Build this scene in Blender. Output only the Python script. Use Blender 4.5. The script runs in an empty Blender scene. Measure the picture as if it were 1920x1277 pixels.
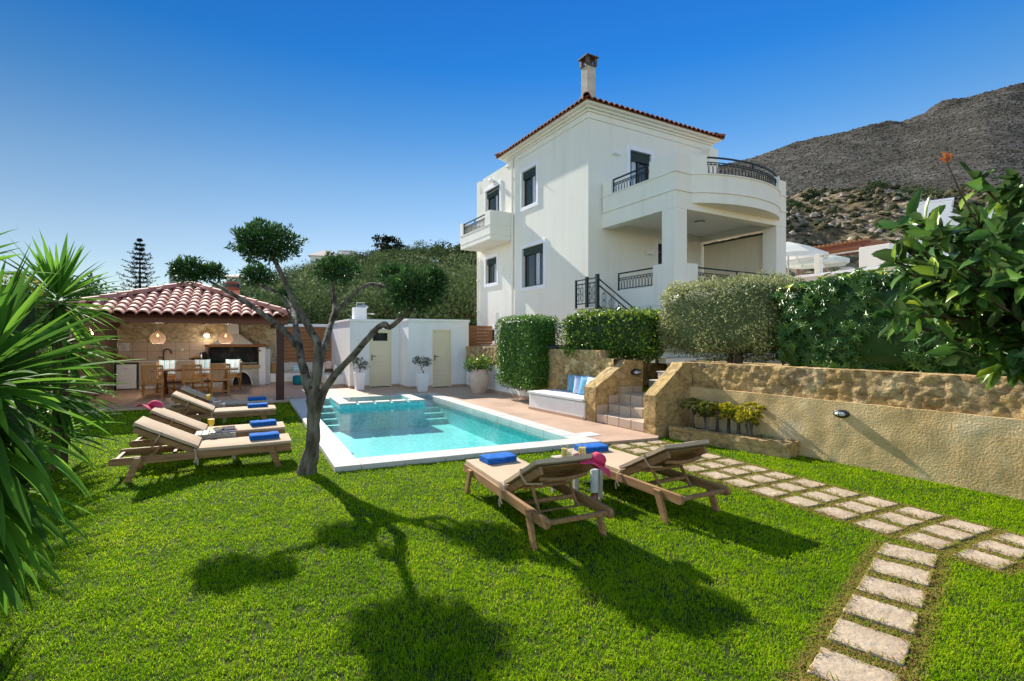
import bpy, bmesh, math, random
import numpy as np
from mathutils import Vector, Matrix, noise
random.seed(7)
RNG = np.random.default_rng(11)
SC = bpy.context.scene
COL = SC.collection
PI = math.pi
R = math.radians
FOC, CXP, CYP, EYE = 945.0, 960.0, 637.0, 1.7        # survey of the photograph: focal length, centre, eye height
DECK = 0.06


def G(px, py, z=0.0):
    """ground point seen at a pixel, on the horizontal plane z"""
    d = FOC * (EYE - z) / (py - CYP)
    return ((px - CXP) / FOC * d, d)


def A(px, py, Y):
    """point at forward distance Y seen at a pixel"""
    return ((px - CXP) / FOC * Y, Y, EYE - (py - CYP) * Y / FOC)


# ------------------------------------------------------------------ scene graph helpers
def link(o, parent=None):
    COL.objects.link(o)
    if parent is not None:
        o.parent = parent
    return o


def tag(o, label=None, cat=None, group=None, kind=None):
    if label: o['label'] = label
    if cat: o['category'] = cat
    if group: o['group'] = group
    if kind: o['kind'] = kind
    return o


def thing(name, label, cat, loc=(0, 0, 0), rotz=0.0, group=None):
    o = bpy.data.objects.new(name, None)
    o.empty_display_size = 0.1
    o.location = loc
    o.rotation_euler = (0, 0, rotz)
    link(o)
    return tag(o, label, cat, group)


def dup(o, parent=None):
    c = o.copy()
    COL.objects.link(c)
    if parent is not None:
        c.parent = parent
    for ch in list(o.children):
        dup(ch, c)
    return c


class MB:
    """collects shapes, links them as one mesh object"""
    def __init__(self):
        self.v, self.f = [], []

    def add(self, vs, fs):
        n = len(self.v)
        self.v += [tuple(p) for p in vs]
        self.f += [tuple(i + n for i in f) for f in fs]
        return self

    def box(self, x0, x1, y0, y1, z0, z1):
        return self.add([(x0, y0, z0), (x1, y0, z0), (x1, y1, z0), (x0, y1, z0), (x0, y0, z1), (x1, y0, z1), (x1, y1, z1), (x0, y1, z1)],
                        [(0, 3, 2, 1), (4, 5, 6, 7), (0, 1, 5, 4), (1, 2, 6, 5), (2, 3, 7, 6), (3, 0, 4, 7)])

    def bar(self, p, q, w, h, up=(0, 0, 1)):
        p, q = Vector(p), Vector(q)
        d = (q - p).normalized()
        s = d.cross(Vector(up))
        if s.length < 1e-4:
            s = d.cross(Vector((0, 1, 0)))
        s.normalize()
        t = s.cross(d)
        a, b = s * w / 2, t * h / 2
        return self.add([p - a - b, p + a - b, p + a + b, p - a + b, q - a - b, q + a - b, q + a + b, q - a + b],
                        [(0, 3, 2, 1), (4, 5, 6, 7), (0, 1, 5, 4), (1, 2, 6, 5), (2, 3, 7, 6), (3, 0, 4, 7)])

    def tube(self, pts, r, n=8, closed=False, jit=0.0, cap=True):
        pts = [Vector(p) for p in pts]
        m = len(pts)
        rs = [r] * m if not hasattr(r, '__len__') else list(r)
        base = len(self.v)
        ref = None
        for i in range(m):
            if closed:
                d = pts[(i + 1) % m] - pts[i - 1]
            else:
                d = pts[min(i + 1, m - 1)] - pts[max(i - 1, 0)]
            d.normalize()
            if ref is None:
                ref = d.cross(Vector((0, 0, 1)))
                if ref.length < 0.05:
                    ref = d.cross(Vector((1, 0, 0)))
            ref = ref - d * ref.dot(d)
            ref.normalize()
            b = d.cross(ref)
            for k in range(n):
                a = 2 * PI * k / n
                rr = rs[i]
                if jit:
                    q = pts[i] + (ref * math.cos(a) + b * math.sin(a)) * rr
                    rr *= 1 + jit * noise.noise(q * 9.0) + jit * .7 * noise.noise(q * 31.0)
                p = pts[i] + (ref * math.cos(a) + b * math.sin(a)) * rr
                self.v.append(tuple(p))
        seg = m if closed else m - 1
        for i in range(seg):
            for k in range(n):
                a0 = base + i * n + k
                a1 = base + i * n + (k + 1) % n
                b0 = base + ((i + 1) % m) * n + k
                b1 = base + ((i + 1) % m) * n + (k + 1) % n
                self.f.append((a0, a1, b1, b0))
        if not closed and cap:
            self.f.append(tuple(base + k for k in reversed(range(n))))
            self.f.append(tuple(base + (m - 1) * n + k for k in range(n)))
        return self

    def lathe(self, prof, n=16, c=(0, 0, 0), sx=1.0, sy=1.0, wave=0.0, nw=5):
        base = len(self.v)
        for (r, z) in prof:
            for k in range(n):
                a = 2 * PI * k / n
                rr = r
                zz = z + wave * r * r * math.sin(nw * a) if wave else z
                self.v.append((c[0] + rr * sx * math.cos(a), c[1] + rr * sy * math.sin(a), c[2] + zz))
        for i in range(len(prof) - 1):
            for k in range(n):
                self.f.append((base + i * n + k, base + i * n + (k + 1) % n, base + (i + 1) * n + (k + 1) % n, base + (i + 1) * n + k))
        if prof[0][0] > 1e-5: self.f.append(tuple(base + k for k in reversed(range(n))))
        if prof[-1][0] > 1e-5: self.f.append(tuple(base + (len(prof) - 1) * n + k for k in range(n)))
        return self

    def prism(self, poly, z0, z1):
        n = len(poly)
        vs = [(x, y, z0) for x, y in poly] + [(x, y, z1) for x, y in poly]
        fs = [tuple(reversed(range(n))), tuple(range(n, 2 * n))] + [(i, (i + 1) % n, n + (i + 1) % n, n + i) for i in range(n)]
        return self.add(vs, fs)

    def extr(self, poly3, vec):
        n = len(poly3)
        vec = Vector(vec)
        vs = [Vector(p) for p in poly3] + [Vector(p) + vec for p in poly3]
        fs = [tuple(reversed(range(n))), tuple(range(n, 2 * n))] + [(i, (i + 1) % n, n + (i + 1) % n, n + i) for i in range(n)]
        return self.add(vs, fs)

    def ribbon(self, path, z0, z1, th):
        """vertical wall of thickness th (to the left of travel) along a plan polyline"""
        n = len(path)
        P = [Vector((p[0], p[1], 0)) for p in path]
        off = []
        for i in range(n):
            d = (P[min(i + 1, n - 1)] - P[max(i - 1, 0)]).normalized()
            if 0 < i < n - 1:
                d1 = (P[i] - P[i - 1]).normalized(); d2 = (P[i + 1] - P[i]).normalized()
                k = 1 / max(.3, math.sqrt((1 + d1.dot(d2)) / 2))
            else:
                k = 1
            off.append(P[i] + Vector((-d.y, d.x, 0)) * th * k)
        vs = []
        for i in range(n):
            vs += [(P[i].x, P[i].y, z0), (off[i].x, off[i].y, z0), (off[i].x, off[i].y, z1), (P[i].x, P[i].y, z1)]
        fs = []
        for i in range(n - 1):
            a, b = 4 * i, 4 * i + 4
            for k in range(4):
                fs.append((a + k, a + (k + 1) % 4, b + (k + 1) % 4, b + k))
        fs += [(3, 2, 1, 0), (4 * n - 4, 4 * n - 3, 4 * n - 2, 4 * n - 1)]
        return self.add(vs, fs)

    def wall(self, O, ax, n, a0, a1, z0, z1, holes=(), depth=.2):
        """wall panel through O spanned by ax and z with outward normal n, holes (a0,a1,z0,z1) with reveals"""
        O, ax, n = Vector(O), Vector(ax), Vector(n)
        As = sorted({a0, a1, *[h[0] for h in holes], *[h[1] for h in holes]})
        Zs = sorted({z0, z1, *[h[2] for h in holes], *[h[3] for h in holes]})
        As = [a for a in As if a0 <= a <= a1]; Zs = [z for z in Zs if z0 <= z <= z1]
        P = lambda a, z, d=0: O + ax * a + Vector((0, 0, z)) - n * d
        for i in range(len(As) - 1):
            for j in range(len(Zs) - 1):
                am, zm = (As[i] + As[i + 1]) / 2, (Zs[j] + Zs[j + 1]) / 2
                if any(h[0] < am < h[1] and h[2] < zm < h[3] for h in holes): continue
                self.add([P(As[i], Zs[j]), P(As[i + 1], Zs[j]), P(As[i + 1], Zs[j + 1]), P(As[i], Zs[j + 1])], [(0, 1, 2, 3)])
        for h in holes:
            c = [(h[0], h[2]), (h[1], h[2]), (h[1], h[3]), (h[0], h[3])]
            for k in range(4):
                p, q = c[k], c[(k + 1) % 4]
                self.add([P(*p), P(*q), P(*q, depth), P(*p, depth)], [(0, 1, 2, 3)])
        return self

    def build(self, name, mat, parent=None, smooth=None, bevel=0.0, seg=2, recalc=True, loc=None, rotz=None, rot=None):
        me = bpy.data.meshes.new(name)
        me.from_pydata(self.v, [], self.f)
        if recalc:
            bm = bmesh.new(); bm.from_mesh(me)
            bmesh.ops.recalc_face_normals(bm, faces=bm.faces)
            bm.to_mesh(me); bm.free()
        me.materials.append(mat)
        if smooth:
            me.polygons.foreach_set('use_smooth', [True] * len(me.polygons))
            me.set_sharp_from_angle(angle=R(smooth))
        me.update()
        o = bpy.data.objects.new(name, me)
        if bevel:
            m = o.modifiers.new('bevel', 'BEVEL')
            m.width = bevel; m.segments = seg; m.limit_method = 'ANGLE'; m.angle_limit = R(40)
            m.harden_normals = False
        if loc is not None: o.location = loc
        if rotz is not None: o.rotation_euler = (0, 0, rotz)
        if rot is not None: o.rotation_euler = rot
        return link(o, parent)


def np_obj(name, V, F, mat, parent=None, attrs=None, smooth=False):
    """mesh object from numpy arrays; F is a list of (k, m) index arrays"""
    me = bpy.data.meshes.new(name)
    me.vertices.add(len(V))
    me.vertices.foreach_set('co', np.ascontiguousarray(V, dtype=np.float32).ravel())
    tot = np.concatenate([np.full(len(f), f.shape[1], dtype=np.int32) for f in F])
    idx = np.concatenate([f.ravel() for f in F]).astype(np.int32)
    me.loops.add(len(idx))
    me.loops.foreach_set('vertex_index', idx)
    me.polygons.add(len(tot))
    start = np.zeros(len(tot), dtype=np.int32); start[1:] = np.cumsum(tot)[:-1]
    me.polygons.foreach_set('loop_start', start)
    me.polygons.foreach_set('loop_total', tot)
    if smooth:
        me.polygons.foreach_set('use_smooth', np.ones(len(tot), dtype=bool))
    me.update(calc_edges=True)
    for k, a in (attrs or {}).items():
        at = me.attributes.new(k, 'FLOAT', 'POINT')
        at.data.foreach_set('value', np.ascontiguousarray(a, dtype=np.float32))
    me.materials.append(mat)
    o = bpy.data.objects.new(name, me)
    return link(o, parent)


# ------------------------------------------------------------------ leaves
TMPL = {
    'diamond': (np.array([(0, 0, 0), (.45, .5, 1), (1, 0, 0), (.45, -.5, 1)], float), [(0, 3, 2, 1)]),
    'fold': (np.array([(0, 0, 0), (.42, .5, 1), (1, 0, 0), (.42, -.5, 1)], float), [(0, 3, 2), (0, 2, 1)]),
    'oval': (np.array([(0, 0, 0), (.35, 0, 0), (.7, 0, 0), (1, 0, 0), (.3, .46, 1), (.68, .4, 1), (.3, -.46, 1), (.68, -.4, 1)], float),
             [(0, 6, 1), (0, 1, 4), (1, 6, 7, 2), (1, 2, 5, 4), (2, 7, 3), (2, 3, 5)]),
    'oblong': (np.array([(0, 0, 0), (.2, 0, 0), (.5, 0, 0), (.8, 0, 0), (1, 0, 0), (.18, .33, 1), (.5, .5, 1), (.82, .3, 1), (.18, -.33, 1), (.5, -.5, 1), (.82, -.3, 1)], float),
               [(0, 8, 1), (0, 1, 5), (1, 8, 9, 2), (1, 2, 6, 5), (2, 9, 10, 3), (2, 3, 7, 6), (3, 10, 4), (3, 4, 7)]),
}


def unit(a):
    return a / np.maximum(np.linalg.norm(a, axis=-1, keepdims=True), 1e-9)


def leaf_arrays(P, D, N, L, W, tmpl='fold', curl=.2, fold=.15):
    T, faces = TMPL[tmpl]
    n = len(P)
    X = unit(D)
    Y = unit(np.cross(N, X))
    Z = np.cross(X, Y)
    L = np.broadcast_to(L, (n,)); W = np.broadcast_to(W, (n,))
    curl = np.broadcast_to(curl, (n,))
    V = (P[:, None, :] + X[:, None, :] * (L[:, None] * T[:, 0])[:, :, None] + Y[:, None, :] * (W[:, None] * T[:, 1])[:, :, None]
         + Z[:, None, :] * ((fold * W)[:, None] * T[:, 2] - (curl * L)[:, None] * T[:, 0] ** 2)[:, :, None])
    k = len(T)
    base = (np.arange(n) * k)[:, None]
    tri = [f for f in faces if len(f) == 3]; quad = [f for f in faces if len(f) == 4]
    F = []
    if tri: F.append((base[:, :, None] + np.array(tri)[None]).reshape(-1, 3))
    if quad: F.append((base[:, :, None] + np.array(quad)[None]).reshape(-1, 4))
    return V.reshape(-1, 3), F, k


def leaves_obj(name, mat, P, D, N, L, W, tmpl='fold', curl=.2, fold=.15, parent=None, rnd=None, smooth=False, extra=None):
    """one foliage mesh; extra = (verts, quads) of twigs or inner mass joined in with rnd 0"""
    V, F, k = leaf_arrays(P, D, N, L, W, tmpl, curl, fold)
    if rnd is None: rnd = RNG.random(len(P))
    at = np.repeat(rnd, k)
    if extra is not None:
        n0 = len(V)
        V = np.concatenate([V, np.array(extra[0], float)])
        by = {}
        for f in extra[1]: by.setdefault(len(f), []).append([i + n0 for i in f])
        F = F + [np.array(x) for x in by.values()]
        at = np.concatenate([at, np.zeros(len(extra[0]))])
    return np_obj(name, V, F, mat, parent, {'rnd': at}, smooth)


def rand_dirs(n):
    return unit(RNG.normal(size=(n, 3)))


def fbm3(P, f):
    return np.array([noise.noise(Vector(p) * f) for p in P])


def blob_points(c, r, n, lump=.25, lf=3.0, shell=.3, low=-1.0):
    """points near the surface of a lumpy ellipsoid, with outward directions"""
    d = rand_dirs(int(n * 1.0))
    d = d[d[:, 2] > low]
    s = 1 + lump * np.array([noise.noise(Vector(x) * lf + Vector(c) * 3.1) for x in d])
    k = 1 - shell * RNG.random(len(d)) ** 1.6
    P = np.array(c) + d * np.array(r) * (s * k)[:, None]
    nrm = unit(d / np.array(r))
    return P, nrm


def boxy_points(size, n, p=6.0, lump=.05, lf=2.0, shell=.12, seed=0.0):
    """points near the surface of a clipped hedge: a rounded box (superellipsoid) centred on the origin"""
    sx, sy, sz = size
    ar = np.array([sy * sz, sy * sz, sx * sz, sx * sz, sx * sy, sx * sy])
    side = RNG.choice(6, size=n, p=ar / ar.sum())
    uv = RNG.random((n, 2)) * 2 - 1
    q = np.zeros((n, 3))
    for k in range(6):
        m = side == k
        ax = k // 2; s = 1 if k % 2 else -1
        o = [i for i in range(3) if i != ax]
        q[m, ax] = s; q[m, o[0]] = uv[m, 0]; q[m, o[1]] = uv[m, 1]
    nn = (np.abs(q) ** p).sum(1) ** (1 / p)
    q = q / nn[:, None]
    nrm = unit(np.sign(q) * np.abs(q) ** (p - 1) / (np.array(size)))
    P = q * np.array(size) / 2
    l = np.array([noise.noise(Vector(x) * lf + Vector((seed, 0, 0))) + .5 * noise.noise(Vector(x) * lf * 2.7 + Vector((seed, 5, 0))) for x in P])
    P = P + nrm * (lump * l - shell * RNG.random(n) ** 1.5)[:, None]
    return P, nrm


def superbox(size, inset=.08, p=5.0, n=9):
    """inner mass of a hedge: the same rounded box as boxy_points, set in by `inset`, as verts, quads"""
    vs, fs = [], []
    hs = [s_ / 2 - inset for s_ in size]
    for ax in range(3):
        for sg in (-1, 1):
            b = len(vs)
            o = [k for k in range(3) if k != ax]
            for i in range(n + 1):
                for j in range(n + 1):
                    q = [0, 0, 0]
                    q[ax] = sg; q[o[0]] = 2 * i / n - 1; q[o[1]] = 2 * j / n - 1
                    nn = sum(abs(c) ** p for c in q) ** (1 / p)
                    vs.append(tuple(q[k] / nn * hs[k] for k in range(3)))
            for i in range(n):
                for j in range(n):
                    fs.append((b + i * (n + 1) + j, b + (i + 1) * (n + 1) + j, b + (i + 1) * (n + 1) + j + 1, b + i * (n + 1) + j + 1))
    return vs, fs


def inpoly(P, poly):
    x, y = P[:, 0], P[:, 1]
    r = np.zeros(len(P), bool)
    n = len(poly)
    j = n - 1
    for i in range(n):
        xi, yi = poly[i]; xj, yj = poly[j]
        c = ((yi > y) != (yj > y)) & (x < (xj - xi) * (y - yi) / (yj - yi + 1e-12) + xi)
        r ^= c
        j = i
    return r


# ------------------------------------------------------------------ materials
class NT:
    def __init__(self, name):
        self.m = bpy.data.materials.new(name)
        self.m.use_nodes = True
        self.t = self.m.node_tree
        self.n = self.t.nodes
        self.b = self.n['Principled BSDF']
        self.out = self.n['Material Output']

    def N(self, typ, **kw):
        nd = self.n.new(typ)
        for k, v in kw.items():
            if hasattr(nd, k): setattr(nd, k, v)
            else: nd.inputs[k.replace('_', ' ')].default_value = v
        return nd

    def L(self, a, b):
        self.t.links.new(a, b)


def rgba(c): return (c[0], c[1], c[2], 1)


def ramp(nt, src, stops):
    r = nt.N('ShaderNodeValToRGB')
    el = r.color_ramp.elements
    while len(el) < len(stops): el.new(0.5)
    for e, (p, c) in zip(el, stops):
        e.position = p; e.color = rgba(c)
    nt.L(src, r.inputs['Fac'])
    return r


def mixc(nt, fac, a, b, mode='MIX'):
    m = nt.N('ShaderNodeMix', data_type='RGBA', blend_type=mode)
    for s, i in ((fac, 0), (a, 6), (b, 7)):
        if isinstance(s, (int, float)): m.inputs[i].default_value = s
        elif isinstance(s, tuple): m.inputs[i].default_value = rgba(s)
        else: nt.L(s, m.inputs[i])
    return m.outputs[2]


def coords(nt, kind='Object', scale=(1, 1, 1), rnd=False, rot=(0, 0, 0)):
    tc = nt.N('ShaderNodeTexCoord')
    mp = nt.N('ShaderNodeMapping')
    mp.inputs['Scale'].default_value = scale
    mp.inputs['Rotation'].default_value = rot
    nt.L(tc.outputs[kind], mp.inputs['Vector'])
    if rnd:
        oi = nt.N('ShaderNodeObjectInfo')
        ml = nt.N('ShaderNodeMath', operation='MULTIPLY'); ml.inputs[1].default_value = 37.0
        nt.L(oi.outputs['Random'], ml.inputs[0])
        nt.L(ml.outputs[0], mp.inputs['Location'])
    return mp.outputs['Vector']


def noise_n(nt, vec, scale, detail=5, rough=.55):
    n = nt.N('ShaderNodeTexNoise')
    n.inputs['Scale'].default_value = scale; n.inputs['Detail'].default_value = detail; n.inputs['Roughness'].default_value = rough
    nt.L(vec, n.inputs['Vector'])
    return n.outputs['Fac']


def bump(nt, h, strength=.3, dist=.01, prev=None):
    b = nt.N('ShaderNodeBump')
    b.inputs['Strength'].default_value = strength; b.inputs['Distance'].default_value = dist
    nt.L(h, b.inputs['Height'])
    if prev is not None: nt.L(prev, b.inputs['Normal'])
    return b.outputs['Normal']


def pbr(name, stops, scale=6.0, rough=.7, spec=.4, bumps=(), metallic=0.0, stretch=(1, 1, 1), rnd=True, detail=6, coat=0.0, rough2=None):
    """surface whose colour wanders over `stops` with noise; bumps = [(scale, strength, distance)]"""
    nt = NT(name)
    v = coords(nt, 'Object', stretch, rnd)
    if isinstance(stops, tuple): stops = [(0, stops), (1, stops)]
    f = noise_n(nt, v, scale, detail)
    r = ramp(nt, f, stops)
    nt.L(r.outputs['Color'], nt.b.inputs['Base Color'])
    nt.b.inputs['Roughness'].default_value = rough
    if rough2 is not None:
        mr = nt.N('ShaderNodeMapRange'); mr.inputs['From Min'].default_value = .3; mr.inputs['From Max'].default_value = .7
        mr.inputs['To Min'].default_value = rough; mr.inputs['To Max'].default_value = rough2
        nt.L(f, mr.inputs['Value']); nt.L(mr.outputs[0], nt.b.inputs['Roughness'])
    nt.b.inputs['Specular IOR Level'].default_value = spec
    nt.b.inputs['Metallic'].default_value = metallic
    nt.b.inputs['Coat Weight'].default_value = coat
    nrm = None
    for (s, st, d) in bumps:
        nrm = bump(nt, noise_n(nt, v, s, 4), st, d, nrm)
    if nrm is not None: nt.L(nrm, nt.b.inputs['Normal'])
    return nt.m


def leafmat(name, stops, trans=.35, rough=.45, spec=.35, tcol=None, under=None):
    """leaf: colour by the leaf's own random value, part of the light passes through"""
    nt = NT(name)
    at = nt.N('ShaderNodeAttribute', attribute_name='rnd')
    r = ramp(nt, at.outputs['Fac'], stops)
    col = r.outputs['Color']
    if under is not None:
        ge = nt.N('ShaderNodeNewGeometry')
        col = mixc(nt, ge.outputs['Backfacing'], col, under)
    nt.L(col, nt.b.inputs['Base Color'])
    nt.b.inputs['Roughness'].default_value = rough
    nt.b.inputs['Specular IOR Level'].default_value = spec
    tr = nt.N('ShaderNodeBsdfTranslucent')
    if tcol is not None:
        nt.L(mixc(nt, 1.0, col, tcol, 'MULTIPLY'), tr.inputs['Color'])
    else:
        nt.L(col, tr.inputs['Color'])
    mx = nt.N('ShaderNodeMixShader'); mx.inputs[0].default_value = trans
    nt.L(nt.b.outputs[0], mx.inputs[1]); nt.L(tr.outputs[0], mx.inputs[2])
    nt.L(mx.outputs[0], nt.out.inputs['Surface'])
    return nt.m


def woodmat(name, c1, c2, axis=0, scale=3.0, rough=.6, spec=.3, bumpst=.25):
    nt = NT(name)
    st = [14, 14, 14]; st[axis] = 1.0
    v = coords(nt, 'Object', tuple(st), True)
    f = noise_n(nt, v, scale, 6, .6)
    g = noise_n(nt, v, scale * 6, 3, .6)
    r = ramp(nt, f, [(.3, c1), (.72, c2)])
    nt.L(mixc(nt, g, r.outputs['Color'], tuple(x * .62 for x in c1), 'MIX') if False else r.outputs['Color'], nt.b.inputs['Base Color'])
    nt.b.inputs['Roughness'].default_value = rough
    nt.b.inputs['Specular IOR Level'].default_value = spec
    nt.L(bump(nt, g, bumpst, .004), nt.b.inputs['Normal'])
    return nt.m


def schlick(nt, f0=.02, normal=None, p=5.0):
    """mirror share at grazing angles, the same from both sides of the surface"""
    lw_ = nt.N('ShaderNodeLayerWeight'); lw_.inputs['Blend'].default_value = .5
    if normal is not None: nt.L(normal, lw_.inputs['Normal'])
    pw_ = nt.N('ShaderNodeMath', operation='POWER'); pw_.inputs[1].default_value = p
    nt.L(lw_.outputs['Facing'], pw_.inputs[0])
    ma = nt.N('ShaderNodeMath', operation='MULTIPLY_ADD'); ma.inputs[1].default_value = 1 - f0; ma.inputs[2].default_value = f0
    nt.L(pw_.outputs[0], ma.inputs[0])
    return ma.outputs[0]


def glassmat(name, tint=(.95, .98, .97), glossy=.0):
    """thin clear glass: mostly passes light, mirrors at grazing angles"""
    nt = NT(name)
    nt.n.remove(nt.b)
    tr = nt.N('ShaderNodeBsdfTransparent'); tr.inputs['Color'].default_value = rgba(tint)
    gl = nt.N('ShaderNodeBsdfGlossy'); gl.inputs['Roughness'].default_value = .03
    fo = schlick(nt, .04 + glossy)
    mx = nt.N('ShaderNodeMixShader')
    nt.L(fo, mx.inputs[0]); nt.L(tr.outputs[0], mx.inputs[1]); nt.L(gl.outputs[0], mx.inputs[2])
    nt.L(mx.outputs[0], nt.out.inputs['Surface'])
    return nt.m


def emit(name, col, s):
    nt = NT(name)
    nt.b.inputs['Base Color'].default_value = rgba(col)
    nt.b.inputs['Emission Color'].default_value = rgba(col)
    nt.b.inputs['Emission Strength'].default_value = s
    return nt.m
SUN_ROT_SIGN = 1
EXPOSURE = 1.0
SKY_TOP_FILL = (1.25, 1.14, 1.02)
SKY_BACK_FILL = (1.22, 1.0, .83)
# ------------------------------------------------------------------ camera, sun, sky
SUN_AZ, SUN_EL = 36.2, 33.0         # degrees left of straight ahead, above the horizon
cam = bpy.data.cameras.new('camera')
cam.sensor_width = 36.0
cam.lens = FOC / 1920 * 36
cam.shift_y = -1.5 / 1920
cam.clip_start = 0.05; cam.clip_end = 4000
camo = bpy.data.objects.new('camera', cam)
camo.location = (0, 0, EYE); camo.rotation_euler = (R(90), 0, 0)
COL.objects.link(camo)
SC.camera = camo
SDIR = Vector((-math.sin(R(SUN_AZ)) * math.cos(R(SUN_EL)), math.cos(R(SUN_AZ)) * math.cos(R(SUN_EL)), math.sin(R(SUN_EL))))
sl = bpy.data.lights.new('sun', 'SUN')
sl.energy = 4.7; sl.angle = R(.55); sl.color = (1.0, .94, .83)
slo = bpy.data.objects.new('sun', sl)
slo.rotation_euler = SDIR.to_track_quat('Z', 'Y').to_euler()
slo.location = (-8, 12, 20)
COL.objects.link(slo)
W = bpy.data.worlds.new('World'); SC.world = W
W.use_nodes = True
wt = W.node_tree
bg = wt.nodes['Background']
sky = wt.nodes.new('ShaderNodeTexSky')
sky.sky_type = 'NISHITA'; sky.sun_disc = False
sky.sun_elevation = R(SUN_EL); sky.sun_rotation = R(SUN_ROT_SIGN * SUN_AZ)
sky.altitude = 0; sky.air_density = 1.0; sky.dust_density = 0.0; sky.ozone_density = 4.0
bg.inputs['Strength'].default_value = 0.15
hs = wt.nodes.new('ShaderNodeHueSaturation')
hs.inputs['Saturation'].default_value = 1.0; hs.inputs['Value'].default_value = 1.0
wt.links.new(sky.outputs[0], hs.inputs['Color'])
# clear deep blue low sky, paling towards the horizon, with brightness added high overhead as unseen fill light
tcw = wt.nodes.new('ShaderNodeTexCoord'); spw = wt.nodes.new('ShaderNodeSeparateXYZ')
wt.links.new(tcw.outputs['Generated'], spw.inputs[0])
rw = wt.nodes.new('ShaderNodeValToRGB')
SKY_STOPS = [(0, (.64, .56, .50)), (.177, (.59, .53, .485)), (.28, (.43, .49, .49)), (.38, (.20, .40, .50)), (.47, (.068, .325, .53)), (.57, (.055, .29, .53)), (.72, SKY_TOP_FILL), (1, SKY_TOP_FILL)]
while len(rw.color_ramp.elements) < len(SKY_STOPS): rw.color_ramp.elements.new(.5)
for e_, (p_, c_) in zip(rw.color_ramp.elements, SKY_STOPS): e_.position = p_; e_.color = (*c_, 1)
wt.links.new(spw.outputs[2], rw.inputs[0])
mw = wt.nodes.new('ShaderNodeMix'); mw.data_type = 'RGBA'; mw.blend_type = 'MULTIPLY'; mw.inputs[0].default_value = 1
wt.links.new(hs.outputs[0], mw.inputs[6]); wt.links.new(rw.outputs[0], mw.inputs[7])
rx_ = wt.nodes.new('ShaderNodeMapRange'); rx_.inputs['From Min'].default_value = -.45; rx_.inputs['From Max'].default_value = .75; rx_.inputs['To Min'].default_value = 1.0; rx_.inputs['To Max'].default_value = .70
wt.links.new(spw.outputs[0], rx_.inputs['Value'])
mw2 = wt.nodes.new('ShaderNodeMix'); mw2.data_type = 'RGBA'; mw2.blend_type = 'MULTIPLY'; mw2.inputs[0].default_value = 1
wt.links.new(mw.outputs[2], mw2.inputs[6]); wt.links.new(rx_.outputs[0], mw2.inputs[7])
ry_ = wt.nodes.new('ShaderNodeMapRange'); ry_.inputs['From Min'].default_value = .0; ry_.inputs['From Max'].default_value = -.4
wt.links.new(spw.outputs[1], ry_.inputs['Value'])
mw3 = wt.nodes.new('ShaderNodeMix'); mw3.data_type = 'RGBA'; mw3.blend_type = 'MULTIPLY'; mw3.inputs[0].default_value = 1; mw3.inputs[7].default_value = (*SKY_BACK_FILL, 1)  # sky behind the camera brightened, added as fill for shaded fronts
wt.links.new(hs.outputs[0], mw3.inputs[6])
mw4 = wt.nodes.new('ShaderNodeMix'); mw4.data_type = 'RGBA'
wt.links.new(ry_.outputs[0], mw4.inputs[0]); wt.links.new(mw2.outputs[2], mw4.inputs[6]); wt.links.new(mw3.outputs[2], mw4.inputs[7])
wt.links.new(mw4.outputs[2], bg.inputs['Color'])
SC.view_settings.view_transform = 'Standard'
SC.view_settings.look = 'None'
SC.view_settings.exposure = EXPOSURE
SC.view_settings.gamma = 1.0
SC.cycles.max_bounces = 10
SC.cycles.transparent_max_bounces = 24
SC.cycles.use_denoising = True
SC.cycles.caustics_reflective = False
SC.cycles.caustics_refractive = False

# ------------------------------------------------------------------ shared materials
M = {}
M['house_plaster'] = pbr('house_plaster', [(.24, (.735, .71, .635)), (.42, (.81, .785, .71)), (.6, (.83, .805, .73)), (.78, (.85, .825, .755))], 1.3, .85, .25, [(60, .12, .003), (4, .10, .012)], rnd=False, stretch=(1.6, 1.6, .30))
M['white_plaster'] = pbr('white_plaster', [(.25, (.755, .745, .71)), (.5, (.83, .82, .79)), (.75, (.86, .85, .82))], 1.6, .85, .25, [(45, .15, .004), (3, .1, .01)], rnd=False, stretch=(1.6, 1.6, .35))
M['white_trim'] = pbr('white_trim', [(.3, (.80, .81, .86)), (.7, (.85, .86, .90))], 3, .7, .3)
M['green_metal'] = pbr('green_metal', (.010, .026, .027), 5, .5, .3)
M['dark_frame'] = pbr('dark_frame', [(.3, (.012, .024, .022)), (.7, (.018, .034, .03))], 8, .4, .5)
M['shutter'] = pbr('shutter', [(.3, (.016, .034, .03)), (.7, (.022, .045, .038))], 5, .5, .4)
M['pane'] = pbr('pane', (.012, .018, .025), 2, .04, .9)
M['curtain_reflection'] = pbr('curtain_reflection', [(.3, (.45, .50, .56)), (.7, (.6, .64, .7))], 6, .8, .2, stretch=(8, 8, .5))
M['clear_glass'] = glassmat('clear_glass')
M['black_iron'] = pbr('black_iron', (.014, .015, .017), 8, .45, .5)
M['steel'] = pbr('steel', (.55, .56, .57), 8, .28, .5, metallic=1.0)
M['white_gloss'] = pbr('white_gloss', [(.3, (.80, .81, .82)), (.7, (.84, .85, .86))], 3, .3, .5)
M['terracotta_tile'] = pbr('terracotta_tile', [(.2, (.20, .060, .032)), (.5, (.29, .095, .05)), (.8, (.38, .15, .085))], 2.4, .75, .3, [(40, .3, .004)], rnd=False)
M['pale_roof_tile'] = pbr('pale_roof_tile', [(.2, (.36, .13, .085)), (.5, (.50, .20, .14)), (.8, (.62, .31, .23))], 3.0, .7, .3, [(40, .3, .004)], rnd=False)
M['teak'] = woodmat('teak', (.46, .20, .055), (.68, .345, .11), 2, 2.0, .5)
M['weathered_wood'] = woodmat('weathered_wood', (.19, .098, .040), (.40, .225, .098), 0, 2.2, .65)
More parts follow.
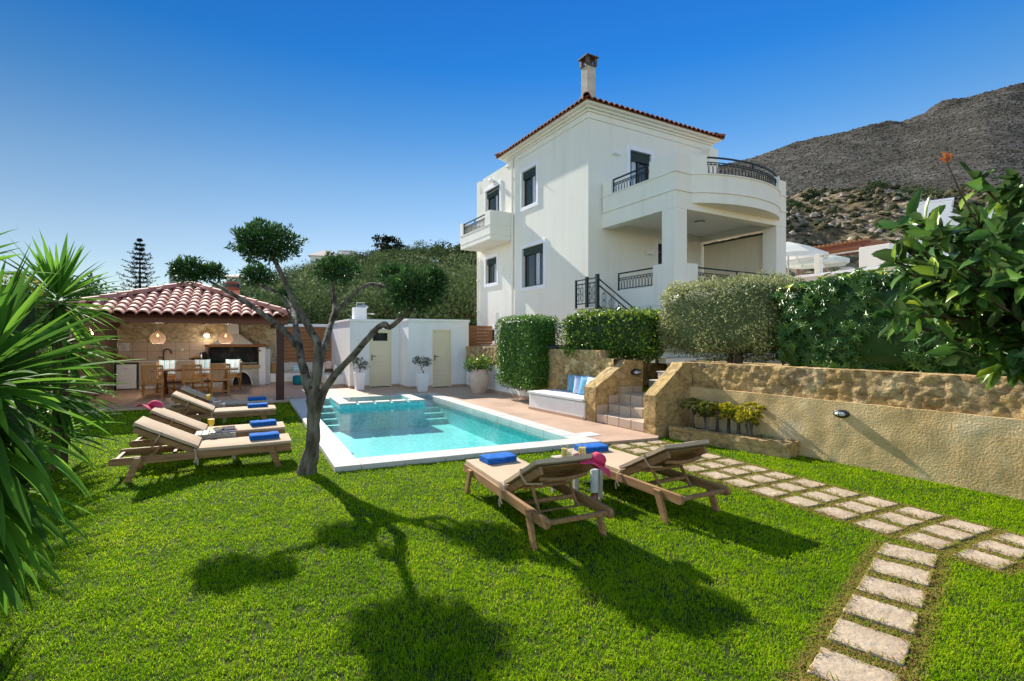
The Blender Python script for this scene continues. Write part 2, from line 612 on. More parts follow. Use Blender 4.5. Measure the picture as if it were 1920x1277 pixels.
M['grey_wood'] = woodmat('grey_wood', (.40, .36, .29), (.56, .51, .42), 0, 2.2, .7)
M['dark_beam'] = woodmat('dark_beam', (.050, .017, .013), (.095, .034, .024), 0, 1.6, .5)
M['red_beam'] = woodmat('red_beam', (.15, .045, .028), (.27, .085, .05), 0, 1.6, .45)
M['dark_table'] = woodmat('dark_table', (.10, .032, .015), (.19, .065, .028), 0, 2.0, .35)
M['fence_wood'] = woodmat('fence_wood', (.20, .08, .026), (.36, .165, .062), 0, 1.8, .6)
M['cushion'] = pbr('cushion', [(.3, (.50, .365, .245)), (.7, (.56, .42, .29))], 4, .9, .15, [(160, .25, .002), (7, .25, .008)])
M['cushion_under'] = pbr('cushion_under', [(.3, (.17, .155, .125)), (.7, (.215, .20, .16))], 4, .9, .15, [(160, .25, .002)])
M['towel'] = pbr('towel', [(.3, (.016, .115, .42)), (.7, (.030, .17, .55))], 12, .95, .1, [(220, .9, .004), (30, .5, .008)])
M['pink_cloth'] = pbr('pink_cloth', [(.3, (.66, .05, .12)), (.7, (.78, .085, .165))], 9, .85, .2, [(200, .4, .002)])
M['terracotta_pot'] = pbr('terracotta_pot', [(.3, (.53, .40, .32)), (.7, (.66, .53, .45))], 5, .8, .2, [(40, .25, .004)])
M['soil'] = pbr('soil', [(.3, (.035, .026, .018)), (.7, (.085, .066, .045))], 9, .95, .1, [(40, .6, .02)])
M['deck_stone'] = pbr('deck_stone', [(.25, (.47, .455, .42)), (.6, (.545, .525, .485)), (.85, (.60, .58, .54))], 2.2, .7, .3, [(50, .25, .004)], rnd=False)
M['bark_grey'] = pbr('bark_grey', [(.28, (.028, .022, .016)), (.42, (.085, .07, .052)), (.56, (.175, .15, .115)), (.75, (.31, .275, .215))], 9, .9, .15, [(18, 1.0, .05), (60, .9, .012)], stretch=(1, 1, .35))
M['bark_brown'] = pbr('bark_brown', [(.3, (.07, .045, .028)), (.7, (.17, .12, .08))], 12, .9, .15, [(40, .8, .01)])


def tilemat(name, c1, c2, grout, w, h, rough, spec=.45, gs=.006, off=0.0, coat=0.0, noise_s=1.3):
    nt = NT(name)
    v = coords(nt, 'Object')
    b = nt.N('ShaderNodeTexBrick')
    b.offset = off; b.squash = 1.0
    for k, x in (('Color1', rgba(c1)), ('Color2', rgba(c2)), ('Mortar', rgba(grout)), ('Scale', 1.0), ('Mortar Size', gs), ('Brick Width', w), ('Row Height', h), ('Mortar Smooth', .1), ('Bias', 0.0)):
        b.inputs[k].default_value = x
    nt.L(v, b.inputs['Vector'])
    f = noise_n(nt, v, noise_s, 7, .6)
    r = ramp(nt, f, [(.25, (.78, .76, .74)), (.75, (1.12, 1.1, 1.08))])
    nt.L(mixc(nt, 1.0, b.outputs['Color'], r.outputs['Color'], 'MULTIPLY'), nt.b.inputs['Base Color'])
    mr = nt.N('ShaderNodeMapRange'); mr.inputs['To Min'].default_value = rough * .75; mr.inputs['To Max'].default_value = rough * 1.35
    nt.L(f, mr.inputs['Value']); nt.L(mr.outputs[0], nt.b.inputs['Roughness'])
    nt.b.inputs['Specular IOR Level'].default_value = spec
    n1 = bump(nt, b.outputs['Fac'], .35, -.003)
    nt.L(bump(nt, noise_n(nt, v, 60, 3), .06, .002, n1), nt.b.inputs['Normal'])
    return nt.m


def stonemat(name, pal, cell=3.2, rough=.92, sq=(1, 1, 1.5), dark=(.10, .075, .045), fine=(26, .9, .02), mort=.09):
    """rough coursed sandstone: irregular stones, each with its own tone, pitted all over"""
    nt = NT(name)
    v = coords(nt, 'Object', sq)
    wv = nt.N('ShaderNodeTexNoise'); wv.inputs['Scale'].default_value = 2.6; wv.inputs['Detail'].default_value = 3
    nt.L(v, wv.inputs['Vector'])
    ad = nt.N('ShaderNodeMix', data_type='RGBA', blend_type='LINEAR_LIGHT'); ad.inputs[0].default_value = .12
    nt.L(v, ad.inputs[6]); nt.L(wv.outputs['Color'], ad.inputs[7])
    vo = nt.N('ShaderNodeTexVoronoi', feature='F1'); vo.inputs['Scale'].default_value = cell
    ve = nt.N('ShaderNodeTexVoronoi', feature='DISTANCE_TO_EDGE'); ve.inputs['Scale'].default_value = cell
    nt.L(ad.outputs[2], vo.inputs['Vector']); nt.L(ad.outputs[2], ve.inputs['Vector'])
    sep = nt.N('ShaderNodeSeparateColor'); nt.L(vo.outputs['Color'], sep.inputs[0])
    r = ramp(nt, sep.outputs[0], [(i / (len(pal) - 1), c) for i, c in enumerate(pal)])
    f = noise_n(nt, v, 7.0, 8, .65)
    r2 = ramp(nt, f, [(.28, (.42, .38, .34)), (.5, (1, 1, 1)), (.76, (1.45, 1.38, 1.25))])
    c = mixc(nt, 1.0, r.outputs['Color'], r2.outputs['Color'], 'MULTIPLY')
    e = ramp(nt, ve.outputs['Distance'], [(0, (1, 1, 1)), (mort, (0, 0, 0))])
    fac = nt.N('ShaderNodeMath', operation='MULTIPLY'); fac.inputs[1].default_value = .28
    nt.L(e.outputs['Color'], fac.inputs[0])
    c = mixc(nt, fac.outputs[0], c, dark)
    nt.L(c, nt.b.inputs['Base Color'])
    nt.b.inputs['Roughness'].default_value = rough; nt.b.inputs['Specular IOR Level'].default_value = .2
    n1 = bump(nt, ve.outputs['Distance'], .5, .06)
    n2 = bump(nt, noise_n(nt, v, fine[0], 6, .65), fine[1], fine[2], n1)
    nt.L(bump(nt, noise_n(nt, v, 8, 4), .6, .06, n2), nt.b.inputs['Normal'])
    return nt.m


OCHRE = [(.29, .185, .075), (.47, .32, .13), (.36, .24, .10), (.54, .41, .22), (.43, .285, .13), (.33, .235, .13), (.50, .345, .15)]
M['deck_tile'] = tilemat('deck_tile', (.50, .345, .25), (.54, .375, .275), (.40, .275, .195), .335, .335, .5, .3, .005)
M['step_tile'] = tilemat('step_tile', (.52, .40, .30), (.57, .45, .345), (.23, .17, .12), .33, .33, .5, .4, .008)
M['sandstone'] = stonemat('sandstone', OCHRE, 3.4)
M['sandstone_smooth'] = stonemat('sandstone_smooth', [(.40, .265, .11), (.48, .325, .14), (.43, .29, .12), (.52, .37, .18)], 1.7, fine=(22, .8, .025), mort=.05)
M['kitchen_stone'] = stonemat('kitchen_stone', [(.40, .31, .17), (.58, .47, .29), (.48, .38, .22), (.64, .54, .36)], 2.6, sq=(1, 1, 1.4), fine=(20, .5, .015), mort=.05)
M['coarse_render'] = pbr('coarse_render', [(.26, (.30, .20, .085)), (.40, (.50, .355, .16)), (.55, (.62, .455, .225)), (.75, (.70, .58, .38))], 1.5, .95, .15, [(5, .3, .05), (38, .8, .018), (110, .5, .006)], rnd=False, detail=8)

# ------------------------------------------------------------------ ground, pool, deck
PO = (-2.26, 6.43)
PU, PV = (-.4617, .887), (.9135, .4067)


def PP(a, b): return (PO[0] + PU[0] * a + PV[0] * b, PO[1] + PU[1] * a + PV[1] * b)


POOL_OUT = [PP(0, 0), PP(0, 4.05), PP(8.25, 4.05), PP(8.25, 0)]
IN_A0, IN_A1, IN_B0, IN_B1 = .37, 8.05, .30, 3.76
PVO = Vector((-6.37, 13.84)); PTH = R(28)
PVX = Vector((math.cos(PTH), math.sin(PTH))); PVY = Vector((-math.sin(PTH), math.cos(PTH)))


def KV(s, y, z=None):
    p = PVO + PVX * s + PVY * y
    return (p.x, p.y) if z is None else (p.x, p.y, z)


DECK_POLY = [PP(0, 4.05), (2.44, 8.44), (2.62, 8.86), (2.45, 10.45), (-1.15, 17.6), (-1.0, 19.2), KV(2.4, 6.4), KV(-5.4, 6.4), KV(-5.4, -.28), KV(.30, -.28), PP(8.25, 0), PP(8.25, 4.05)]

gmat = pbr('lawn_soil', [(.3, (.022, .030, .007)), (.55, (.040, .058, .012)), (.8, (.065, .080, .022))], 14, .95, .1, [(60, .8, .01)], rnd=False)
gb = MB()
far = [(-900, -300), (900, -300), (900, 1500), (-900, 1500)]
hole = [PP(.1, .1), PP(.1, 3.95), PP(8.15, 3.95), PP(8.15, .1)]
gb.add([(x, y, 0) for x, y in far] + [(x, y, 0) for x, y in hole], [(i, (i + 1) % 4, 4 + (i + 1) % 4, 4 + i) for i in range(4)])
tag(gb.build('lawn', gmat), kind='structure')


def deck_local(p):
    q = Vector(p) - PVO
    return (q.dot(PVX), q.dot(PVY))


tag(MB().prism([deck_local(p) for p in DECK_POLY], -.06, DECK).build('pool_deck', M['deck_tile'], loc=(PVO.x, PVO.y, 0), rotz=PTH), kind='structure')

cb = MB()
def quad_slab(mb, pts, z0, z1): mb.prism(pts, z0, z1)
CZ = DECK + .016
rg = []
na, nb_ = 13, 6
for i in range(na):                                   # left and right copings, slab by slab
    a0 = 8.25 * i / na; a1 = 8.25 * (i + 1) / na - .006
    quad_slab(cb, [PP(a0, 0), PP(a0, IN_B0 + .03), PP(a1, IN_B0 + .03), PP(a1, 0)], -.1, CZ)
    quad_slab(cb, [PP(a0, IN_B1 - .03), PP(a0, 4.05), PP(a1, 4.05), PP(a1, IN_B1 - .03)], -.1, CZ)
for i in range(nb_):
    b0 = IN_B0 + .036 + (IN_B1 - IN_B0 - .072) * i / nb_; b1 = IN_B0 + .036 + (IN_B1 - IN_B0 - .072) * (i + 1) / nb_ - .006
    quad_slab(cb, [PP(0, b0), PP(0, b1), PP(IN_A0 + .03, b1), PP(IN_A0 + .03, b0)], -.1, CZ)
quad_slab(cb, [PP(8.02, IN_B0 + .036), PP(8.02, IN_B1 - .036), PP(8.25, IN_B1 - .036), PP(8.25, IN_B0 + .036)], -.1, CZ)
tag(cb.build('pool_coping', M['deck_stone'], bevel=.008), kind='structure')

nt = NT('pool_mosaic')
v = coords(nt, 'Object', (1, 1, 1))
vo = nt.N('ShaderNodeTexVoronoi', feature='F1'); vo.inputs['Scale'].default_value = 26
nt.L(v, vo.inputs['Vector'])
sep = nt.N('ShaderNodeSeparateColor'); nt.L(vo.outputs['Color'], sep.inputs[0])
r1 = ramp(nt, sep.outputs[1], [(0, (.08, .56, .57)), (.5, (.14, .70, .69)), (1, (.25, .82, .80))])
r2 = ramp(nt, noise_n(nt, v, 1.1, 3), [(.3, (.88, .9, .92)), (.7, (1.08, 1.06, 1.04))])
nt.L(mixc(nt, 1.0, r1.outputs['Color'], r2.outputs['Color'], 'MULTIPLY'), nt.b.inputs['Base Color'])
nt.b.inputs['Roughness'].default_value = .5
M['pool_mosaic'] = nt.m
FLOOR_Z = -.55        # as shallow as still water makes the floor look from the lawn
sb = MB()
c = [PP(IN_A0, IN_B0), PP(IN_A0, IN_B1), PP(IN_A1, IN_B1), PP(IN_A1, IN_B0)]
sb.add([(x, y, FLOOR_Z) for x, y in c] + [(x, y, .05) for x, y in c], [(0, 1, 2, 3)] + [(i, 4 + i, 4 + (i + 1) % 4, (i + 1) % 4) for i in range(4)])
for (b0, b1) in ((IN_B0, 1.02), (3.05, IN_B1)):       # submerged corner steps either side of the spa
    for k in range(4):
        sb.prism([PP(6.35 + .33 * k, b0), PP(6.35 + .33 * k, b1), PP(8.03, b1), PP(8.03, b0)], FLOOR_Z - .01 + .002 * k, -.42 + .11 * k)
tag(sb.build('pool_basin', M['pool_mosaic']), kind='structure')

nt = NT('pool_water')
nt.n.remove(nt.b)
v = coords(nt, 'Object')
tr = nt.N('ShaderNodeBsdfTransparent'); tr.inputs['Color'].default_value = (.80, .975, .975, 1)
gl = nt.N('ShaderNodeBsdfGlossy'); gl.inputs['Roughness'].default_value = .02
nn = bump(nt, noise_n(nt, v, 5.0, 3, .5), .10, .05)
nn = bump(nt, noise_n(nt, v, 17.0, 2, .5), .08, .02, nn)
nt.L(nn, gl.inputs['Normal'])
fo = schlick(nt, .02)
mx = nt.N('ShaderNodeMixShader')
nt.L(fo, mx.inputs[0]); nt.L(tr.outputs[0], mx.inputs[1]); nt.L(gl.outputs[0], mx.inputs[2])
nt.L(mx.outputs[0], nt.out.inputs['Surface'])
M['pool_water'] = nt.m
SPA = (6.15, 7.95, 1.0, 3.08)
wb = MB()
def flat(mb, pts, z): mb.add([(x, y, z) for x, y in pts], [tuple(range(len(pts)))])
flat(wb, [PP(IN_A0, IN_B0), PP(IN_A0, IN_B1), PP(SPA[0], IN_B1), PP(SPA[0], IN_B0)], .008)
flat(wb, [PP(SPA[0], IN_B0), PP(SPA[0], SPA[2]), PP(IN_A1, SPA[2]), PP(IN_A1, IN_B0)], .008)
flat(wb, [PP(SPA[0], SPA[3]), PP(SPA[0], IN_B1), PP(IN_A1, IN_B1), PP(IN_A1, SPA[3])], .008)
tag(wb.build('pool_water', M['pool_water'], recalc=False), kind='structure')

# raised spa at the back of the pool, with its own water
spa = thing('pool_spa', 'raised square spa with white stone rim and four overflow notches at far end of pool', 'spa', (*PP(6.15, 2.04), 0))
def rel(p, o=spa): return (p[0] - o.location.x, p[1] - o.location.y)
sw = MB()
a0, a1, b0, b1 = SPA
T = .24
ST = .145
for q in ([(a0, b0), (a0, b1), (a0 + T, b1), (a0 + T, b0)], [(a0 + T, b0), (a0 + T, b0 + T), (a1, b0 + T), (a1, b0)], [(a0 + T, b1 - T), (a0 + T, b1), (a1, b1), (a1, b1 - T)]):
    sw.prism([rel(PP(*x)) for x in q], FLOOR_Z + .005, ST - .045)
sw.prism([rel(PP(*x)) for x in ((a0 + T, b0 + T), (a0 + T, b1 - T), (a1, b1 - T), (a1, b0 + T))], FLOOR_Z + .005, -.28)
sw.build('wall', M['pool_mosaic'], spa)
sc_ = MB()
gaps = [b0 + (b1 - b0) * k / 5 for k in range(1, 5)]
edges = [b0 - .02] + [g + s * .03 for g in gaps for s in (-1, 1)] + [b1 + .02]
for i in range(0, len(edges), 2):
    sc_.prism([rel(PP(a0 - .02, edges[i])), rel(PP(a0 - .02, edges[i + 1])), rel(PP(a0 + T, edges[i + 1])), rel(PP(a0 + T, edges[i]))], ST - .045, ST)
sc_.prism([rel(PP(*x)) for x in ((a0 + T + .004, b0 - .02), (a0 + T + .004, b0 + T), (a1, b0 + T), (a1, b0 - .02))], ST - .045, ST)
sc_.prism([rel(PP(*x)) for x in ((a0 + T + .004, b1 - T), (a0 + T + .004, b1 + .02), (a1, b1 + .02), (a1, b1 - T))], ST - .045, ST)
sc_.build('coping', M['deck_stone'], spa, bevel=.006)
sp = MB(); flat(sp, [rel(PP(*x)) for x in ((a0 + T, b0 + T), (a0 + T, b1 - T), (a1, b1 - T), (a1, b0 + T))], ST - .05)
sp.build('water', M['pool_water'], spa, recalc=False)

# skimmer cover on the deck, and the skimmer mouth in the pool wall
x, y = G(1103, 815, DECK)
tag(MB().box(-.15, .15, -.15, .15, 0, .01).lathe([(.1, .01), (.1, .014), (0, .014)], 20).build('skimmer_cover', M['white_gloss'], loc=(x, y, DECK), rotz=R(26), bevel=.003),
    'square white skimmer lid set in the deck tiles by the pool', 'cover')
tag(MB().bar((*PP(1.0, IN_B1 - .012), -.035), (*PP(.55, IN_B1 - .012), -.035), .02, .1).build('skimmer_mouth', M['white_gloss'], bevel=.004),
    'white skimmer opening in the pool wall near the front corner', 'skimmer')

# house terrace behind the garden walls
TERR = [(-1.3, 17.75), (1.97, 11.08), (2.23, 11.74), (3.87, 12.69), (5.22, 10.36), (3.25, 9.38), (7.6, 1.85), (40, 1.85), (40, 60), (-9, 60), (-2.6, 22)]
tag(MB().prism(TERR, -.05, 1.2).build('terrace', M['sandstone_smooth']), kind='structure')
# ------------------------------------------------------------------ the house (local x along the shaded front, local y along the sunlit side)
HTH = R(29.7)
HO = ((1103 - 960) / 945 * 15, 15.0)
house = thing('villa', 'two storey cream villa with tiled hip roof, tall chimney and rounded corner balcony', 'house', (HO[0], HO[1], 0), HTH)
GZ, EAVE = 1.15, 8.57
UL, UF, FW = 5.0, 7.62, 5.45             # length of the main block, of the whole side, width of the front


def tile_roof(mb, P0, ax, ay, W, D, slope, pitch=.21, row=.36, amp=.045, tl=0.0, tr=0.0, seg=6, lift=.035):
    """S-tiles on one roof slope: eave from P0 along ax (length W), rising along ay over plan depth D; tl/tr = how much each
    side closes in per unit of plan depth (hips)"""
    P0, ax, ay = Vector(P0), Vector(ax), Vector(ay)
    n = int(D / (row * math.cos(math.atan(slope))))
    for i in range(n + 1):
        d0 = D * i / (n + 1); d1 = D * (i + 1) / (n + 1) + .05
        l0, r0 = tl * d0, W - tr * d0
        if r0 - l0 < pitch: break
        k0 = math.ceil(l0 / pitch); k1 = math.floor(r0 / pitch)
        xs = []
        for k in range(k0, k1):
            for s in range(seg):
                xs.append(k + s / seg)
        xs.append(k1)
        prev = None
        for x in xs:
            w = abs(math.sin(PI * x)) ** .8 * amp * 1.6
            jx = .012 * noise.noise(Vector((math.floor(x) * 7.1, i * 3.3, W)))
            A_ = P0 + ax * (x * pitch) + ay * d0 + Vector((0, 0, slope * d0 + w + lift + jx))
            B_ = P0 + ax * (x * pitch) + ay * d1 + Vector((0, 0, slope * d1 + w * .9 + .002 + jx))
            C_ = A_ - Vector((0, 0, lift * .9))
            if prev is not None:
                mb.add([prev[0], A_, B_, prev[1]], [(0, 1, 2, 3)])
                mb.add([prev[2], C_, A_, prev[0]], [(0, 1, 2, 3)])
            prev = (A_, B_, C_)
    return mb


def ridge_tiles(mb, p, q, r=.10, L=.36):
    p, q = Vector(p), Vector(q)
    d = q - p; n = max(1, int(d.length / L)); d.normalize()
    s = d.cross(Vector((0, 0, 1))).normalized(); t = s.cross(d)
    for i in range(n):
        a = p + (q - p) * (i / n); b = p + (q - p) * ((i + 1) / n) + d * .05
        ra, rb = r * 1.12, r * .92
        vs = []
        for (c, rr) in ((a, ra), (b, rb)):
            for k in range(9):
                an = PI * k / 8
                vs.append(c + s * rr * math.cos(an) + t * rr * math.sin(an))
        for k in range(9):
            an = PI * k / 8
            vs.append(a + s * ra * .8 * math.cos(an) + t * ra * .8 * math.sin(an))
        mb.add(vs, [(k, k + 1, 9 + k + 1, 9 + k) for k in range(8)] + [(18 + k, 18 + k + 1, k + 1, k) for k in range(8)])


def window(parent, side, a0, a1, z0, z1, sh=.22, door=False, name='window', lit=None):
    """window in the sunlit side (side 'L': plane x=0, a=y) or in the front (side 'F': plane y=0, a=x); a0..a1,z0..z1 = outer trim"""
    t = .14
    if side == 'L':
        bx = lambda mb, p0, p1, zz0, zz1, o0, o1: mb.box(o0, o1, p0, p1, zz0, zz1)      # o = x, outward is -x
    else:
        bx = lambda mb, p0, p1, zz0, zz1, o0, o1: mb.box(p0, p1, o0, o1, zz0, zz1)
    h0, h1, g0, g1 = a0 + t, a1 - t, (z0 + t if not door else z0), z1 - t
    fr = MB()                                                   # dark sash frames, set back in the reveal
    w = .05
    o0, o1 = .10, .16
    bx(fr, h0, h0 + w, g0, g1, o0, o1); bx(fr, h1 - w, h1, g0, g1, o0, o1)
    bx(fr, h0 + w, h1 - w, g0, g0 + w, o0, o1)
    m = (h0 + h1) / 2
    bx(fr, m - .045, m + .045, g0 + w, g1 - sh, o0 - .008, o1)
    W_ = fr.build(name, M['dark_frame'], parent, bevel=.004)
    tm = MB()
    bx(tm, a0, a0 + t, z0, z1, -.035, .02); bx(tm, a1 - t, a1, z0, z1, -.035, .02)
    bx(tm, a0 + t, a1 - t, z1 - t, z1, -.035, .02)
    if not door: bx(tm, a0 + t, a1 - t, z0, z0 + t, -.035, .02)
    tm.build('trim', M['white_trim'], W_, bevel=.01)
    sb_ = MB()
    n = max(3, int(sh / .045))
    for i in range(n):
        zz = g1 - sh + sh * i / n
        bx(sb_, h0 + .004, h1 - .004, zz + .003, zz + sh / n - .002, .045 - .006 * (i % 2), .20)
    sb_.build('roller_shutter', M['shutter'], W_, bevel=.004)
    pn = MB()
    bx(pn, h0 + w, m - .045, g0 + w, g1 - sh, .128, .136); bx(pn, m + .045, h1 - w, g0 + w, g1 - sh, .128, .136)
    pn.build('pane', M['pane'], W_)
    if lit:
        cu = MB()  # pale blue strips: curtain look, with the pane's reflection put into the colour
        for k in range(5):
            q0 = h0 + w + (m - h0) * (.1 + lit + .07 * k); bx(cu, q0, q0 + .045, g0 + w, g1 - sh, .118 + .003 * (k % 2), .127)
        cu.build('curtain_reflection', M['curtain_reflection'], W_)
    return (h0, h1, g0, g1)


WINS = [('L', 2.27, 3.95, 3.44, 5.13, .26, False, .45), ('L', 2.72, 3.98, 6.34, 7.90, .27, False, .35), ('L', 5.64, 6.88, 3.85, 5.15, .24, False, .5), ('L', 5.40, 6.88, 5.52, 7.95, .3, True, .5), ('L', 5.80, 6.80, 1.50, 2.25, .02, False, None)]
WINF = [('F', 1.50, 2.68, 5.52, 7.80, .3, True, .2), ('F', 2.70, 3.80, 2.66, 4.98, .1, True, None)]
holesL, holesF = [], []
for w in WINS: holesL.append(window(house, *w[:6], door=w[6], lit=w[7]))
for w in WINF: holesF.append(window(house, *w[:6], door=w[6], name='balcony_door', lit=w[7]))
wl = MB()
wl.wall((0, 0, 0), (0, 1, 0), (-1, 0, 0), 0, UL, GZ, EAVE, [h for h in holesL if h[1] < UL], .22)
wl.wall((0, 0, 0), (0, 1, 0), (-1, 0, 0), UL, UF, GZ, 7.85, [h for h in holesL if h[0] > UL], .22)
wl.wall((0, 0, 0), (1, 0, 0), (0, -1, 0), 0, FW, GZ, EAVE, holesF, .22)
wl.wall((FW, 0, 0), (0, 1, 0), (1, 0, 0), 0, UL, GZ, EAVE)
wl.wall((FW, UL, 0), (0, 1, 0), (1, 0, 0), 0, UF - UL, GZ, 7.85)
wl.wall((0, UF, 0), (1, 0, 0), (0, 1, 0), 0, FW, GZ, 7.85)
wl.wall((0, UL, 0), (1, 0, 0), (0, 1, 0), 0, FW, 7.6, EAVE)
wl.add([(0, UL, 7.7), (FW, UL, 7.7), (FW, UF, 7.7), (0, UF, 7.7)], [(0, 1, 2, 3)])
wl.add([(.02, .02, EAVE), (FW - .02, .02, EAVE), (FW - .02, UL, EAVE), (.02, UL, EAVE)], [(0, 1, 2, 3)])
# roof-terrace parapet over the rear part: high piece against the main block, a slot, and an end pier
wl.box(0, .18, UL + .002, UF - .55, 7.852, 8.42)
wl.box(0, .18, UF - .28, UF, 7.852, 8.42)
wl.box(.18, FW, UF - .18, UF - .001, 7.852, 8.3)
wl.build('wall', M['house_plaster'], house, recalc=False)
# interior darkness behind the glass is painted: a dark closed room shell
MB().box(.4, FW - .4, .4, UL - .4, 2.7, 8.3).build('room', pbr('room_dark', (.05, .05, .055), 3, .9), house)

cn = MB()                                                        # cornice under the eaves
for (z0, z1, p) in ((8.30, 8.34, .03), (8.50, 8.57, .05), (8.572, 8.64, .13), (8.642, 8.72, .24)):
    cn.box(-p, FW + p, -p, 0, z0, z1); cn.box(-p, 0, .001, UL + p, z0, z1); cn.box(FW, FW + p, .001, UL + p, z0, z1)
    cn.box(.001, FW - .001, UL, UL + p, z0, z1)
cn.box(.03, FW - .03, .03, UL - .03, 8.6, 8.715)
cn.build('cornice', M['house_plaster'], house, bevel=.012)
rf = MB()
o = .31
sl_ = .36
hd = (UL + 2 * o) / 2
EZ = 8.70
tile_roof(rf, (-o, -o, EZ), (1, 0, 0), (0, 1, 0), FW + 2 * o, hd, sl_, tl=1, tr=1)
tile_roof(rf, (-o, UL + o, EZ), (0, -1, 0), (1, 0, 0), UL + 2 * o, hd, sl_, tl=1, tr=1)
tile_roof(rf, (FW + o, -o, EZ), (0, 1, 0), (-1, 0, 0), UL + 2 * o, hd, sl_, tl=1, tr=1)
tile_roof(rf, (FW + o, UL + o, EZ), (-1, 0, 0), (0, -1, 0), FW + 2 * o, hd, sl_, tl=1, tr=1)
rz = EZ + sl_ * hd + .06
q0, q1 = (-o + hd, -o + hd, rz), (FW + o - hd, -o + hd, rz)
for a, b in (((-o, -o, EZ + .06), q0), ((-o, UL + o, EZ + .06), q0), ((FW + o, -o, EZ + .06), q1), ((FW + o, UL + o, EZ + .06), q1), (q0, q1)):
    ridge_tiles(rf, a, b)
rf.add([(-o, -o, EZ), (FW + o, -o, EZ), (FW + o, UL + o, EZ), (-o, UL + o, EZ), q0, q1], [(0, 1, 5, 4), (1, 2, 5), (2, 3, 4, 5), (3, 0, 4)])
roof = rf.build('roof', M['terracotta_tile'], house, smooth=50)
ch = MB().box(1.72, 2.08, 2.22, 2.58, 9.0, 11.45)
chim = ch.build('chimney', pbr('chimney_render', [(.3, (.42, .38, .31)), (.7, (.62, .58, .5))], 3, .9, .2, [(30, .5, .01)]), house, bevel=.01)
cc = MB()
for x in (1.73, 2.07):
    for y in (2.23, 2.57): cc.box(x - .05, x + .05, y - .05, y + .05, 11.45, 11.72)
cc.box(1.80, 2.0, 2.30, 2.50, 11.45, 11.7)
cc.box(1.70, 2.10, 2.20, 2.60, 11.40, 11.47)
cc.add([(1.63, 2.13, 11.72), (2.17, 2.13, 11.72), (2.17, 2.67, 11.72), (1.63, 2.67, 11.72), (1.9, 2.4, 11.90), (1.63, 2.13, 11.755), (2.17, 2.13, 11.755), (2.17, 2.67, 11.755), (1.63, 2.67, 11.755)],
       [(3, 2, 1, 0), (0, 1, 6, 5), (1, 2, 7, 6), (2, 3, 8, 7), (3, 0, 5, 8), (5, 6, 4), (6, 7, 4), (7, 8, 4), (8, 5, 4)])
cc.build('cap', pbr('chimney_cap', [(.3, (.07, .055, .045)), (.7, (.15, .12, .095))], 8, .7, .3), chim)

# ---- porch with the rounded balcony above
X0, X1, Y1 = .50, 5.20, -2.87
FZ = 2.64
MB().box(X0, X1, Y1, -.002, GZ - .1, FZ).build('porch_base', M['house_plaster'], house)
for (x0, x1) in ((X0 + .002, .94), (4.72, X1 - .002)):
    MB().box(x0, x1, Y1 + .002, Y1 + .45, FZ, 5.06).build('porch_column', M['house_plaster'], house, bevel=.012)
pb = MB()
pb.box(X0, X0 + .3, Y1 + .302, -.002, 5.06, 5.50); pb.box(X0, X1, Y1, Y1 + .30, 5.06, 5.50); pb.box(X1 - .3, X1, Y1 + .302, -.002, 5.06, 5.50)
pb.build('porch_beam', M['house_plaster'], house, bevel=.01)
NB = 22
def bow(t, e=0.0):
    k = 1 - (2 * t - 1) ** 2
    return (1.10 + 3.75 * t, Y1 - e - .52 * k ** .8)
BOW = [bow(i / NB) for i in range(NB + 1)]
slab = [(X0 + .31, -.01), (X0 + .31, Y1 + .31), (X1 - .31, Y1 + .31), (X1 - .31, -.01)]
sb2 = MB().prism(slab, 5.27, 5.498)
sb2.prism([(1.10, Y1 - .001)] + [p for p in BOW[1:-1]] + [(4.85, Y1 - .001)], 5.24, 5.498)
sb2.build('balcony_slab', M['house_plaster'], house, bevel=.006)
path = [(X0, -.05), (X0, Y1), (1.10, Y1)] + BOW[1:-1] + [(4.85, Y1), (X1, Y1), (X1, -.05)]
off = lambda pts, e: [(x, y) for x, y in pts]
par = MB()
par.ribbon(path, 5.502, 5.98, .16)
par.ribbon([(X0 + .0, -.05), (X0, -.45)], 5.98, 6.42, .16)
par.ribbon([(X0, -1.97), (X0, Y1), (1.10, Y1)] + BOW[1:3], 5.98, 6.48, .16)
par.ribbon(BOW[-3:-1] + [(4.85, Y1), (X1, Y1), (X1, -.05)], 5.98, 6.43, .16)
pr = par.build('balcony_parapet', M['house_plaster'], house, bevel=.012)
mo = MB()                                                        # string courses
out = [(X0 - .03, -.05), (X0 - .03, Y1 - .03), (1.10, Y1 - .03)] + [(x, y - .03) for x, y in BOW[1:-1]] + [(4.85, Y1 - .03), (X1 + .03, Y1 - .03), (X1 + .03, -.05)]
mo.ribbon(out, 5.50, 5.535, .05); mo.ribbon(out, 5.97, 6.0, .05)
mo.build('string_course', M['house_plaster'], pr, bevel=.008)


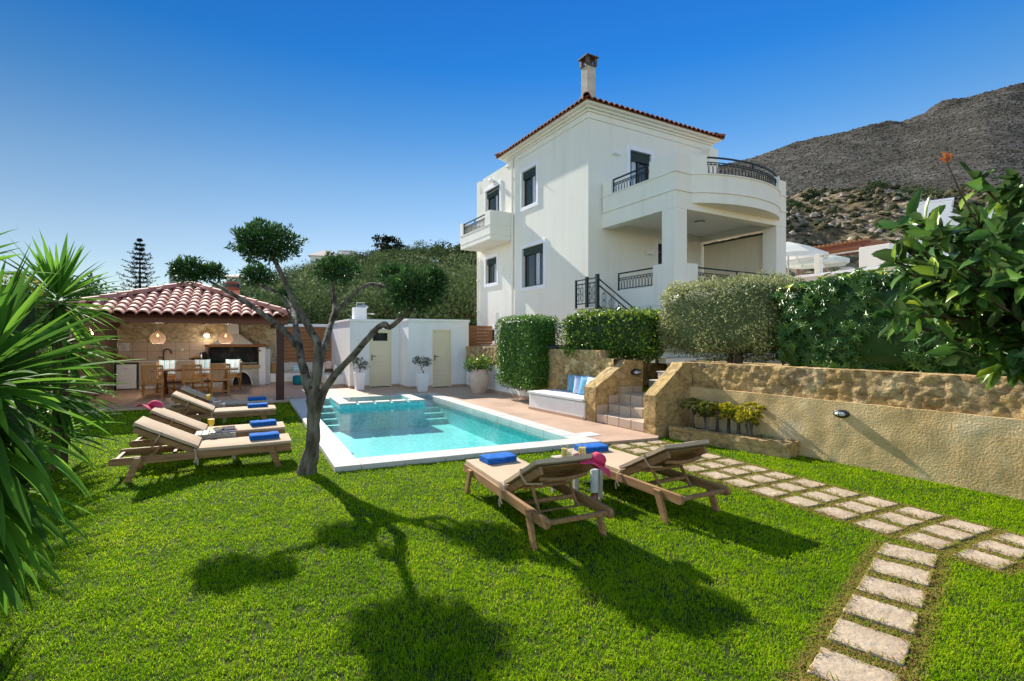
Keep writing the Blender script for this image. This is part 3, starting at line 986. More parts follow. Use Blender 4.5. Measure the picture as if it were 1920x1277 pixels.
def railing(parent, path, z0, z1, name='railing', arch=.115, label=None):
    """dark green iron railing along a plan polyline: two top rails, a frieze and a row of little arches"""
    P = [Vector((p[0], p[1], 0)) for p in path]
    rl = MB()
    H = z1 - z0
    za, zb, zc = z0 + .05, z0 + H * .60, z0 + H * .70
    for i in range(len(P) - 1):
        for z, w, h in ((z1 - .018, .045, .035), (zc, .022, .022), (za, .022, .022), (zb, .018, .018)):
            rl.bar(P[i] + Vector((0, 0, z)), P[i + 1] + Vector((0, 0, z)), w, h)
    for p in (P[0], P[-1]): rl.bar(p + Vector((0, 0, z0 - .03)), p + Vector((0, 0, z1)), .035, .035)
    tot = sum((P[i + 1] - P[i]).length for i in range(len(P) - 1))
    def at(s):
        for i in range(len(P) - 1):
            l = (P[i + 1] - P[i]).length
            if s <= l or i == len(P) - 2: return P[i] + (P[i + 1] - P[i]) * min(1, s / l)
            s -= l
    if tot > 1.6:
        rl.bar(at(tot / 2) + Vector((0, 0, zc)), at(tot / 2) + Vector((0, 0, z1)), .03, .03)
    r_ = rl.build(name, M['green_metal'], parent)
    n = max(3, round(tot / arch)); a = tot / n
    ab = MB()
    for k in range(n):
        pts = []
        for j in range(7):
            an = PI * j / 6
            pts.append(at(a * (k + .5) - a * .42 * math.cos(an)) + Vector((0, 0, za + (zb - za) * .55 + (zb - za) * .42 * math.sin(an))))
        pts = [at(a * (k + .08)) + Vector((0, 0, za))] + pts + [at(a * (k + .92)) + Vector((0, 0, za))]
        ab.tube(pts, .0085, 4, cap=False)
        c0 = at(a * (k + .5)) + Vector((0, 0, (zb + zc) / 2))
        d = (at(min(tot, a * (k + .5) + .02)) - at(a * (k + .5) - .02)).normalized()
        ab.tube([c0 + d * (.018 * math.cos(q)) + Vector((0, 0, .018 * math.sin(q))) for q in [PI / 3 * i for i in range(6)]], .006, 4, closed=True)
    ab.build('arch_bars', M['green_metal'], r_)
    return r_


railing(house, [(X0 + .08, -.45), (X0 + .08, -1.97)], 5.98, 6.44)
railing(house, [(x, y + .08) for x, y in BOW[2:-2]], 5.98, 6.46)
# ground-floor porch parapet
pp = MB()
pp.box(X0 + .001, X0 + .16, Y1 + .452, -.62, FZ + .001, 3.12); pp.box(X0 + .002, X0 + .158, Y1 + .452, -2.10, 3.12, 3.68)
pp.box(.942, 1.35, Y1 + .002, Y1 + .16, FZ + .001, 3.68); pp.box(1.35, 4.718, Y1 + .001, Y1 + .16, FZ + .001, 3.12)
pp.build('porch_parapet', M['house_plaster'], house, bevel=.01)
MB().box(X0 - .022, X0, Y1, -.02, 2.60, 2.64).build('string_course', M['house_plaster'], house, bevel=.006)
railing(house, [(X0 + .08, -.68), (X0 + .08, -2.10)], 3.12, 3.64)
railing(house, [(1.35, Y1 + .08)] + [(1.35 + 3.35 * i / 8, Y1 + .08 - .0 * i) for i in range(1, 9)], 3.12, 3.62)
# roller blind closing the far side of the porch
bl = MB()
nbl = 28
vs = []
for i in range(nbl + 1):
    y = -2.42 + 2.36 * i / nbl
    w = .012 * math.sin(i * 1.9) + .008 * math.sin(i * .7)
    vs += [(4.98 + w, y, 2.66), (4.98 + w * .4, y, 4.93)]
bl.add(vs, [(2 * i, 2 * i + 2, 2 * i + 3, 2 * i + 1) for i in range(nbl)])
bl.add([(x + .012, y, z) for x, y, z in vs], [(2 * i, 2 * i + 1, 2 * i + 3, 2 * i + 2) for i in range(nbl)])
bl.build('fabric_blind', pbr('blind_cloth', [(.3, (.60, .53, .40)), (.7, (.66, .59, .46))], 3, .9, .1, stretch=(1, 8, .4)), house, smooth=60)
MB().bar((4.98, -2.4, 4.96), (4.98, -.06, 4.96), .06, .06).build('blind_roller', M['dark_frame'], house, bevel=.01)


def updown_lamp(x, y, z, nx, ny, parent, rz=0):
    b = MB()
    b.extr([(-.14, 0, 0), (-.14, -.10, 0), (-.10, -.10, .06), (.10, -.10, .06), (.14, -.10, 0), (.14, 0, 0)], (0, 0, .075))
    return b.build('wall_lamp', M['white_gloss'], parent, bevel=.01, loc=(x, y, z), rotz=rz)


updown_lamp(1.05, 0, 7.38, 0, -1, house)
updown_lamp(2.44, 0, 4.42, 0, -1, house)
MB().box(4.62, 4.86, -.10, 0, 7.72, 7.95).build('speaker_box', M['terracotta_pot'], house, bevel=.02)
MB().box(5.02, 5.45, -.28, -.001, 6.5, 8.295).build('corner_pier', M['house_plaster'], house, bevel=.01)
x, y = 3.05, -1.5
MB().lathe([(0, -.03), (.10, -.03), (.145, -.012), (.15, 0)], 20, (x, y, 5.26)).build('ceiling_lamp', M['black_iron'], house, smooth=40)
MB().lathe([(0, -.10), (.06, -.095), (.11, -.06), (.13, -.02), (.13, -.012)], 20, (x, y, 5.26)).build('lamp_glass', M['white_gloss'], house, smooth=40)
# lamp over the side balcony door, pipes
MB().lathe([(0, -.10), (.09, -.09), (.11, 0), (.08, .05), (0, .07)], 14, (-.09, 6.1, 8.1)).build('bulkhead_lamp', M['white_gloss'], house, smooth=40)
dp = MB()
dp.tube([(-.055, 4.46, 8.5), (-.055, 4.46, 1.2)], .045, 10)
for z in (2.6, 4.3, 6.1, 7.7): dp.lathe([(.055, z), (.055, z + .04)], 10, (-.055, 4.46, 0))
dp.build('downpipe', M['house_plaster'], house, smooth=40)
dp = MB()
dp.tube([(-.05, 7.42, 5.2), (-.05, 7.42, 2.4), (-.05, 7.1, 2.1), (-.05, 7.05, 1.2)], .035, 8)
dp.tube([(-.06, 7.28, 5.0), (-.06, 7.30, 2.3), (-.06, 6.98, 1.95), (-.06, 6.95, 1.2)], .02, 8)
for z in (2.9, 4.2): dp.box(-.09, -.01, 7.33, 7.50, z, z + .06)
dp.build('downpipe', M['house_plaster'], house, smooth=40)

# ---- side balcony on the sunlit wall
BY0, BY1, BQ = 4.52, 7.2, .95
sbm = MB().prism([(-BQ, BY0), (0.002, BY0), (0.002, BY1), (-BQ, BY1)], 5.40, 5.62)
sbm.build('balcony_slab', M['house_plaster'], house, bevel=.01)
sp2 = MB()
sp2.ribbon([(-.001, BY1 + .012), (-BQ - .012, BY1 + .012), (-BQ - .012, BY0 - .012), (-.001, BY0 - .012)], 5.58, 5.95, .13)
sp2.ribbon([(-BQ - .012, BY0 + .42), (-BQ - .012, BY0 - .012), (-.001, BY0 - .012)], 5.95, 6.46, .13)
sp2.ribbon([(-.001, BY1 + .012), (-BQ - .012, BY1 + .012), (-BQ - .012, BY1 - .26)], 5.95, 6.46, .13)
sp3 = sp2.build('balcony_parapet', M['house_plaster'], house, bevel=.01)
m2 = MB().ribbon([(-.001, BY1 + .03), (-BQ - .03, BY1 + .03), (-BQ - .03, BY0 - .03), (-.001, BY0 - .03)], 5.93, 5.96, .05)
m2.build('string_course', M['house_plaster'], sp3, bevel=.006)
railing(house, [(-BQ + .05, BY0 + .42), (-BQ + .05, BY1 - .26)], 5.95, 6.42)

# ---- stair up to the porch, along its left side
stair = thing('porch_stair', 'outside stair with grey treads and dark green scrolled railing up to the villa porch', 'staircase', (HO[0], HO[1], 0), HTH)
sx0, sx1 = -.58, X0 - .025
st = MB(); tr_ = MB()
ns = 10
ytop, ybot = -.72, -3.55
rise = (2.60 - GZ) / ns
for k in range(ns):
    y0 = ybot + (ytop - ybot) * k / ns
    st.box(sx0 + .04, sx1, y0, -.03, GZ + rise * k + .001 * k, GZ + rise * (k + 1) - .03)
    tr_.box(sx0, sx1 - .002, y0 - .03, y0 + (ytop - ybot) / ns + .01 if k < ns - 1 else -.03, GZ + rise * (k + 1) - .0295, GZ + rise * (k + 1))
st.build('steps', M['house_plaster'], stair)
tr_.build('treads', pbr('grey_tread', [(.3, (.30, .285, .265)), (.7, (.40, .385, .36))], 6, .7, .3, [(60, .3, .003)]), stair, bevel=.006)
ra = MB()
rx = -.54
def rb(p, q, w=.035, h=.03): ra.bar((rx, *p), (rx, *q), w, h)
ra.bar((rx, -.62, 2.60), (rx, -.62, 3.47), .075, .075); ra.bar((rx, -1.08, 2.48), (rx, -1.08, 3.50), .085, .085)
ra.bar((rx, -.12, 2.6), (rx, -.12, 3.42), .05, .05)
for z in (3.40, 3.28, 2.72): rb((-.10, z), (-.62, z)); rb((-.62, z), (-1.08, z))
yb, zb_ = -3.28, 2.02
for dz in (-.05, -.22, -.78): rb((-1.08, 3.45 + dz), (yb, zb_ + dz))
ra.bar((rx, yb, 1.15), (rx, yb, 2.05), .07, .07)
rail = ra.build('railing', M['green_metal'], stair)
def scroll(y, z0, z1):
    scr = MB()
    scr.tube([(rx, y, z0), (rx, y, z1)], .009, 5)
    h = (z1 - z0)
    for c, s in ((z0 + h * .32, 1), (z0 + h * .66, -1)):
        for sgn in (-1, 1):
            pts = []
            for j in range(11):
                an = -PI * .55 + PI * 1.1 * j / 10
                rr = h * .165
                pts.append((rx, y + sgn * (.012 + rr * .8 * math.cos(an)), c + rr * math.sin(an)))
            scr.tube(pts, .009, 4, cap=False)
    scr.build('scroll', M['green_metal'], rail)
for y in (-.25, -.40): scroll(y, 2.72, 3.28)
for y in (-.75, -.94): scroll(y, 2.72, 3.28)
for k in range(7):
    y = -1.36 - .285 * k
    zt = 3.45 - .22 + (zb_ - 3.45) * (y + 1.08) / (yb + 1.08)
    scroll(y, zt - .56, zt)

# low pillar on a stone block at the foot of the sunlit wall
pil = thing('wall_pillar', 'slim white pillar on a pale stone block at foot of the villa side wall', 'pillar', (HO[0], HO[1], 0), HTH)
MB().box(-.85, -.12, 4.55, 5.55, 1.15, 1.52).build('block', M['step_tile'], pil, bevel=.015)
pm = MB().box(-.42, -.30, 5.05, 5.20, 1.52, 2.75)
pm.build('shaft', M['white_plaster'], pil, bevel=.015)
# ------------------------------------------------------------------ garden walls, steps, bench
def rough_box(mb, x0, x1, y0, y1, z0, z1, res=.06, amp=.02, fr=6.0, top=None, faces='xXyYZ', seed=0.0, bulge=0.0):
    """box whose faces are pushed in and out by 3-D noise; top(x) gives a sloping or curved top"""
    tp = top or (lambda x: z1)
    def P(x, y, s):
        z = z0 + (tp(x) - z0) * s
        q = Vector((x, y, z)) * fr + Vector((seed, seed * 1.7, 0))
        d = noise.noise_vector(q) * amp + noise.noise_vector(q * 2.9) * amp * .45
        if bulge:
            f1 = noise.voronoi(Vector((x, y, z * 1.4)) * 6.5 + Vector((seed, 0, 0)))[0]
            d += Vector((0, -1 if y < (y0 + y1) / 2 else 1, 0)) * bulge * (.35 - min(.7, f1[0]))
        return (x + d.x * .6, y + d.y, z + d.z * .7)
    nx = max(1, int((x1 - x0) / res)); ny = max(1, int((y1 - y0) / res)); nz = max(1, int((z1 - z0) / res))
    def grid(fn, n, m):
        vs = [fn(i / n, j / m) for i in range(n + 1) for j in range(m + 1)]
        mb.add(vs, [(i * (m + 1) + j, (i + 1) * (m + 1) + j, (i + 1) * (m + 1) + j + 1, i * (m + 1) + j + 1) for i in range(n) for j in range(m)])
    lx = lambda t: x0 + (x1 - x0) * t
    ly = lambda t: y0 + (y1 - y0) * t
    if 'y' in faces: grid(lambda a, b: P(lx(a), y0, b), nx, nz)
    if 'Y' in faces: grid(lambda a, b: P(lx(1 - a), y1, b), nx, nz)
    if 'x' in faces: grid(lambda a, b: P(x0, ly(1 - a), b), ny, nz)
    if 'X' in faces: grid(lambda a, b: P(x1, ly(a), b), ny, nz)
    if 'Z' in faces: grid(lambda a, b: P(lx(a), ly(b), 1), nx, ny)
    return mb


def frame_local(o, rz):
    c, s = math.cos(rz), math.sin(rz)
    return lambda x, y, z=0: (o[0] + c * x - s * y, o[1] + s * x + c * y, z)


def bulkhead(parent_label, loc, rz, mat_body='black_iron', name='bulkhead_lamp'):
    """oval bulkhead lamp: dark rim and bars over a glass, local -y points out of the wall"""
    t = thing(name, parent_label, 'wall lamp', loc, rz)
    b = MB()
    n = 20
    def oval(rx_, rz_, y): return [(rx_ * math.cos(2 * PI * k / n), y, rz_ * math.sin(2 * PI * k / n)) for k in range(n)]
    rings = [oval(.125, .068, .02), oval(.125, .068, -.05), oval(.108, .053, -.065), oval(.092, .04, -.05)]
    vs = sum(rings, [])
    b.add(vs, [(i * n + k, i * n + (k + 1) % n, (i + 1) * n + (k + 1) % n, (i + 1) * n + k) for i in range(3) for k in range(n)])
    b.add([(x, .0, z) for x, _, z in oval(.12, .066, 0)], [tuple(range(n))])
    b.build('rim', M[mat_body], t, smooth=40)
    g = MB()
    rings = [oval(.095, .042, -.045), oval(.085, .036, -.075), oval(.05, .02, -.092)]
    vs = sum(rings, []) + [(0, -.096, 0)]
    g.add(vs, [(i * n + k, i * n + (k + 1) % n, (i + 1) * n + (k + 1) % n, (i + 1) * n + k) for i in range(2) for k in range(n)] + [(2 * n + k, 2 * n + (k + 1) % n, 3 * n) for k in range(n)])
    g.build('glass', M['frosted'], t, smooth=60)
    c = MB()
    c.tube([(0, -.05, -.06), (0, -.10, -.03), (0, -.105, 0), (0, -.10, .03), (0, -.05, .06)], .006, 5)
    c.build('guard', M[mat_body], t)
    return t


M['frosted'] = pbr('frosted', [(.3, (.50, .51, .50)), (.7, (.62, .63, .62))], 6, .25, .5)
M['white_stone'] = pbr('white_stone', [(.3, (.62, .60, .57)), (.7, (.74, .73, .70))], 7, .8, .3, [(30, .4, .008)])
# long retaining wall on the right
LWO, LWR = (3.07, 9.39), math.atan2(-.866, .5)
LW = frame_local(LWO, LWR)
lw = thing('garden_wall', 'long ochre garden wall of rough render with rubble stone along the top, right of lawn', 'wall', (*LWO, 0), LWR)
rough_box(MB(), .0, 9.2, 0, .30, -.1, .85, .055, .010, 5, faces='xyZ').build('render', M['coarse_render'], lw, smooth=60)
rough_box(MB(), -.02, 9.2, .045, .40, .845, 1.285, .025, .014, 13, faces='xyYZ', seed=3.0, bulge=.035).build('stone_course', M['sandstone'], lw, smooth=70)
bulkhead('oval black bulkhead lamp on the long ochre wall', LW(2.89, -.012, .69), LWR).scale = (.76, .85, .80)

# two flank walls and the steps between them
FR = R(30)
fl_top = lambda x: min(1.28, .74 + .62 * max(0, x)) if x < .8 else 1.28 - .02 * (x - .8)
fl_top2 = lambda x: min(1.29, .73 + .78 * max(0, x)) if x < .66 else 1.29
LFO = (1.66, 10.03); RFO = (2.33, 8.90)
lf = thing('stair_flank_wall', 'sandstone flank wall with sloping top on the bench side of the garden steps', 'wall', (*LFO, 0), FR)
rough_box(MB(), 0, 1.28, 0, .36, -.05, 1.28, .04, .016, 8, top=fl_top, faces='xXyYZ', seed=1.3).build('stonework', M['sandstone_smooth'], lf, smooth=70)
rf2 = thing('stair_flank_wall', 'sandstone flank wall with sloping top between the garden steps and the flower bed', 'wall', (*RFO, 0), FR)
rough_box(MB(), 0, .92, -.27, 0, -.05, 1.28, .04, .016, 8, top=fl_top2, faces='xXyYZ', seed=4.1).build('stonework', M['sandstone_smooth'], rf2, smooth=70)
FL = frame_local(LFO, FR)
bulkhead('oval black bulkhead lamp on the sandstone flank wall beside the garden steps', FL(1.06, -.015, 1.02), FR)
gs = thing('garden_steps', 'three beige tiled steps between two sandstone flank walls', 'steps', (*LFO, 0), FR)
WST = 1.30
def riser_blocks(mb, x0, x1, y0, y1, z0, z1):
    n = 4
    for i in range(n):
        a = y0 + (y1 - y0) * i / n; b = y0 + (y1 - y0) * (i + 1) / n - .006
        mb.box(x0, x1, a, b, z0, z1)
for k, (x0, x1, z0, z1) in enumerate(((.04, .34, DECK + .004, .235), (.34, .64, .2, .415), (.64, 1.34, .38, .60))):
    sm = MB()
    riser_blocks(sm, x0 - .02, x1 + .02, -WST, -.006, z0, z1)
    sm.build('step', M['step_tile'], gs, bevel=.012)
sk = MB()
for (x0, x1, z) in ((-.0, .02, .33), (.03, .31, .40), (.32, .61, .575), (.62, 1.25, .73)):
    sk.box(x0, x1, -.012, -.0005, DECK, z)
sk.build('side_tiles', M['step_tile'], gs, bevel=.004)
us = thing('terrace_steps', 'grey and white steps leading from the grassy landing up to the villa', 'steps', (*LFO, 0), FR)
for k in range(3):
    MB().box(2.05 + .3 * k, 3.24, -WST - .1, .60, .3, .75 + .185 * k).build('step', M['white_plaster'], us, bevel=.01)
    MB().box(2.02 + .3 * k, 2.34 + .3 * k if k < 2 else 3.24, -WST - .1, .62, .751 + .185 * k, .785 + .185 * k).build('tread', M['deck_stone'], us, bevel=.008)
landing = MB().box(1.30, 3.24, -WST - .1, 1.19, -.05, .58).build('landing_soil', gmat, loc=(*LFO, 0), rotz=FR)
tag(landing, kind='structure')

# garden wall beyond the bench, plaster below and stone above
GWO, GWR = (-1.47, 17.41), math.atan2(-.8885, .4588)
GW = frame_local(GWO, GWR)
gw = thing('low_wall', 'white plastered low wall with rough stone top between the pool house and the bench', 'wall', (*GWO, 0), GWR)
MB().box(-.3, 4.6, 0, .25, -.05, .915).build('plaster', M['white_plaster'], gw, bevel=.01)
MB().box(-.3, 4.6, -.014, -.0005, DECK, DECK + .085).build('skirting', M['deck_tile'], gw, bevel=.003)
rough_box(MB(), -.3, 4.55, -.01, .30, .918, 1.47, .045, .020, 8, faces='xyYZ', seed=2.2, bulge=.06).build('stone_course', M['sandstone'], gw, smooth=70)
rough_box(MB(), 4.55, 7.36, -.01, .30, -.05, 1.47, .05, .018, 7, faces='XyYZ', seed=2.2, bulge=.05).build('stone_back', M['sandstone'], gw, smooth=70)
rough_box(MB(), 7.30, 7.80, .012, .31, -.05, 1.30, .05, .016, 7, faces='xyYZ', seed=6.2, bulge=.03).build('stone_end', M['sandstone_smooth'], gw, smooth=70)
bulkhead('small dark bulkhead lamp on the white plastered wall beside the terracotta urn', GW(2.24, -.01, .57), GWR)
# dark pipe end lying on the wall top
p = GW(5.62, .35, 1.5)
tag(MB().tube([(0, 0, 0), (.75, .1, .02)], .06, 12).build('drain_pipe', M['black_iron'], loc=p, rotz=R(150)), 'dark pipe end lying on the stone wall between the two clipped hedges', 'pipe')

# built-in bench against the stone wall
BO, BR = (.40, 11.95), math.atan2(-1.66, 1.05)
BL = frame_local(BO, BR)
bench = thing('garden_bench', 'long built in bench of pale plaster with thin white seat pad, against the stone wall', 'bench', (*BO, 0), BR)
MB().box(0, 1.98, 0, .92, DECK, .415).build('base', M['white_plaster'], bench, bevel=.025, seg=3)
MB().box(-.004, 1.98, -.014, -.0005, DECK, DECK + .06).build('skirting', M['deck_tile'], bench, bevel=.003)
def pad(x0, x1, y0, y1, z0, h, nx=14, ny=6, sag=.006):
    mb = MB()
    vs, fs = [], []
    for s in (0, 1):
        for i in range(nx + 1):
            for j in range(ny + 1):
                u, v_ = i / nx, j / ny
                e = min(1, 6 * min(u, 1 - u) * (x1 - x0) / .3, 6 * min(v_, 1 - v_) * (y1 - y0) / .3)
                zz = h * (.5 + (.5 if s else -.5) * (.55 + .45 * math.sqrt(max(0, 1 - (1 - e) ** 2))))
                zz += sag * noise.noise(Vector((u * 6, v_ * 4, s * 3.3)))
                vs.append((x0 + (x1 - x0) * u, y0 + (y1 - y0) * v_, z0 + zz))
    N_ = (nx + 1) * (ny + 1)
    for i in range(nx):
        for j in range(ny):
            a = i * (ny + 1) + j
            fs.append((N_ + a, N_ + a + ny + 1, N_ + a + ny + 2, N_ + a + 1)); fs.append((a, a + 1, a + ny + 2, a + ny + 1))
    for i in range(nx):
        for j0 in (0, ny):
            a = i * (ny + 1) + j0
            fs.append((a, a + ny + 1, N_ + a + ny + 1, N_ + a) if j0 == 0 else (a, N_ + a, N_ + a + ny + 1, a + ny + 1))
    for j in range(ny):
        for i0 in (0, nx):
            a = i0 * (ny + 1) + j
            fs.append((a, N_ + a, N_ + a + 1, a + 1) if i0 == 0 else (a, a + 1, N_ + a + 1, N_ + a))
    return mb.add(vs, fs)
M['pad_white'] = pbr('pad_white', [(.3, (.68, .68, .67)), (.7, (.75, .75, .74))], 5, .9, .15, [(150, .2, .002), (6, .3, .01)])
pad(-.02, 1.97, -.03, .88, .417, .085).build('seat_pad', M['pad_white'], bench, smooth=70)


def pillow(name, label, loc, rz, tilt, mat, w=.42, h=.42, t=.14, cat='pillow', group=None):
    mb = MB()
    n = 12
    vs, fs = [], []
    for s in (-1, 1):
        for i in range(n + 1):
            for j in range(n + 1):
                u, v_ = 2 * i / n - 1, 2 * j / n - 1
                k = (1 - abs(u) ** 3) * (1 - abs(v_) ** 3)
                pin = 1 - .07 * (1 - abs(u) ** 2) * abs(v_) ** 3 - .0
                pin2 = 1 - .07 * (1 - abs(v_) ** 2) * abs(u) ** 3
                vs.append((u * w / 2 * pin2, s * t / 2 * k ** .6 + .006 * noise.noise(Vector((u * 2, v_ * 2, s))), h / 2 + v_ * h / 2 * pin))
    N_ = (n + 1) ** 2
    for i in range(n):
        for j in range(n):
            a = i * (n + 1) + j
            fs.append((a, a + n + 1, a + n + 2, a + 1)); fs.append((N_ + a, N_ + a + 1, N_ + a + n + 2, N_ + a + n + 1))
    o = mb.add(vs, fs).build(name, mat, smooth=60)
    o.location = loc; o.rotation_euler = (tilt, 0, rz)
    return tag(o, label, cat, group)


def stripemat(name, cols, period, axis=0, ratio=None, rough=.9):
    """woven stripes along one axis of the object; cols = [(position, colour)] over one period"""
    nt = NT(name)
    v = coords(nt, 'Object')
    sx = nt.N('ShaderNodeSeparateXYZ'); nt.L(v, sx.inputs[0])
    m = nt.N('ShaderNodeMath', operation='MULTIPLY_ADD'); m.inputs[1].default_value = 1 / period; m.inputs[2].default_value = 50.0
    nt.L(sx.outputs[axis], m.inputs[0])
    f = nt.N('ShaderNodeMath', operation='FRACT'); nt.L(m.outputs[0], f.inputs[0])
    r = ramp(nt, f.outputs[0], cols); r.color_ramp.interpolation = 'CONSTANT'
    nt.L(r.outputs['Color'], nt.b.inputs['Base Color'])
    nt.b.inputs['Roughness'].default_value = rough; nt.b.inputs['Specular IOR Level'].default_value = .15
    nt.L(bump(nt, noise_n(nt, v, 180, 3), .2, .002), nt.b.inputs['Normal'])
    return nt.m


WHT, TEAL, SKYB, LILAC, GBLUE = (.74, .76, .78), (.03, .34, .40), (.20, .46, .66), (.55, .58, .80), (.22, .36, .52)
cloth = lambda n, c: pbr(n, [(.3, tuple(x * .93 for x in c)), (.7, c)], 6, .9, .15, [(170, .2, .002), (7, .3, .01)])
pil_list = [('grey blue square pillow at the hedge end of the outdoor bench', cloth('cloth_greyblue', GBLUE), .95, .62, 28),
            ('white pillow with wide teal stripe on the outdoor bench', stripemat('stripe_teal', [(0, WHT), (.52, TEAL)], .42), 1.15, .56, 18),
            ('pale lilac pillow in the middle of the outdoor bench', cloth('cloth_lilac', LILAC), 1.36, .46, 25),
            ('plain sky blue pillow on the outdoor bench', cloth('cloth_sky', SKYB), 1.58, .40, 12),
            ('white pillow with pale blue sheen touching the sandstone flank wall', cloth('cloth_paleblue', (.60, .72, .80)), 1.80, .36, 4)]
for (lb, m, x, y, dr) in pil_list:
    pillow('pillow', lb, BL(x, y, .495), BR + R(dr), R(-16), m, .43, .42, .15, group='pillows on the outdoor bench')

# flower bed in front of the long wall
PB0, PB1 = Vector((2.70, 8.62)), Vector((3.93, 7.16))
PBR = math.atan2(PB1.y - PB0.y, PB1.x - PB0.x)
PBL = (PB1 - PB0).length
bed = thing('flower_bed', 'low sandstone flower bed at the foot of the long ochre wall', 'flower bed', (PB0.x, PB0.y, 0), PBR)
BD = frame_local(PB0, PBR)
rough_box(MB(), -.02, PBL, 0, .19, -.05, .215, .03, .018, 9, faces='xXyYZ', seed=5.5, bulge=.03).build('edging', M['sandstone_smooth'], bed, smooth=70)
rough_box(MB(), PBL - .18, PBL + .01, .17, .62, -.05, .215, .035, .016, 9, faces='xXyYZ', seed=7.5).build('edging', M['sandstone_smooth'], bed, smooth=70)
MB().prism([(0, .17), (PBL - .15, .17), (PBL - .15, .5), (.4, .92), (0, .95)], -.02, .135).build('soil', M['soil'], bed)
peb = MB()
for k in range(46):
    q = (RNG.uniform(.35, PBL - .2), RNG.uniform(.22, .42)); r = RNG.uniform(.012, .034)
    vs = []
    peb.lathe([(r * .6, -.4 * r), (r, 0), (r * .75, .5 * r), (0, .75 * r)], 7, (q[0], q[1], .14), RNG.uniform(.7, 1.3), RNG.uniform(.7, 1.3))
peb.build('pebbles', M['white_stone'], bed, smooth=60)['kind'] = 'stuff'

# potted plants by the pool house are in the planting section
# ------------------------------------------------------------------ pool house
PHO, PHR = (-3.44, 16.76), R(29.4)
ph = thing('pool_house', 'flat roofed white pool house with two cream doors, at the back of the pool deck', 'outbuilding', (*PHO, 0), PHR)
TZ = 2.40
M['cream_door'] = pbr('cream_door', [(.3, (.76, .66, .45)), (.7, (.80, .70, .49))], 3, .45, .4)
BLK = [(0, 2.19, 0, 3.6), (-1.66, 0, 1.15, 4.6)]
d2 = (.83, 1.52, DECK, 2.05); d1 = (-1.02, -.24, DECK, 2.07)
pw = MB()
pw.wall((0, 0, 0), (1, 0, 0), (0, -1, 0), 0, 2.19, -.05, TZ, [d2], .10)
pw.wall((0, 1.15, 0), (1, 0, 0), (0, -1, 0), -1.66, 0, -.05, TZ, [d1], .10)
pw.wall((0, 0, 0), (0, 1, 0), (-1, 0, 0), 0, 1.15, -.05, TZ)
pw.wall((-1.66, 1.15, 0), (0, 1, 0), (-1, 0, 0), 0, 3.45, -.05, TZ)
pw.wall((2.19, 0, 0), (0, 1, 0), (1, 0, 0), 0, 4.6, -.05, TZ)
pw.wall((-1.66, 4.6, 0), (1, 0, 0), (0, 1, 0), 0, 3.85, -.05, TZ)
pw.build('wall', M['white_plaster'], ph, recalc=False)
MB().prism([(-1.70, 1.11), (-.04, 1.11), (-.04, -.04), (2.23, -.04), (2.23, 4.64), (-1.70, 4.64)], TZ - .075, TZ).prism([(-1.68, 1.13), (-.02, 1.13), (-.02, -.02), (2.21, -.02), (2.21, 4.62), (-1.68, 4.62)], TZ - .115, TZ - .076).build('roof_coping', M['white_plaster'], ph, bevel=.008)
sk = MB()
sk.box(.001, d2[0], -.014, -.0005, DECK, .145); sk.box(d2[1], 2.19, -.014, -.0005, DECK, .145)
sk.box(-1.66, d1[0], 1.136, 1.1495, DECK, .145); sk.box(d1[1], -.016, 1.136, 1.1495, DECK, .145)
sk.box(-.014, -.0005, -.014, 1.135, DECK, .145); sk.box(-1.674, -1.6605, 1.136, 4.6, DECK, .145)
sk.build('skirting', M['deck_tile'], ph, bevel=.003)
def panel_door(x0, x1, y, z0, z1, glass=None):
    fr = MB()
    fr.box(x0, x0 + .05, y - .012, y + .09, z0, z1); fr.box(x1 - .05, x1, y - .012, y + .09, z0, z1); fr.box(x0 + .05, x1 - .05, y - .012, y + .09, z1 - .05, z1)
    D = fr.build('door', M['cream_door'], ph, bevel=.005)
    lf_ = MB()
    a, b, c = x0 + .055, x1 - .055, z1 - .055
    lf_.box(a, a + .08, y + .02, y + .06, z0 + .01, c); lf_.box(b - .08, b, y + .02, y + .06, z0 + .01, c)
    zt = c - .08
    lf_.box(a + .08, b - .08, y + .02, y + .06, c - .08, c)
    if glass: zt = glass[0] - .03; lf_.box(a + .08, b - .08, y + .02, y + .06, zt, glass[0])
    n = 13
    for k in range(n):
        q0 = z0 + .01 + (zt - z0 - .01) * k / n; q1 = z0 + .01 + (zt - z0 - .01) * (k + 1) / n
        lf_.box(a + .08, b - .08, y + .03, y + .055, q0 + .003, q1 - .003)
    lf_.box(a + .08, b - .08, y + .042, y + .054, z0 + .01, zt)
    lf_.build('door_leaf', M['cream_door'], D, bevel=.003)
    if glass: MB().box(a + .08, b - .08, y + .04, y + .048, glass[0], c - .08).build('glass', M['pane'], D)
    MB().box(a + .03, a + .06, y + .012, y + .02, z0 + .92, z0 + 1.12).tube([(a + .045, y + .02, z0 + 1.06), (a + .045, y - .025, z0 + 1.06), (a + .17, y - .03, z0 + 1.06)], .011, 6).build('handle', M['black_iron'], D)
    MB().box(x0, x1, y - .012, y + .09, DECK, DECK + .012).build('threshold', M['black_iron'], D)
panel_door(*d2[:2], 0.0, DECK + .01, d2[3])
panel_door(*d1[:2], 1.15, DECK + .01, d1[3], (1.66, 1.95))
MB().box(1.72, 1.82, -.028, -.0005, 1.12, 1.21).box(1.73, 1.81, -.033, -.028, 1.13, 1.20).build('light_switch', M['white_gloss'], ph, bevel=.004)
bx = MB().box(-1.30, -.86, 2.15, 2.55, TZ + .002, TZ + .46)
ac = thing('vent_stack', 'white rendered vent stack with a metal fan cowl on the pool house roof', 'vent', frame_local(PHO, PHR)(-1.08, 2.35, TZ), PHR)
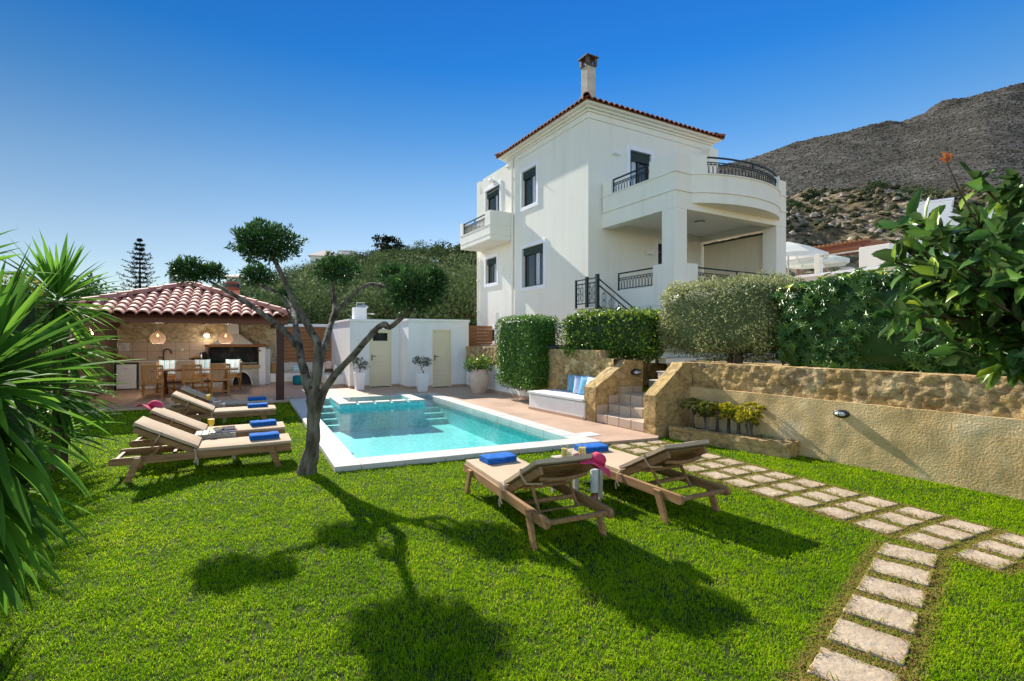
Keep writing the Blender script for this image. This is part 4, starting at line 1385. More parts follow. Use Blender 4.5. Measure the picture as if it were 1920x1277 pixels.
MB().box(-.22, .22, -.2, .2, 0, .46).build('stack', M['white_plaster'], ac, bevel=.01)
cw = MB().lathe([(.17, 0), (.19, .03), (.16, .09), (.02, .11)], 16, (.12, -.05, .46))
MB().tube([(.22, -.18, .24), (.22, -.27, .24), (.34, -.27, .24)], .02, 6).build('pipe', M['steel'], ac)
cw.build('cowl', M['steel'], ac, smooth=40)
MB().lathe([(.09, -.02), (.09, .02)], 12, (.40, -.27, .24)).build('fan', M['steel'], ac)
MB().bar((-.1, 0, .46), (-.1, 0, .66), .02, .02).bar((-.1, 0, .64), (.2, 0, .64), .02, .02).build('bracket', M['steel'], ac)

# brown fence piece between pool house and villa, and the one behind the pavilion bench
def plank_fence(name, label, o, rz, L, z0, z1, n, cop=None):
    t = thing(name, label, 'fence', (o[0], o[1], 0), rz)
    b = MB()
    for k in range(n):
        q0 = z0 + (z1 - z0) * k / n; q1 = z0 + (z1 - z0) * (k + 1) / n - .008
        b.box(0, L, .004 * (k % 3), .03, q0, q1)
    b.build('planks', M['fence_wood'], t, bevel=.004)
    if cop:
        MB().box(-.05, L + .05, -.05, .30, z1 + .002, z1 + .11).build('coping', M['white_plaster'], t, bevel=.008)
        MB().box(-.05, L + .05, .032, .25, -.05, z1).build('backing_wall', M['white_plaster'], t)
    else:
        p_ = MB()
        for x in (.03, L - .03): p_.box(x - .04, x + .04, .032, .11, -.05, z1)
        p_.build('posts', M['fence_wood'], t) if False else None
    return t
KR = PTH
plank_fence('plank_fence', 'brown horizontal plank fence with white coping behind the white corner bench', KV(.40, 5.93), KR, 1.95, .62, 2.20, 11, True)
plank_fence('plank_fence', 'short brown plank fence in the gap between pool house and villa', frame_local(PHO, PHR)(2.24, 1.6), R(20), 1.6, 1.2, 2.25, 8)

# ------------------------------------------------------------------ pavilion: posts, beams, tiled hip roof
pav = thing('pavilion', 'open pavilion with pinkish tiled hip roof on dark wooden posts and beams', 'pavilion', (PVO.x, PVO.y, 0), KR)
MB().box(-.10, .10, -.10, .10, DECK, 2.12).build('post', M['dark_beam'], pav, bevel=.01)
MB().box(-4.62, -4.44, -.09, .09, DECK, 2.12).build('post', M['dark_beam'], pav, bevel=.01)
S0, S1, Y0_, Y1_, EZ2 = -4.85, .30, -.45, 6.05, 2.30
MB().box(-4.75, .20, -.12, .06, 2.115, 2.33).build('beam', M['red_beam'], pav, bevel=.008)
MB().box(.02, .16, .062, 5.9, 2.115, 2.31).build('beam', M['dark_beam'], pav, bevel=.008)
MB().box(-4.70, -4.55, .062, 5.9, 2.115, 2.31).build('beam', M['dark_beam'], pav, bevel=.008)
AY0, AY1, RISE = 2.45, 3.15, .98
cS = (S0 + S1) / 2; hS = (S1 - S0) / 2
D1 = AY0 - Y0_
rfm = MB()
tile_roof(rfm, (S0, Y0_, EZ2), (1, 0, 0), (0, 1, 0), S1 - S0, D1, RISE / D1, .245, .36, .05, tl=hS / D1, tr=hS / D1, lift=.04)
tile_roof(rfm, (S1, Y0_, EZ2), (0, 1, 0), (-1, 0, 0), Y1_ - Y0_, hS, RISE / hS, .245, .36, .05, tl=D1 / hS, tr=(Y1_ - AY1) / hS, lift=.04)
tile_roof(rfm, (S0, Y1_, EZ2), (0, -1, 0), (1, 0, 0), Y1_ - Y0_, hS, RISE / hS, .245, .36, .05, tl=(Y1_ - AY1) / hS, tr=D1 / hS, lift=.04)
tile_roof(rfm, (S1, Y1_, EZ2), (-1, 0, 0), (0, -1, 0), S1 - S0, Y1_ - AY1, RISE / (Y1_ - AY1), .245, .36, .05, tl=hS / (Y1_ - AY1), tr=hS / (Y1_ - AY1), lift=.04)
rfo = rfm.build('roof', M['pale_roof_tile'], pav, smooth=50)
rg2 = MB()
za, zr = EZ2 + .07, EZ2 + RISE + .06
for a, b in (((S0, Y0_, za), (cS, AY0, zr)), ((S1, Y0_, za), (cS, AY0, zr)), ((S0, Y1_, za), (cS, AY1, zr)), ((S1, Y1_, za), (cS, AY1, zr)), ((cS, AY0, zr), (cS, AY1, zr))):
    ridge_tiles(rg2, a, b, .105, .40)
rg2.build('ridge', M['pale_roof_tile'], rfo, smooth=50)
un = MB()
e = -.03
un.add([(S0 + .06, Y0_ + .06, EZ2 + e), (S1 - .06, Y0_ + .06, EZ2 + e), (S1 - .06, Y1_ - .06, EZ2 + e), (S0 + .06, Y1_ - .06, EZ2 + e), (cS, AY0, EZ2 + RISE + e), (cS, AY1, EZ2 + RISE + e)],
       [(0, 1, 4), (1, 2, 5, 4), (2, 3, 5), (3, 0, 4, 5)])
un.build('roof_boards', M['red_beam'], rfo)
for k in range(6):
    s = -4.2 + .8 * k
    h = lambda y: EZ2 - .05 + min(RISE * (y - Y0_) / D1, RISE * (min(s - S0, S1 - s)) / hS)
    ym = min(AY0, Y0_ + D1 * min(s - S0, S1 - s) / hS)
    MB().bar((s, .075, EZ2 - .15), (s, max(.6, ym), h(max(.6, ym)) - .04), .07, .11).build('rafter', M['dark_beam'], pav)

# ---- left side screen and stone back wall
nt = NT('bark_screen')
v = coords(nt, 'Object', (1, 1.2, .16))
f = noise_n(nt, v, 18, 6, .7)
r = ramp(nt, f, [(.3, (.045, .03, .018)), (.5, (.15, .10, .06)), (.72, (.27, .195, .12))])
nt.L(r.outputs['Color'], nt.b.inputs['Base Color']); nt.b.inputs['Roughness'].default_value = .95
nt.L(bump(nt, f, 1.0, .05), nt.b.inputs['Normal'])
rs = thing('bark_screen', 'brown bark screen closing the left side of the pavilion', 'screen', (PVO.x, PVO.y, 0), KR)
rough_box(MB(), -4.80, -4.62, .15, 5.9, DECK - .05, 2.12, .08, .022, 9, faces='xXyYZ', seed=9).build('bark', nt.m, rs, smooth=70)
bw = thing('kitchen_wall', 'yellowish stone back wall of the pavilion kitchen', 'wall', (PVO.x, PVO.y, 0), KR)
rough_box(MB(), -4.62, .38, 5.955, 6.2, DECK - .05, 2.28, .08, .012, 6, faces='xXyYZ', seed=8).build('stonework', M['kitchen_stone'], bw, smooth=70)

# ---- kitchen counter with sink, tiled splashback
kit = thing('kitchen_counter', 'long outdoor kitchen counter with beige tiled splashback and black swan neck tap', 'kitchen counter', (PVO.x, PVO.y, 0), KR)
M['splash_tile'] = tilemat('splash_tile', (.60, .46, .345), (.64, .50, .375), (.30, .22, .16), .405, .305, .4, .4, .008)
def vtile(mb, name, mat, parent, L, H, loc):
    o = mb.build(name, mat, parent)
    return o
sp_ = MB().box(0, 2.66, 0, .62, -.012, 0)                 # modelled flat so the tile grid lies in its own xy, then stood upright
so = sp_.build('splashback', M['splash_tile'], kit, loc=(-4.61, 5.945, 1.0), rot=(R(90), 0, 0))
MB().box(-4.64, -1.99, 5.26, 5.94, .955, 1.0).build('worktop', pbr('worktop', [(.3, (.62, .56, .47)), (.7, (.70, .64, .55))], 9, .35, .5, rnd=False), kit, bevel=.008)
fp = MB().box(-3.95, -1.99, 5.32, 5.36, .17, .95).box(-4.64, -4.60, 5.32, 5.94, DECK, .953)
fp.build('front_panel', pbr('counter_front', [(.3, (.50, .38, .29)), (.7, (.56, .435, .34))], 2, .6, .3), kit, bevel=.005)
MB().box(-3.95, -1.99, 5.37, 5.40, DECK, .168).build('plinth', M['white_gloss'], kit)
nb = MB().box(-4.598, -4.56, 5.29, 5.9, DECK + .002, .95).box(-3.99, -3.952, 5.29, 5.9, DECK + .002, .95).box(-4.558, -3.992, 5.30, 5.9, .90, .95)
nb.build('fridge_niche', M['dark_frame'], kit)
MB().box(-3.45, -2.85, 5.36, 5.80, 1.0005, 1.008).build('sink', M['steel'], kit, bevel=.003)
MB().tube([(-3.32, 5.72, 1.0), (-3.32, 5.72, 1.28)] + [(-3.32 + .11 - .11 * math.cos(a), 5.70 - .02 * a, 1.28 + .10 * math.sin(a)) for a in [PI * k / 8 for k in range(1, 8)]] + [(-3.09, 5.63, 1.22)], .022, 8).bar((-3.46, 5.72, 1.10), (-3.32, 5.72, 1.10), .03, .03).build('tap', M['black_iron'], kit, smooth=40)
MB().box(-2.83, -2.76, 5.928, 5.944, 1.31, 1.38).build('socket', M['white_gloss'], kit, bevel=.004)
MB().box(-4.585, -4.30, 5.925, 5.943, 1.31, 1.60).build('notice', pbr('notice', [(.45, (.72, .70, .68)), (.6, (.50, .45, .42))], 9, .6, .3), kit, bevel=.003)
fr_ = thing('fridge', 'small white under counter fridge at left end of the kitchen counter', 'fridge', KV(-4.275, 5.30, DECK), KR)
MB().box(-.265, .265, .04, .55, .03, .83).build('cabinet', M['white_gloss'], fr_, bevel=.008)
MB().box(-.265, .265, -.005, .035, .03, .83).build('door', M['white_gloss'], fr_, bevel=.01)
MB().box(-.06, .05, -.009, -.004, .69, .705).build('badge', M['steel'], fr_)

def bowl(name, label, loc, r, h, mat, fill=None, cat='bowl', n=20):
    t = thing(name, label, cat, loc)
    MB().lathe([(r * .45, 0), (r * .8, h * .45), (r, h), (r * .93, h), (r * .72, h * .45), (r * .3, h * .12), (0, h * .1)], n).build('dish', mat, t, smooth=50)
    if fill:
        for q in range(fill[1]):
            a = RNG.uniform(0, 2 * PI); d = r * .62 * math.sqrt(RNG.random()); rr = fill[2] * RNG.uniform(.85, 1.15)
            MB().lathe([(0, -rr), (rr * .7, -rr * .7), (rr, 0), (rr * .7, rr * .7), (0, rr)], 9).build(fill[3], fill[0], t, smooth=60, loc=(d * math.cos(a), d * math.sin(a), h * .62 + rr * .8 * (1.6 - d / r)))
    return t
M['olive_wood'] = pbr('olive_wood', [(.3, (.22, .13, .035)), (.7, (.36, .22, .07))], 9, .45, .4)
bowl('wooden_bowl', 'wide ochre wooden bowl at left end of the kitchen worktop', KV(-4.42, 5.55, 1.0), .225, .125, M['olive_wood'])
M['fruit_mix'] = pbr('fruit_mix', [(.35, (.30, .10, .03)), (.5, (.38, .26, .05)), (.65, (.10, .16, .04))], 40, .4, .4)
bowl('fruit_bowl', 'dark bowl heaped with fruit on the kitchen worktop near the barbecue', KV(-2.38, 5.5, 1.0), .19, .055, M['bark_brown'], (M['fruit_mix'], 9, .045, 'fruit'))
for (s, lb, m) in ((-2.10, 'black thermos jug with white band on the worktop beside the barbecue', M['black_iron']), (-2.19, 'shiny steel jug on the worktop beside the barbecue', M['steel'])):
    j = thing('jug', lb, 'jug', KV(s, 5.45 + .12 * (s > -2.15), 1.0), KR)
    MB().lathe([(.05, 0), (.062, .05), (.055, .2), (.04, .24), (.035, .28), (0, .29)], 14).build('body', m, j, smooth=50)
    MB().tube([(.055, 0, .06), (.105, 0, .09), (.105, 0, .18), (.05, 0, .21)], .008, 6).build('handle', M['black_iron'], j, smooth=50)

# ---- barbecue
M['grey_brick'] = tilemat('grey_brick', (.30, .32, .29), (.42, .44, .40), (.55, .54, .50), .24, .075, .85, .2, .014, off=.5)
bq = thing('barbecue', 'built in barbecue with cream pyramid hood, black firebox and grey brick base with arch', 'barbecue', (PVO.x, PVO.y, 0), KR)
def front_poly(poly, y0, y1, name, mat, parent, **k):
    """polygon given in (s, z), from depth y0 to y1; built flat and stood up so brick patterns follow its face"""
    mb = MB().prism([(s, z) for s, z in poly], -(y1 - y0), 0)
    return mb.build(name, mat, parent, loc=(0, y0, 0), rot=(R(90), 0, 0), **k)
arc = [(-.935 + .315 * math.cos(PI * k / 12), .08 + .48 * math.sin(PI * k / 12)) for k in range(13)]
arcp = [(-1.25, DECK)] + arc[::-1] + [(-.62, DECK)]
front_poly([(-1.98, DECK), (-1.25, DECK)] + arc[::-1] + [(-.62, DECK), (-.36, DECK), (-.36, .68), (-1.98, .68)], 5.22, 5.40, 'brick_base', M['grey_brick'], bq)
MB().tube([(s, 5.215, z) for s, z in arc], .022, 6).build('arch_trim', M['white_plaster'], bq, smooth=60)
MB().box(-1.98, -1.27, 5.402, 5.94, DECK, .68).box(-.60, -.36, 5.402, 5.94, DECK, .68).box(-1.27, -.60, 5.85, 5.94, DECK, .68).build('base_core', M['black_iron'], bq)
front_poly([(-1.98, .682), (-.36, .682), (-.36, .80), (-1.98, .80)], 5.16, 5.42, 'sill', tilemat('yellow_brick', (.50, .33, .17), (.58, .40, .22), (.36, .25, .14), .06, .12, .8, .2, .008), bq, bevel=.004)
fb = MB()
fb.box(-1.98, -1.93, 5.24, 5.94, .802, 1.44); fb.box(-.45, -.40, 5.24, 5.94, .802, 1.44); fb.box(-1.93, -.45, 5.88, 5.94, .802, 1.44); fb.box(-1.93, -.45, 5.24, 5.88, .78, .81)
fb.build('firebox', pbr('soot', [(.35, (.012, .012, .013)), (.55, (.03, .03, .032)), (.7, (.10, .095, .085))], 4, .8, .3), bq)
gr = MB()
for k in range(26): gr.bar((-1.9 + 1.42 * k / 25, 5.28, .86), (-1.9 + 1.42 * k / 25, 5.8, .86), .008, .008)
gr.bar((-1.93, 5.28, .86), (-.45, 5.28, .86), .014, .014)
gr.build('grill', M['steel'], bq)
fm = MB()
for k in range(7): fm.bar((-1.9, 5.27, 1.0 + .055 * k), (-.48, 5.27, 1.0 + .055 * k), .005, .005)
fm.build('spit_rods', M['black_iron'], bq)
MB().box(-.398, -.18, 5.20, 5.94, DECK, 1.43).build('side_wall', M['white_plaster'], bq, bevel=.01)
MB().box(-.179, -.02, 5.45, 5.94, DECK, 1.36).build('side_pier', M['white_plaster'], bq, bevel=.01)
MB().box(-2.08, -.16, 5.10, 5.94, 1.442, 1.535).build('mantel', M['fence_wood'], bq, bevel=.008)
hd_ = MB()
b_ = [(-1.90, 5.16), (-.58, 5.16), (-.58, 5.94), (-1.90, 5.94)]; t_ = [(-1.40, 5.50), (-1.04, 5.50), (-1.04, 5.94), (-1.40, 5.94)]
hd_.add([(x, y, 1.537) for x, y in b_] + [(x, y, 1.92) for x, y in t_] + [(x, y, 2.6) for x, y in t_], [(0, 1, 5, 4), (1, 2, 6, 5), (2, 3, 7, 6), (3, 0, 4, 7), (4, 5, 9, 8), (5, 6, 10, 9), (6, 7, 11, 10), (7, 4, 8, 11)])
hd_.build('hood', M['house_plaster'], bq, bevel=.01)
MB().tube([(-.40, 5.19, 1.30), (-.34, 5.12, 1.30)], .02, 8).build('hook', M['black_iron'], bq)
fc = thing('flue_pot', 'round terracotta flue pot with dark slotted cowl rising behind the pavilion roof', 'chimney', A(435, 556, 19.2), KR)
fc.location.z = 2.62
MB().box(-.26, .26, -.26, .26, 0, .95).build('shaft', M['pale_roof_tile'], fc, bevel=.02)
MB().lathe([(.20, .95), (.22, 1.0), (.235, 1.02), (.235, 1.24), (.20, 1.28), (0, 1.30)], 18).build('cowl', M['terracotta_tile'], fc, smooth=40)
MB().lathe([(.237, 1.06), (.240, 1.06), (.240, 1.2), (.237, 1.2)], 18).build('slots', M['black_iron'], fc)

# ---- white corner bench with cushions, basket, lanterns, pouf
cbn = thing('corner_bench', 'white plastered corner bench with terracotta skirting between barbecue and pool house', 'bench', (PVO.x, PVO.y, 0), KR)
MB().prism([(-.018, 5.30), (1.66, 5.30), (1.66, 3.25), (2.24, 3.25), (2.24, 5.92), (-.018, 5.92)], DECK, .45).build('base', M['white_plaster'], cbn, bevel=.02)
MB().box(.14, 2.24, 5.74, 5.925, .452, .80).build('backrest', M['white_plaster'], cbn, bevel=.015)
MB().prism([(-.018, 5.288), (1.648, 5.288), (1.648, 3.238), (2.24, 3.238), (2.24, 3.2495), (1.6595, 3.2495), (1.6595, 5.2995), (-.018, 5.2995)], DECK, .14).build('skirting', M['deck_tile'], cbn)
M['linen'] = cloth('linen', (.56, .52, .46))
pad(.30, 1.64, 5.32, 5.72, .452, .06).build('seat_pad', M['linen'], cbn, smooth=70)
KP = lambda s, y, z: KV(s, y, z)
pillow('back_cushion', 'beige back cushion beside the brown post, on the white corner bench', KP(.62, 5.60, .50), KR, R(-14), M['linen'], .62, .36, .13, 'cushion', 'beige back cushions on the corner bench')
pillow('back_cushion', 'beige back cushion behind the olive trunk, on the white corner bench', KP(1.28, 5.60, .50), KR, R(-14), M['linen'], .62, .36, .13, 'cushion', 'beige back cushions on the corner bench')
M['blue_stripe'] = stripemat('blue_stripe', [(0, (.70, .74, .76)), (.35, (.18, .50, .60)), (.55, (.72, .75, .77)), (.72, (.42, .64, .72)), (.86, (.70, .74, .76))], .14)
M['blue_stripe_flat'] = stripemat('blue_stripe_flat', [(0, (.70, .74, .76)), (.4, (.22, .52, .66)), (.75, (.55, .70, .78))], .10, 2)
pillow('pillow', 'blue and white striped pillow on the white corner bench', KP(.96, 5.44, .49), KR + R(8), R(-20), M['blue_stripe_flat'], .40, .26, .12)
pillow('pillow', 'plain white pillow at the pool house end of the white corner bench', KP(2.10, 3.75, .46), KR + R(75), R(-16), M['pad_white'], .40, .36, .14)
bk = thing('wicker_basket', 'tall brown wicker basket on the corner bench beside the barbecue', 'basket', KV(.13, 5.50, .452), KR)
wick = pbr('wicker', [(.3, (.22, .12, .045)), (.7, (.42, .26, .11))], 60, .8, .2, [(80, .8, .01)])
MB().lathe([(.12, 0), (.155, .08), (.15, .18), (.11, .36), (.10, .37), (.10, .34), (.13, .16), (0, .02)], 18).build('body', wick, bk, smooth=50)
lt = thing('clay_lantern', 'cream clay lantern with arched opening on the corner bench', 'lantern', KV(1.86, 4.15, .452), KR)
MB().lathe([(.12, 0), (.15, .10), (.14, .22), (.155, .24), (.15, .42), (.09, .47), (0, .48)], 18).build('body', M['terracotta_pot'], lt, smooth=50)
MB().lathe([(.152, .06), (.156, .08), (.146, .2), (.142, .2)], 18).build('opening', M['bark_brown'], lt)
sd = thing('stone_dish', 'small beige stone on top of the corner bench backrest', 'stone', KV(.72, 5.82, .80), KR)
MB().lathe([(.09, 0), (.10, .03), (.07, .06), (0, .07)], 12).build('body', M['terracotta_pot'], sd, smooth=60)
x, y = KV(.93, 4.75)
pf = MB()
pf.lathe([(.20, 0), (.235, .03), (.245, .12), (.24, .28), (.21, .325), (0, .335)], 24)
po = tag(pf.build('pouf', cloth('teal_pouf', (.012, .20, .25)), smooth=60, loc=(x, y, DECK)), 'round teal pouf on the tiles in front of the corner bench', 'pouf')

# ---- lamps (lit in the photograph)
M['bulb'] = emit('bulb', (1.0, .74, .45), 2.5)
M['lamp_mesh'] = glassmat('lamp_mesh', (.62, .52, .44), .10)
nt = NT('woven_shade')
v = coords(nt, 'Object', (1, 1, 6))
f = noise_n(nt, v, 20, 3)
nt.b.inputs['Base Color'].default_value = (.50, .41, .33, 1); nt.b.inputs['Roughness'].default_value = .8
tp_ = nt.N('ShaderNodeBsdfTransparent'); tp_.inputs['Color'].default_value = (.75, .66, .58, 1)
mx = nt.N('ShaderNodeMixShader'); mx.inputs[0].default_value = .45
nt.L(nt.b.outputs[0], mx.inputs[1]); nt.L(tp_.outputs[0], mx.inputs[2]); nt.L(mx.outputs[0], nt.out.inputs['Surface'])
M['woven_shade'] = nt.m
def pendant(label, s):
    t = thing('pendant_lamp', label, 'lamp', KV(s, 2.9, 1.58), KR, 'pendant lamps over the dining table')
    MB().lathe([(.13, 0), (.185, .06), (.205, .15), (.19, .23), (.13, .30), (.06, .345), (.03, .38), (.02, .42)], 22).build('shade', M['woven_shade'], t, smooth=60)
    MB().tube([(0, 0, .40), (0, 0, 1.35)], .006, 5).build('cord', M['white_gloss'], t)
    b = MB().lathe([(0, 0), (.028, .015), (.035, .04), (.02, .075), (.014, .10)], 10, (0, 0, .20)).build('bulb', M['bulb'], t, smooth=60)
    l = bpy.data.lights.new('pendant_light', 'POINT'); l.energy = 20; l.color = (1, .90, .78); l.shadow_soft_size = .08
    lo = bpy.data.objects.new('pendant_light', l); lo.location = (0, 0, -.05); link(lo, t)
pendant('globe shaped woven pendant lamp over the dining table, in front of the splashback tiles', -3.13)
pendant('globe shaped woven pendant lamp over the dining table, in front of the barbecue hood', -1.38)
def disc_lamp(label, loc, rz):
    t = thing('wall_lamp', label, 'wall lamp', loc, rz)
    MB().lathe([(.02, 0), (.10, .005), (.11, .02), (.105, .035), (.02, .05), (0, .05)], 16).build('shade', M['terracotta_pot'], t, smooth=50, rot=(R(68), 0, 0), loc=(0, -.10, 0))
    MB().bar((0, 0, 0), (0, -.10, .0), .03, .03).build('arm', M['black_iron'], t)
    MB().lathe([(0, -.05), (.035, -.03), (.04, 0)], 10).build('bulb', M['bulb'], t, smooth=60, loc=(0, -.12, -.02))
    l = bpy.data.lights.new('wall_light', 'POINT'); l.energy = 4; l.color = (1, .88, .74); l.shadow_soft_size = .05
    lo = bpy.data.objects.new('wall_light', l); lo.location = (0, -.22, -.06); link(lo, t)
disc_lamp('round lit wall lamp on the stone wall left of the barbecue hood', KV(-2.05, 5.94, 1.86), KR)
disc_lamp('round lit wall lamp on the bark screen', KV(-4.60, 1.9, 1.92), KR + R(90))
# ------------------------------------------------------------------ dining table and folding chairs under the pavilion
tb = thing('dining_table', 'long dark brown wooden dining table under the pendant lamps', 'table', KV(-2.15, 2.85, DECK), KR)
t_ = MB()
for k in range(6): t_.box(-1.12, 1.12, -.45 + .15 * k, -.45 + .15 * k + .146, .715, .75)
t_.build('table_top', M['dark_table'], tb, bevel=.006)
for s in (-.78, .78):
    l = MB()
    l.bar((s, -.36, 0), (s, .22, .71), .06, .07); l.bar((s, .36, 0), (s, -.22, .71), .06, .07); l.box(s - .04, s + .04, -.30, .30, .66, .712)
    l.build('trestle', M['dark_table'], tb, bevel=.004)
MB().box(-.78, .78, -.03, .03, .33, .40).build('stretcher', M['dark_table'], tb, bevel=.004)


def make_chair(label, group):
    t = thing('folding_chair', label, 'chair', (0, 0, 0), 0, group)
    b = MB()
    A_, B_ = Vector((0, -.205, .40)), Vector((0, -.33, .93))
    for s in (-.225, .225): b.bar(A_ + Vector((s, 0, 0)), B_ + Vector((s, 0, 0)), .045, .03, (0, 1, 0))
    dz = B_ - A_
    b.bar(A_ + dz * .96 + Vector((-.225, 0, 0)), A_ + dz * .96 + Vector((.225, 0, 0)), .022, .06)
    b.bar(A_ + dz * .78 + Vector((-.22, -.018, 0)), A_ + dz * .78 + Vector((.22, -.018, 0)), .012, .022)
    b.bar(A_ + dz * .12 + Vector((-.225, 0, 0)), A_ + dz * .12 + Vector((.225, 0, 0)), .022, .05)
    for k in range(10):
        x = -.18 + .04 * k
        b.bar(A_ + dz * .12 + Vector((x, 0, 0)), A_ + dz * .94 + Vector((x, 0, 0)), .022, .012, (0, 1, 0))
    b.build('backrest', M['teak'], t, bevel=.003)
    s_ = MB()
    for k in range(8): s_.box(-.21, .21, -.19 + .05 * k, -.19 + .05 * k + .043, .425, .445)
    s_.box(-.225, -.205, -.2, .21, .395, .43); s_.box(.205, .225, -.2, .21, .395, .43)
    s_.build('seat', M['teak'], t, bevel=.003)
    for s in (-.235, .235):
        MB().bar((s, .20, 0), (s, -.205, .43), .022, .04, (1, 0, 0)).build('leg', M['teak'], t, bevel=.003)
        MB().bar((s * .9, -.24, 0), (s * .9, .19, .43), .022, .04, (1, 0, 0)).build('leg', M['teak'], t, bevel=.003)
    MB().bar((-.23, -.17, .13), (.23, -.17, .13), .018, .035).bar((-.21, .12, .1), (.21, .12, .1), .018, .035).build('stretcher', M['teak'], t, bevel=.003)
    return t


near = [(-3.12, 1.98, 4, 'slatted teak folding chair with its back to the camera, nearest the fridge'),
        (-2.16, 1.92, -3, 'middle slatted teak folding chair with its back to the camera at the dining table'),
        (-1.50, 2.05, 5, 'slatted teak folding chair with its back to the camera, nearest the barbecue')]
farc = [(-3.02, 3.62, 184, 'teak folding chair on the far side of the dining table, facing the fridge end chair'),
        (-2.10, 3.66, 178, 'teak folding chair on the far side of the dining table, across from the middle chair'),
        (-1.22, 3.45, 171, 'teak folding chair on the far side of the dining table, nearest the barbecue')]
ch0 = make_chair(near[0][3], 'teak folding chairs round the dining table')
for i, (s, y, a, lb) in enumerate(near + farc):
    c_ = ch0 if i == 0 else dup(ch0)
    c_.location = KV(s, y, DECK); c_.rotation_euler = (0, 0, KR + R(a)); c_['label'] = lb
for (s, y, a, lb) in ((-2.98, 3.50, 4, 'blue and white striped cushion on the far chair facing the fridge end'), (-2.05, 3.54, -3, 'blue and white striped cushion on the far chair at the middle of the dining table'), (-1.20, 3.34, -8, 'blue and white striped cushion on the far chair nearest the barbecue')):
    pillow('chair_cushion', lb, KV(s, y + .14, DECK + .56), KR + R(a), R(-12), M['blue_stripe'], .44, .46, .07, 'cushion', 'striped cushions on the far dining chairs')


def tumbler(label, loc, r, h, fillmat, fillh, group=None, stem=False):
    t = thing('glass', label, 'glass', loc, 0, group)
    if stem:
        MB().lathe([(r * .75, 0), (r * .7, .006), (.006, .012), (.006, h * .30), (r * .7, h * .42), (r, h * .66), (r * .92, h)], 18).build('goblet', M['clear_glass'], t, smooth=60)
        MB().lathe([(.004, h * .32), (r * .66, h * .43), (r * .96, h * .66), (r * .93, fillh), (0, fillh)], 18).build('juice', fillmat, t, smooth=60)
    else:
        MB().lathe([(0, 0), (r * .86, 0), (r, h), (r * .95, h), (r * .82, .008), (0, .008)], 18).build('tumbler', M['clear_glass'], t, smooth=60)
        MB().lathe([(0, .010), (r * .80, .010), (r * .90, fillh), (0, fillh)], 18).build('drink', fillmat, t, smooth=60)
    return t


M['orange_juice'] = pbr('orange_juice', [(.3, (.95, .52, .01)), (.7, (.98, .62, .02))], 6, .3, .4)
M['lemonade'] = pbr('lemonade', [(.4, (.74, .60, .30)), (.52, (.80, .56, .04)), (.66, (.80, .72, .48))], 26, .2, .5)
M['cherry'] = pbr('cherry', [(.3, (.20, .012, .02)), (.7, (.36, .03, .035))], 12, .25, .5)
M['grape'] = pbr('grape', [(.3, (.50, .42, .06)), (.7, (.66, .50, .10))], 12, .35, .4)
M['bowl_white'] = pbr('bowl_white', (.74, .74, .73), 6, .3, .5)
M['bowl_pink'] = pbr('bowl_pink', [(.3, (.66, .34, .33)), (.7, (.74, .44, .42))], 7, .35, .5)


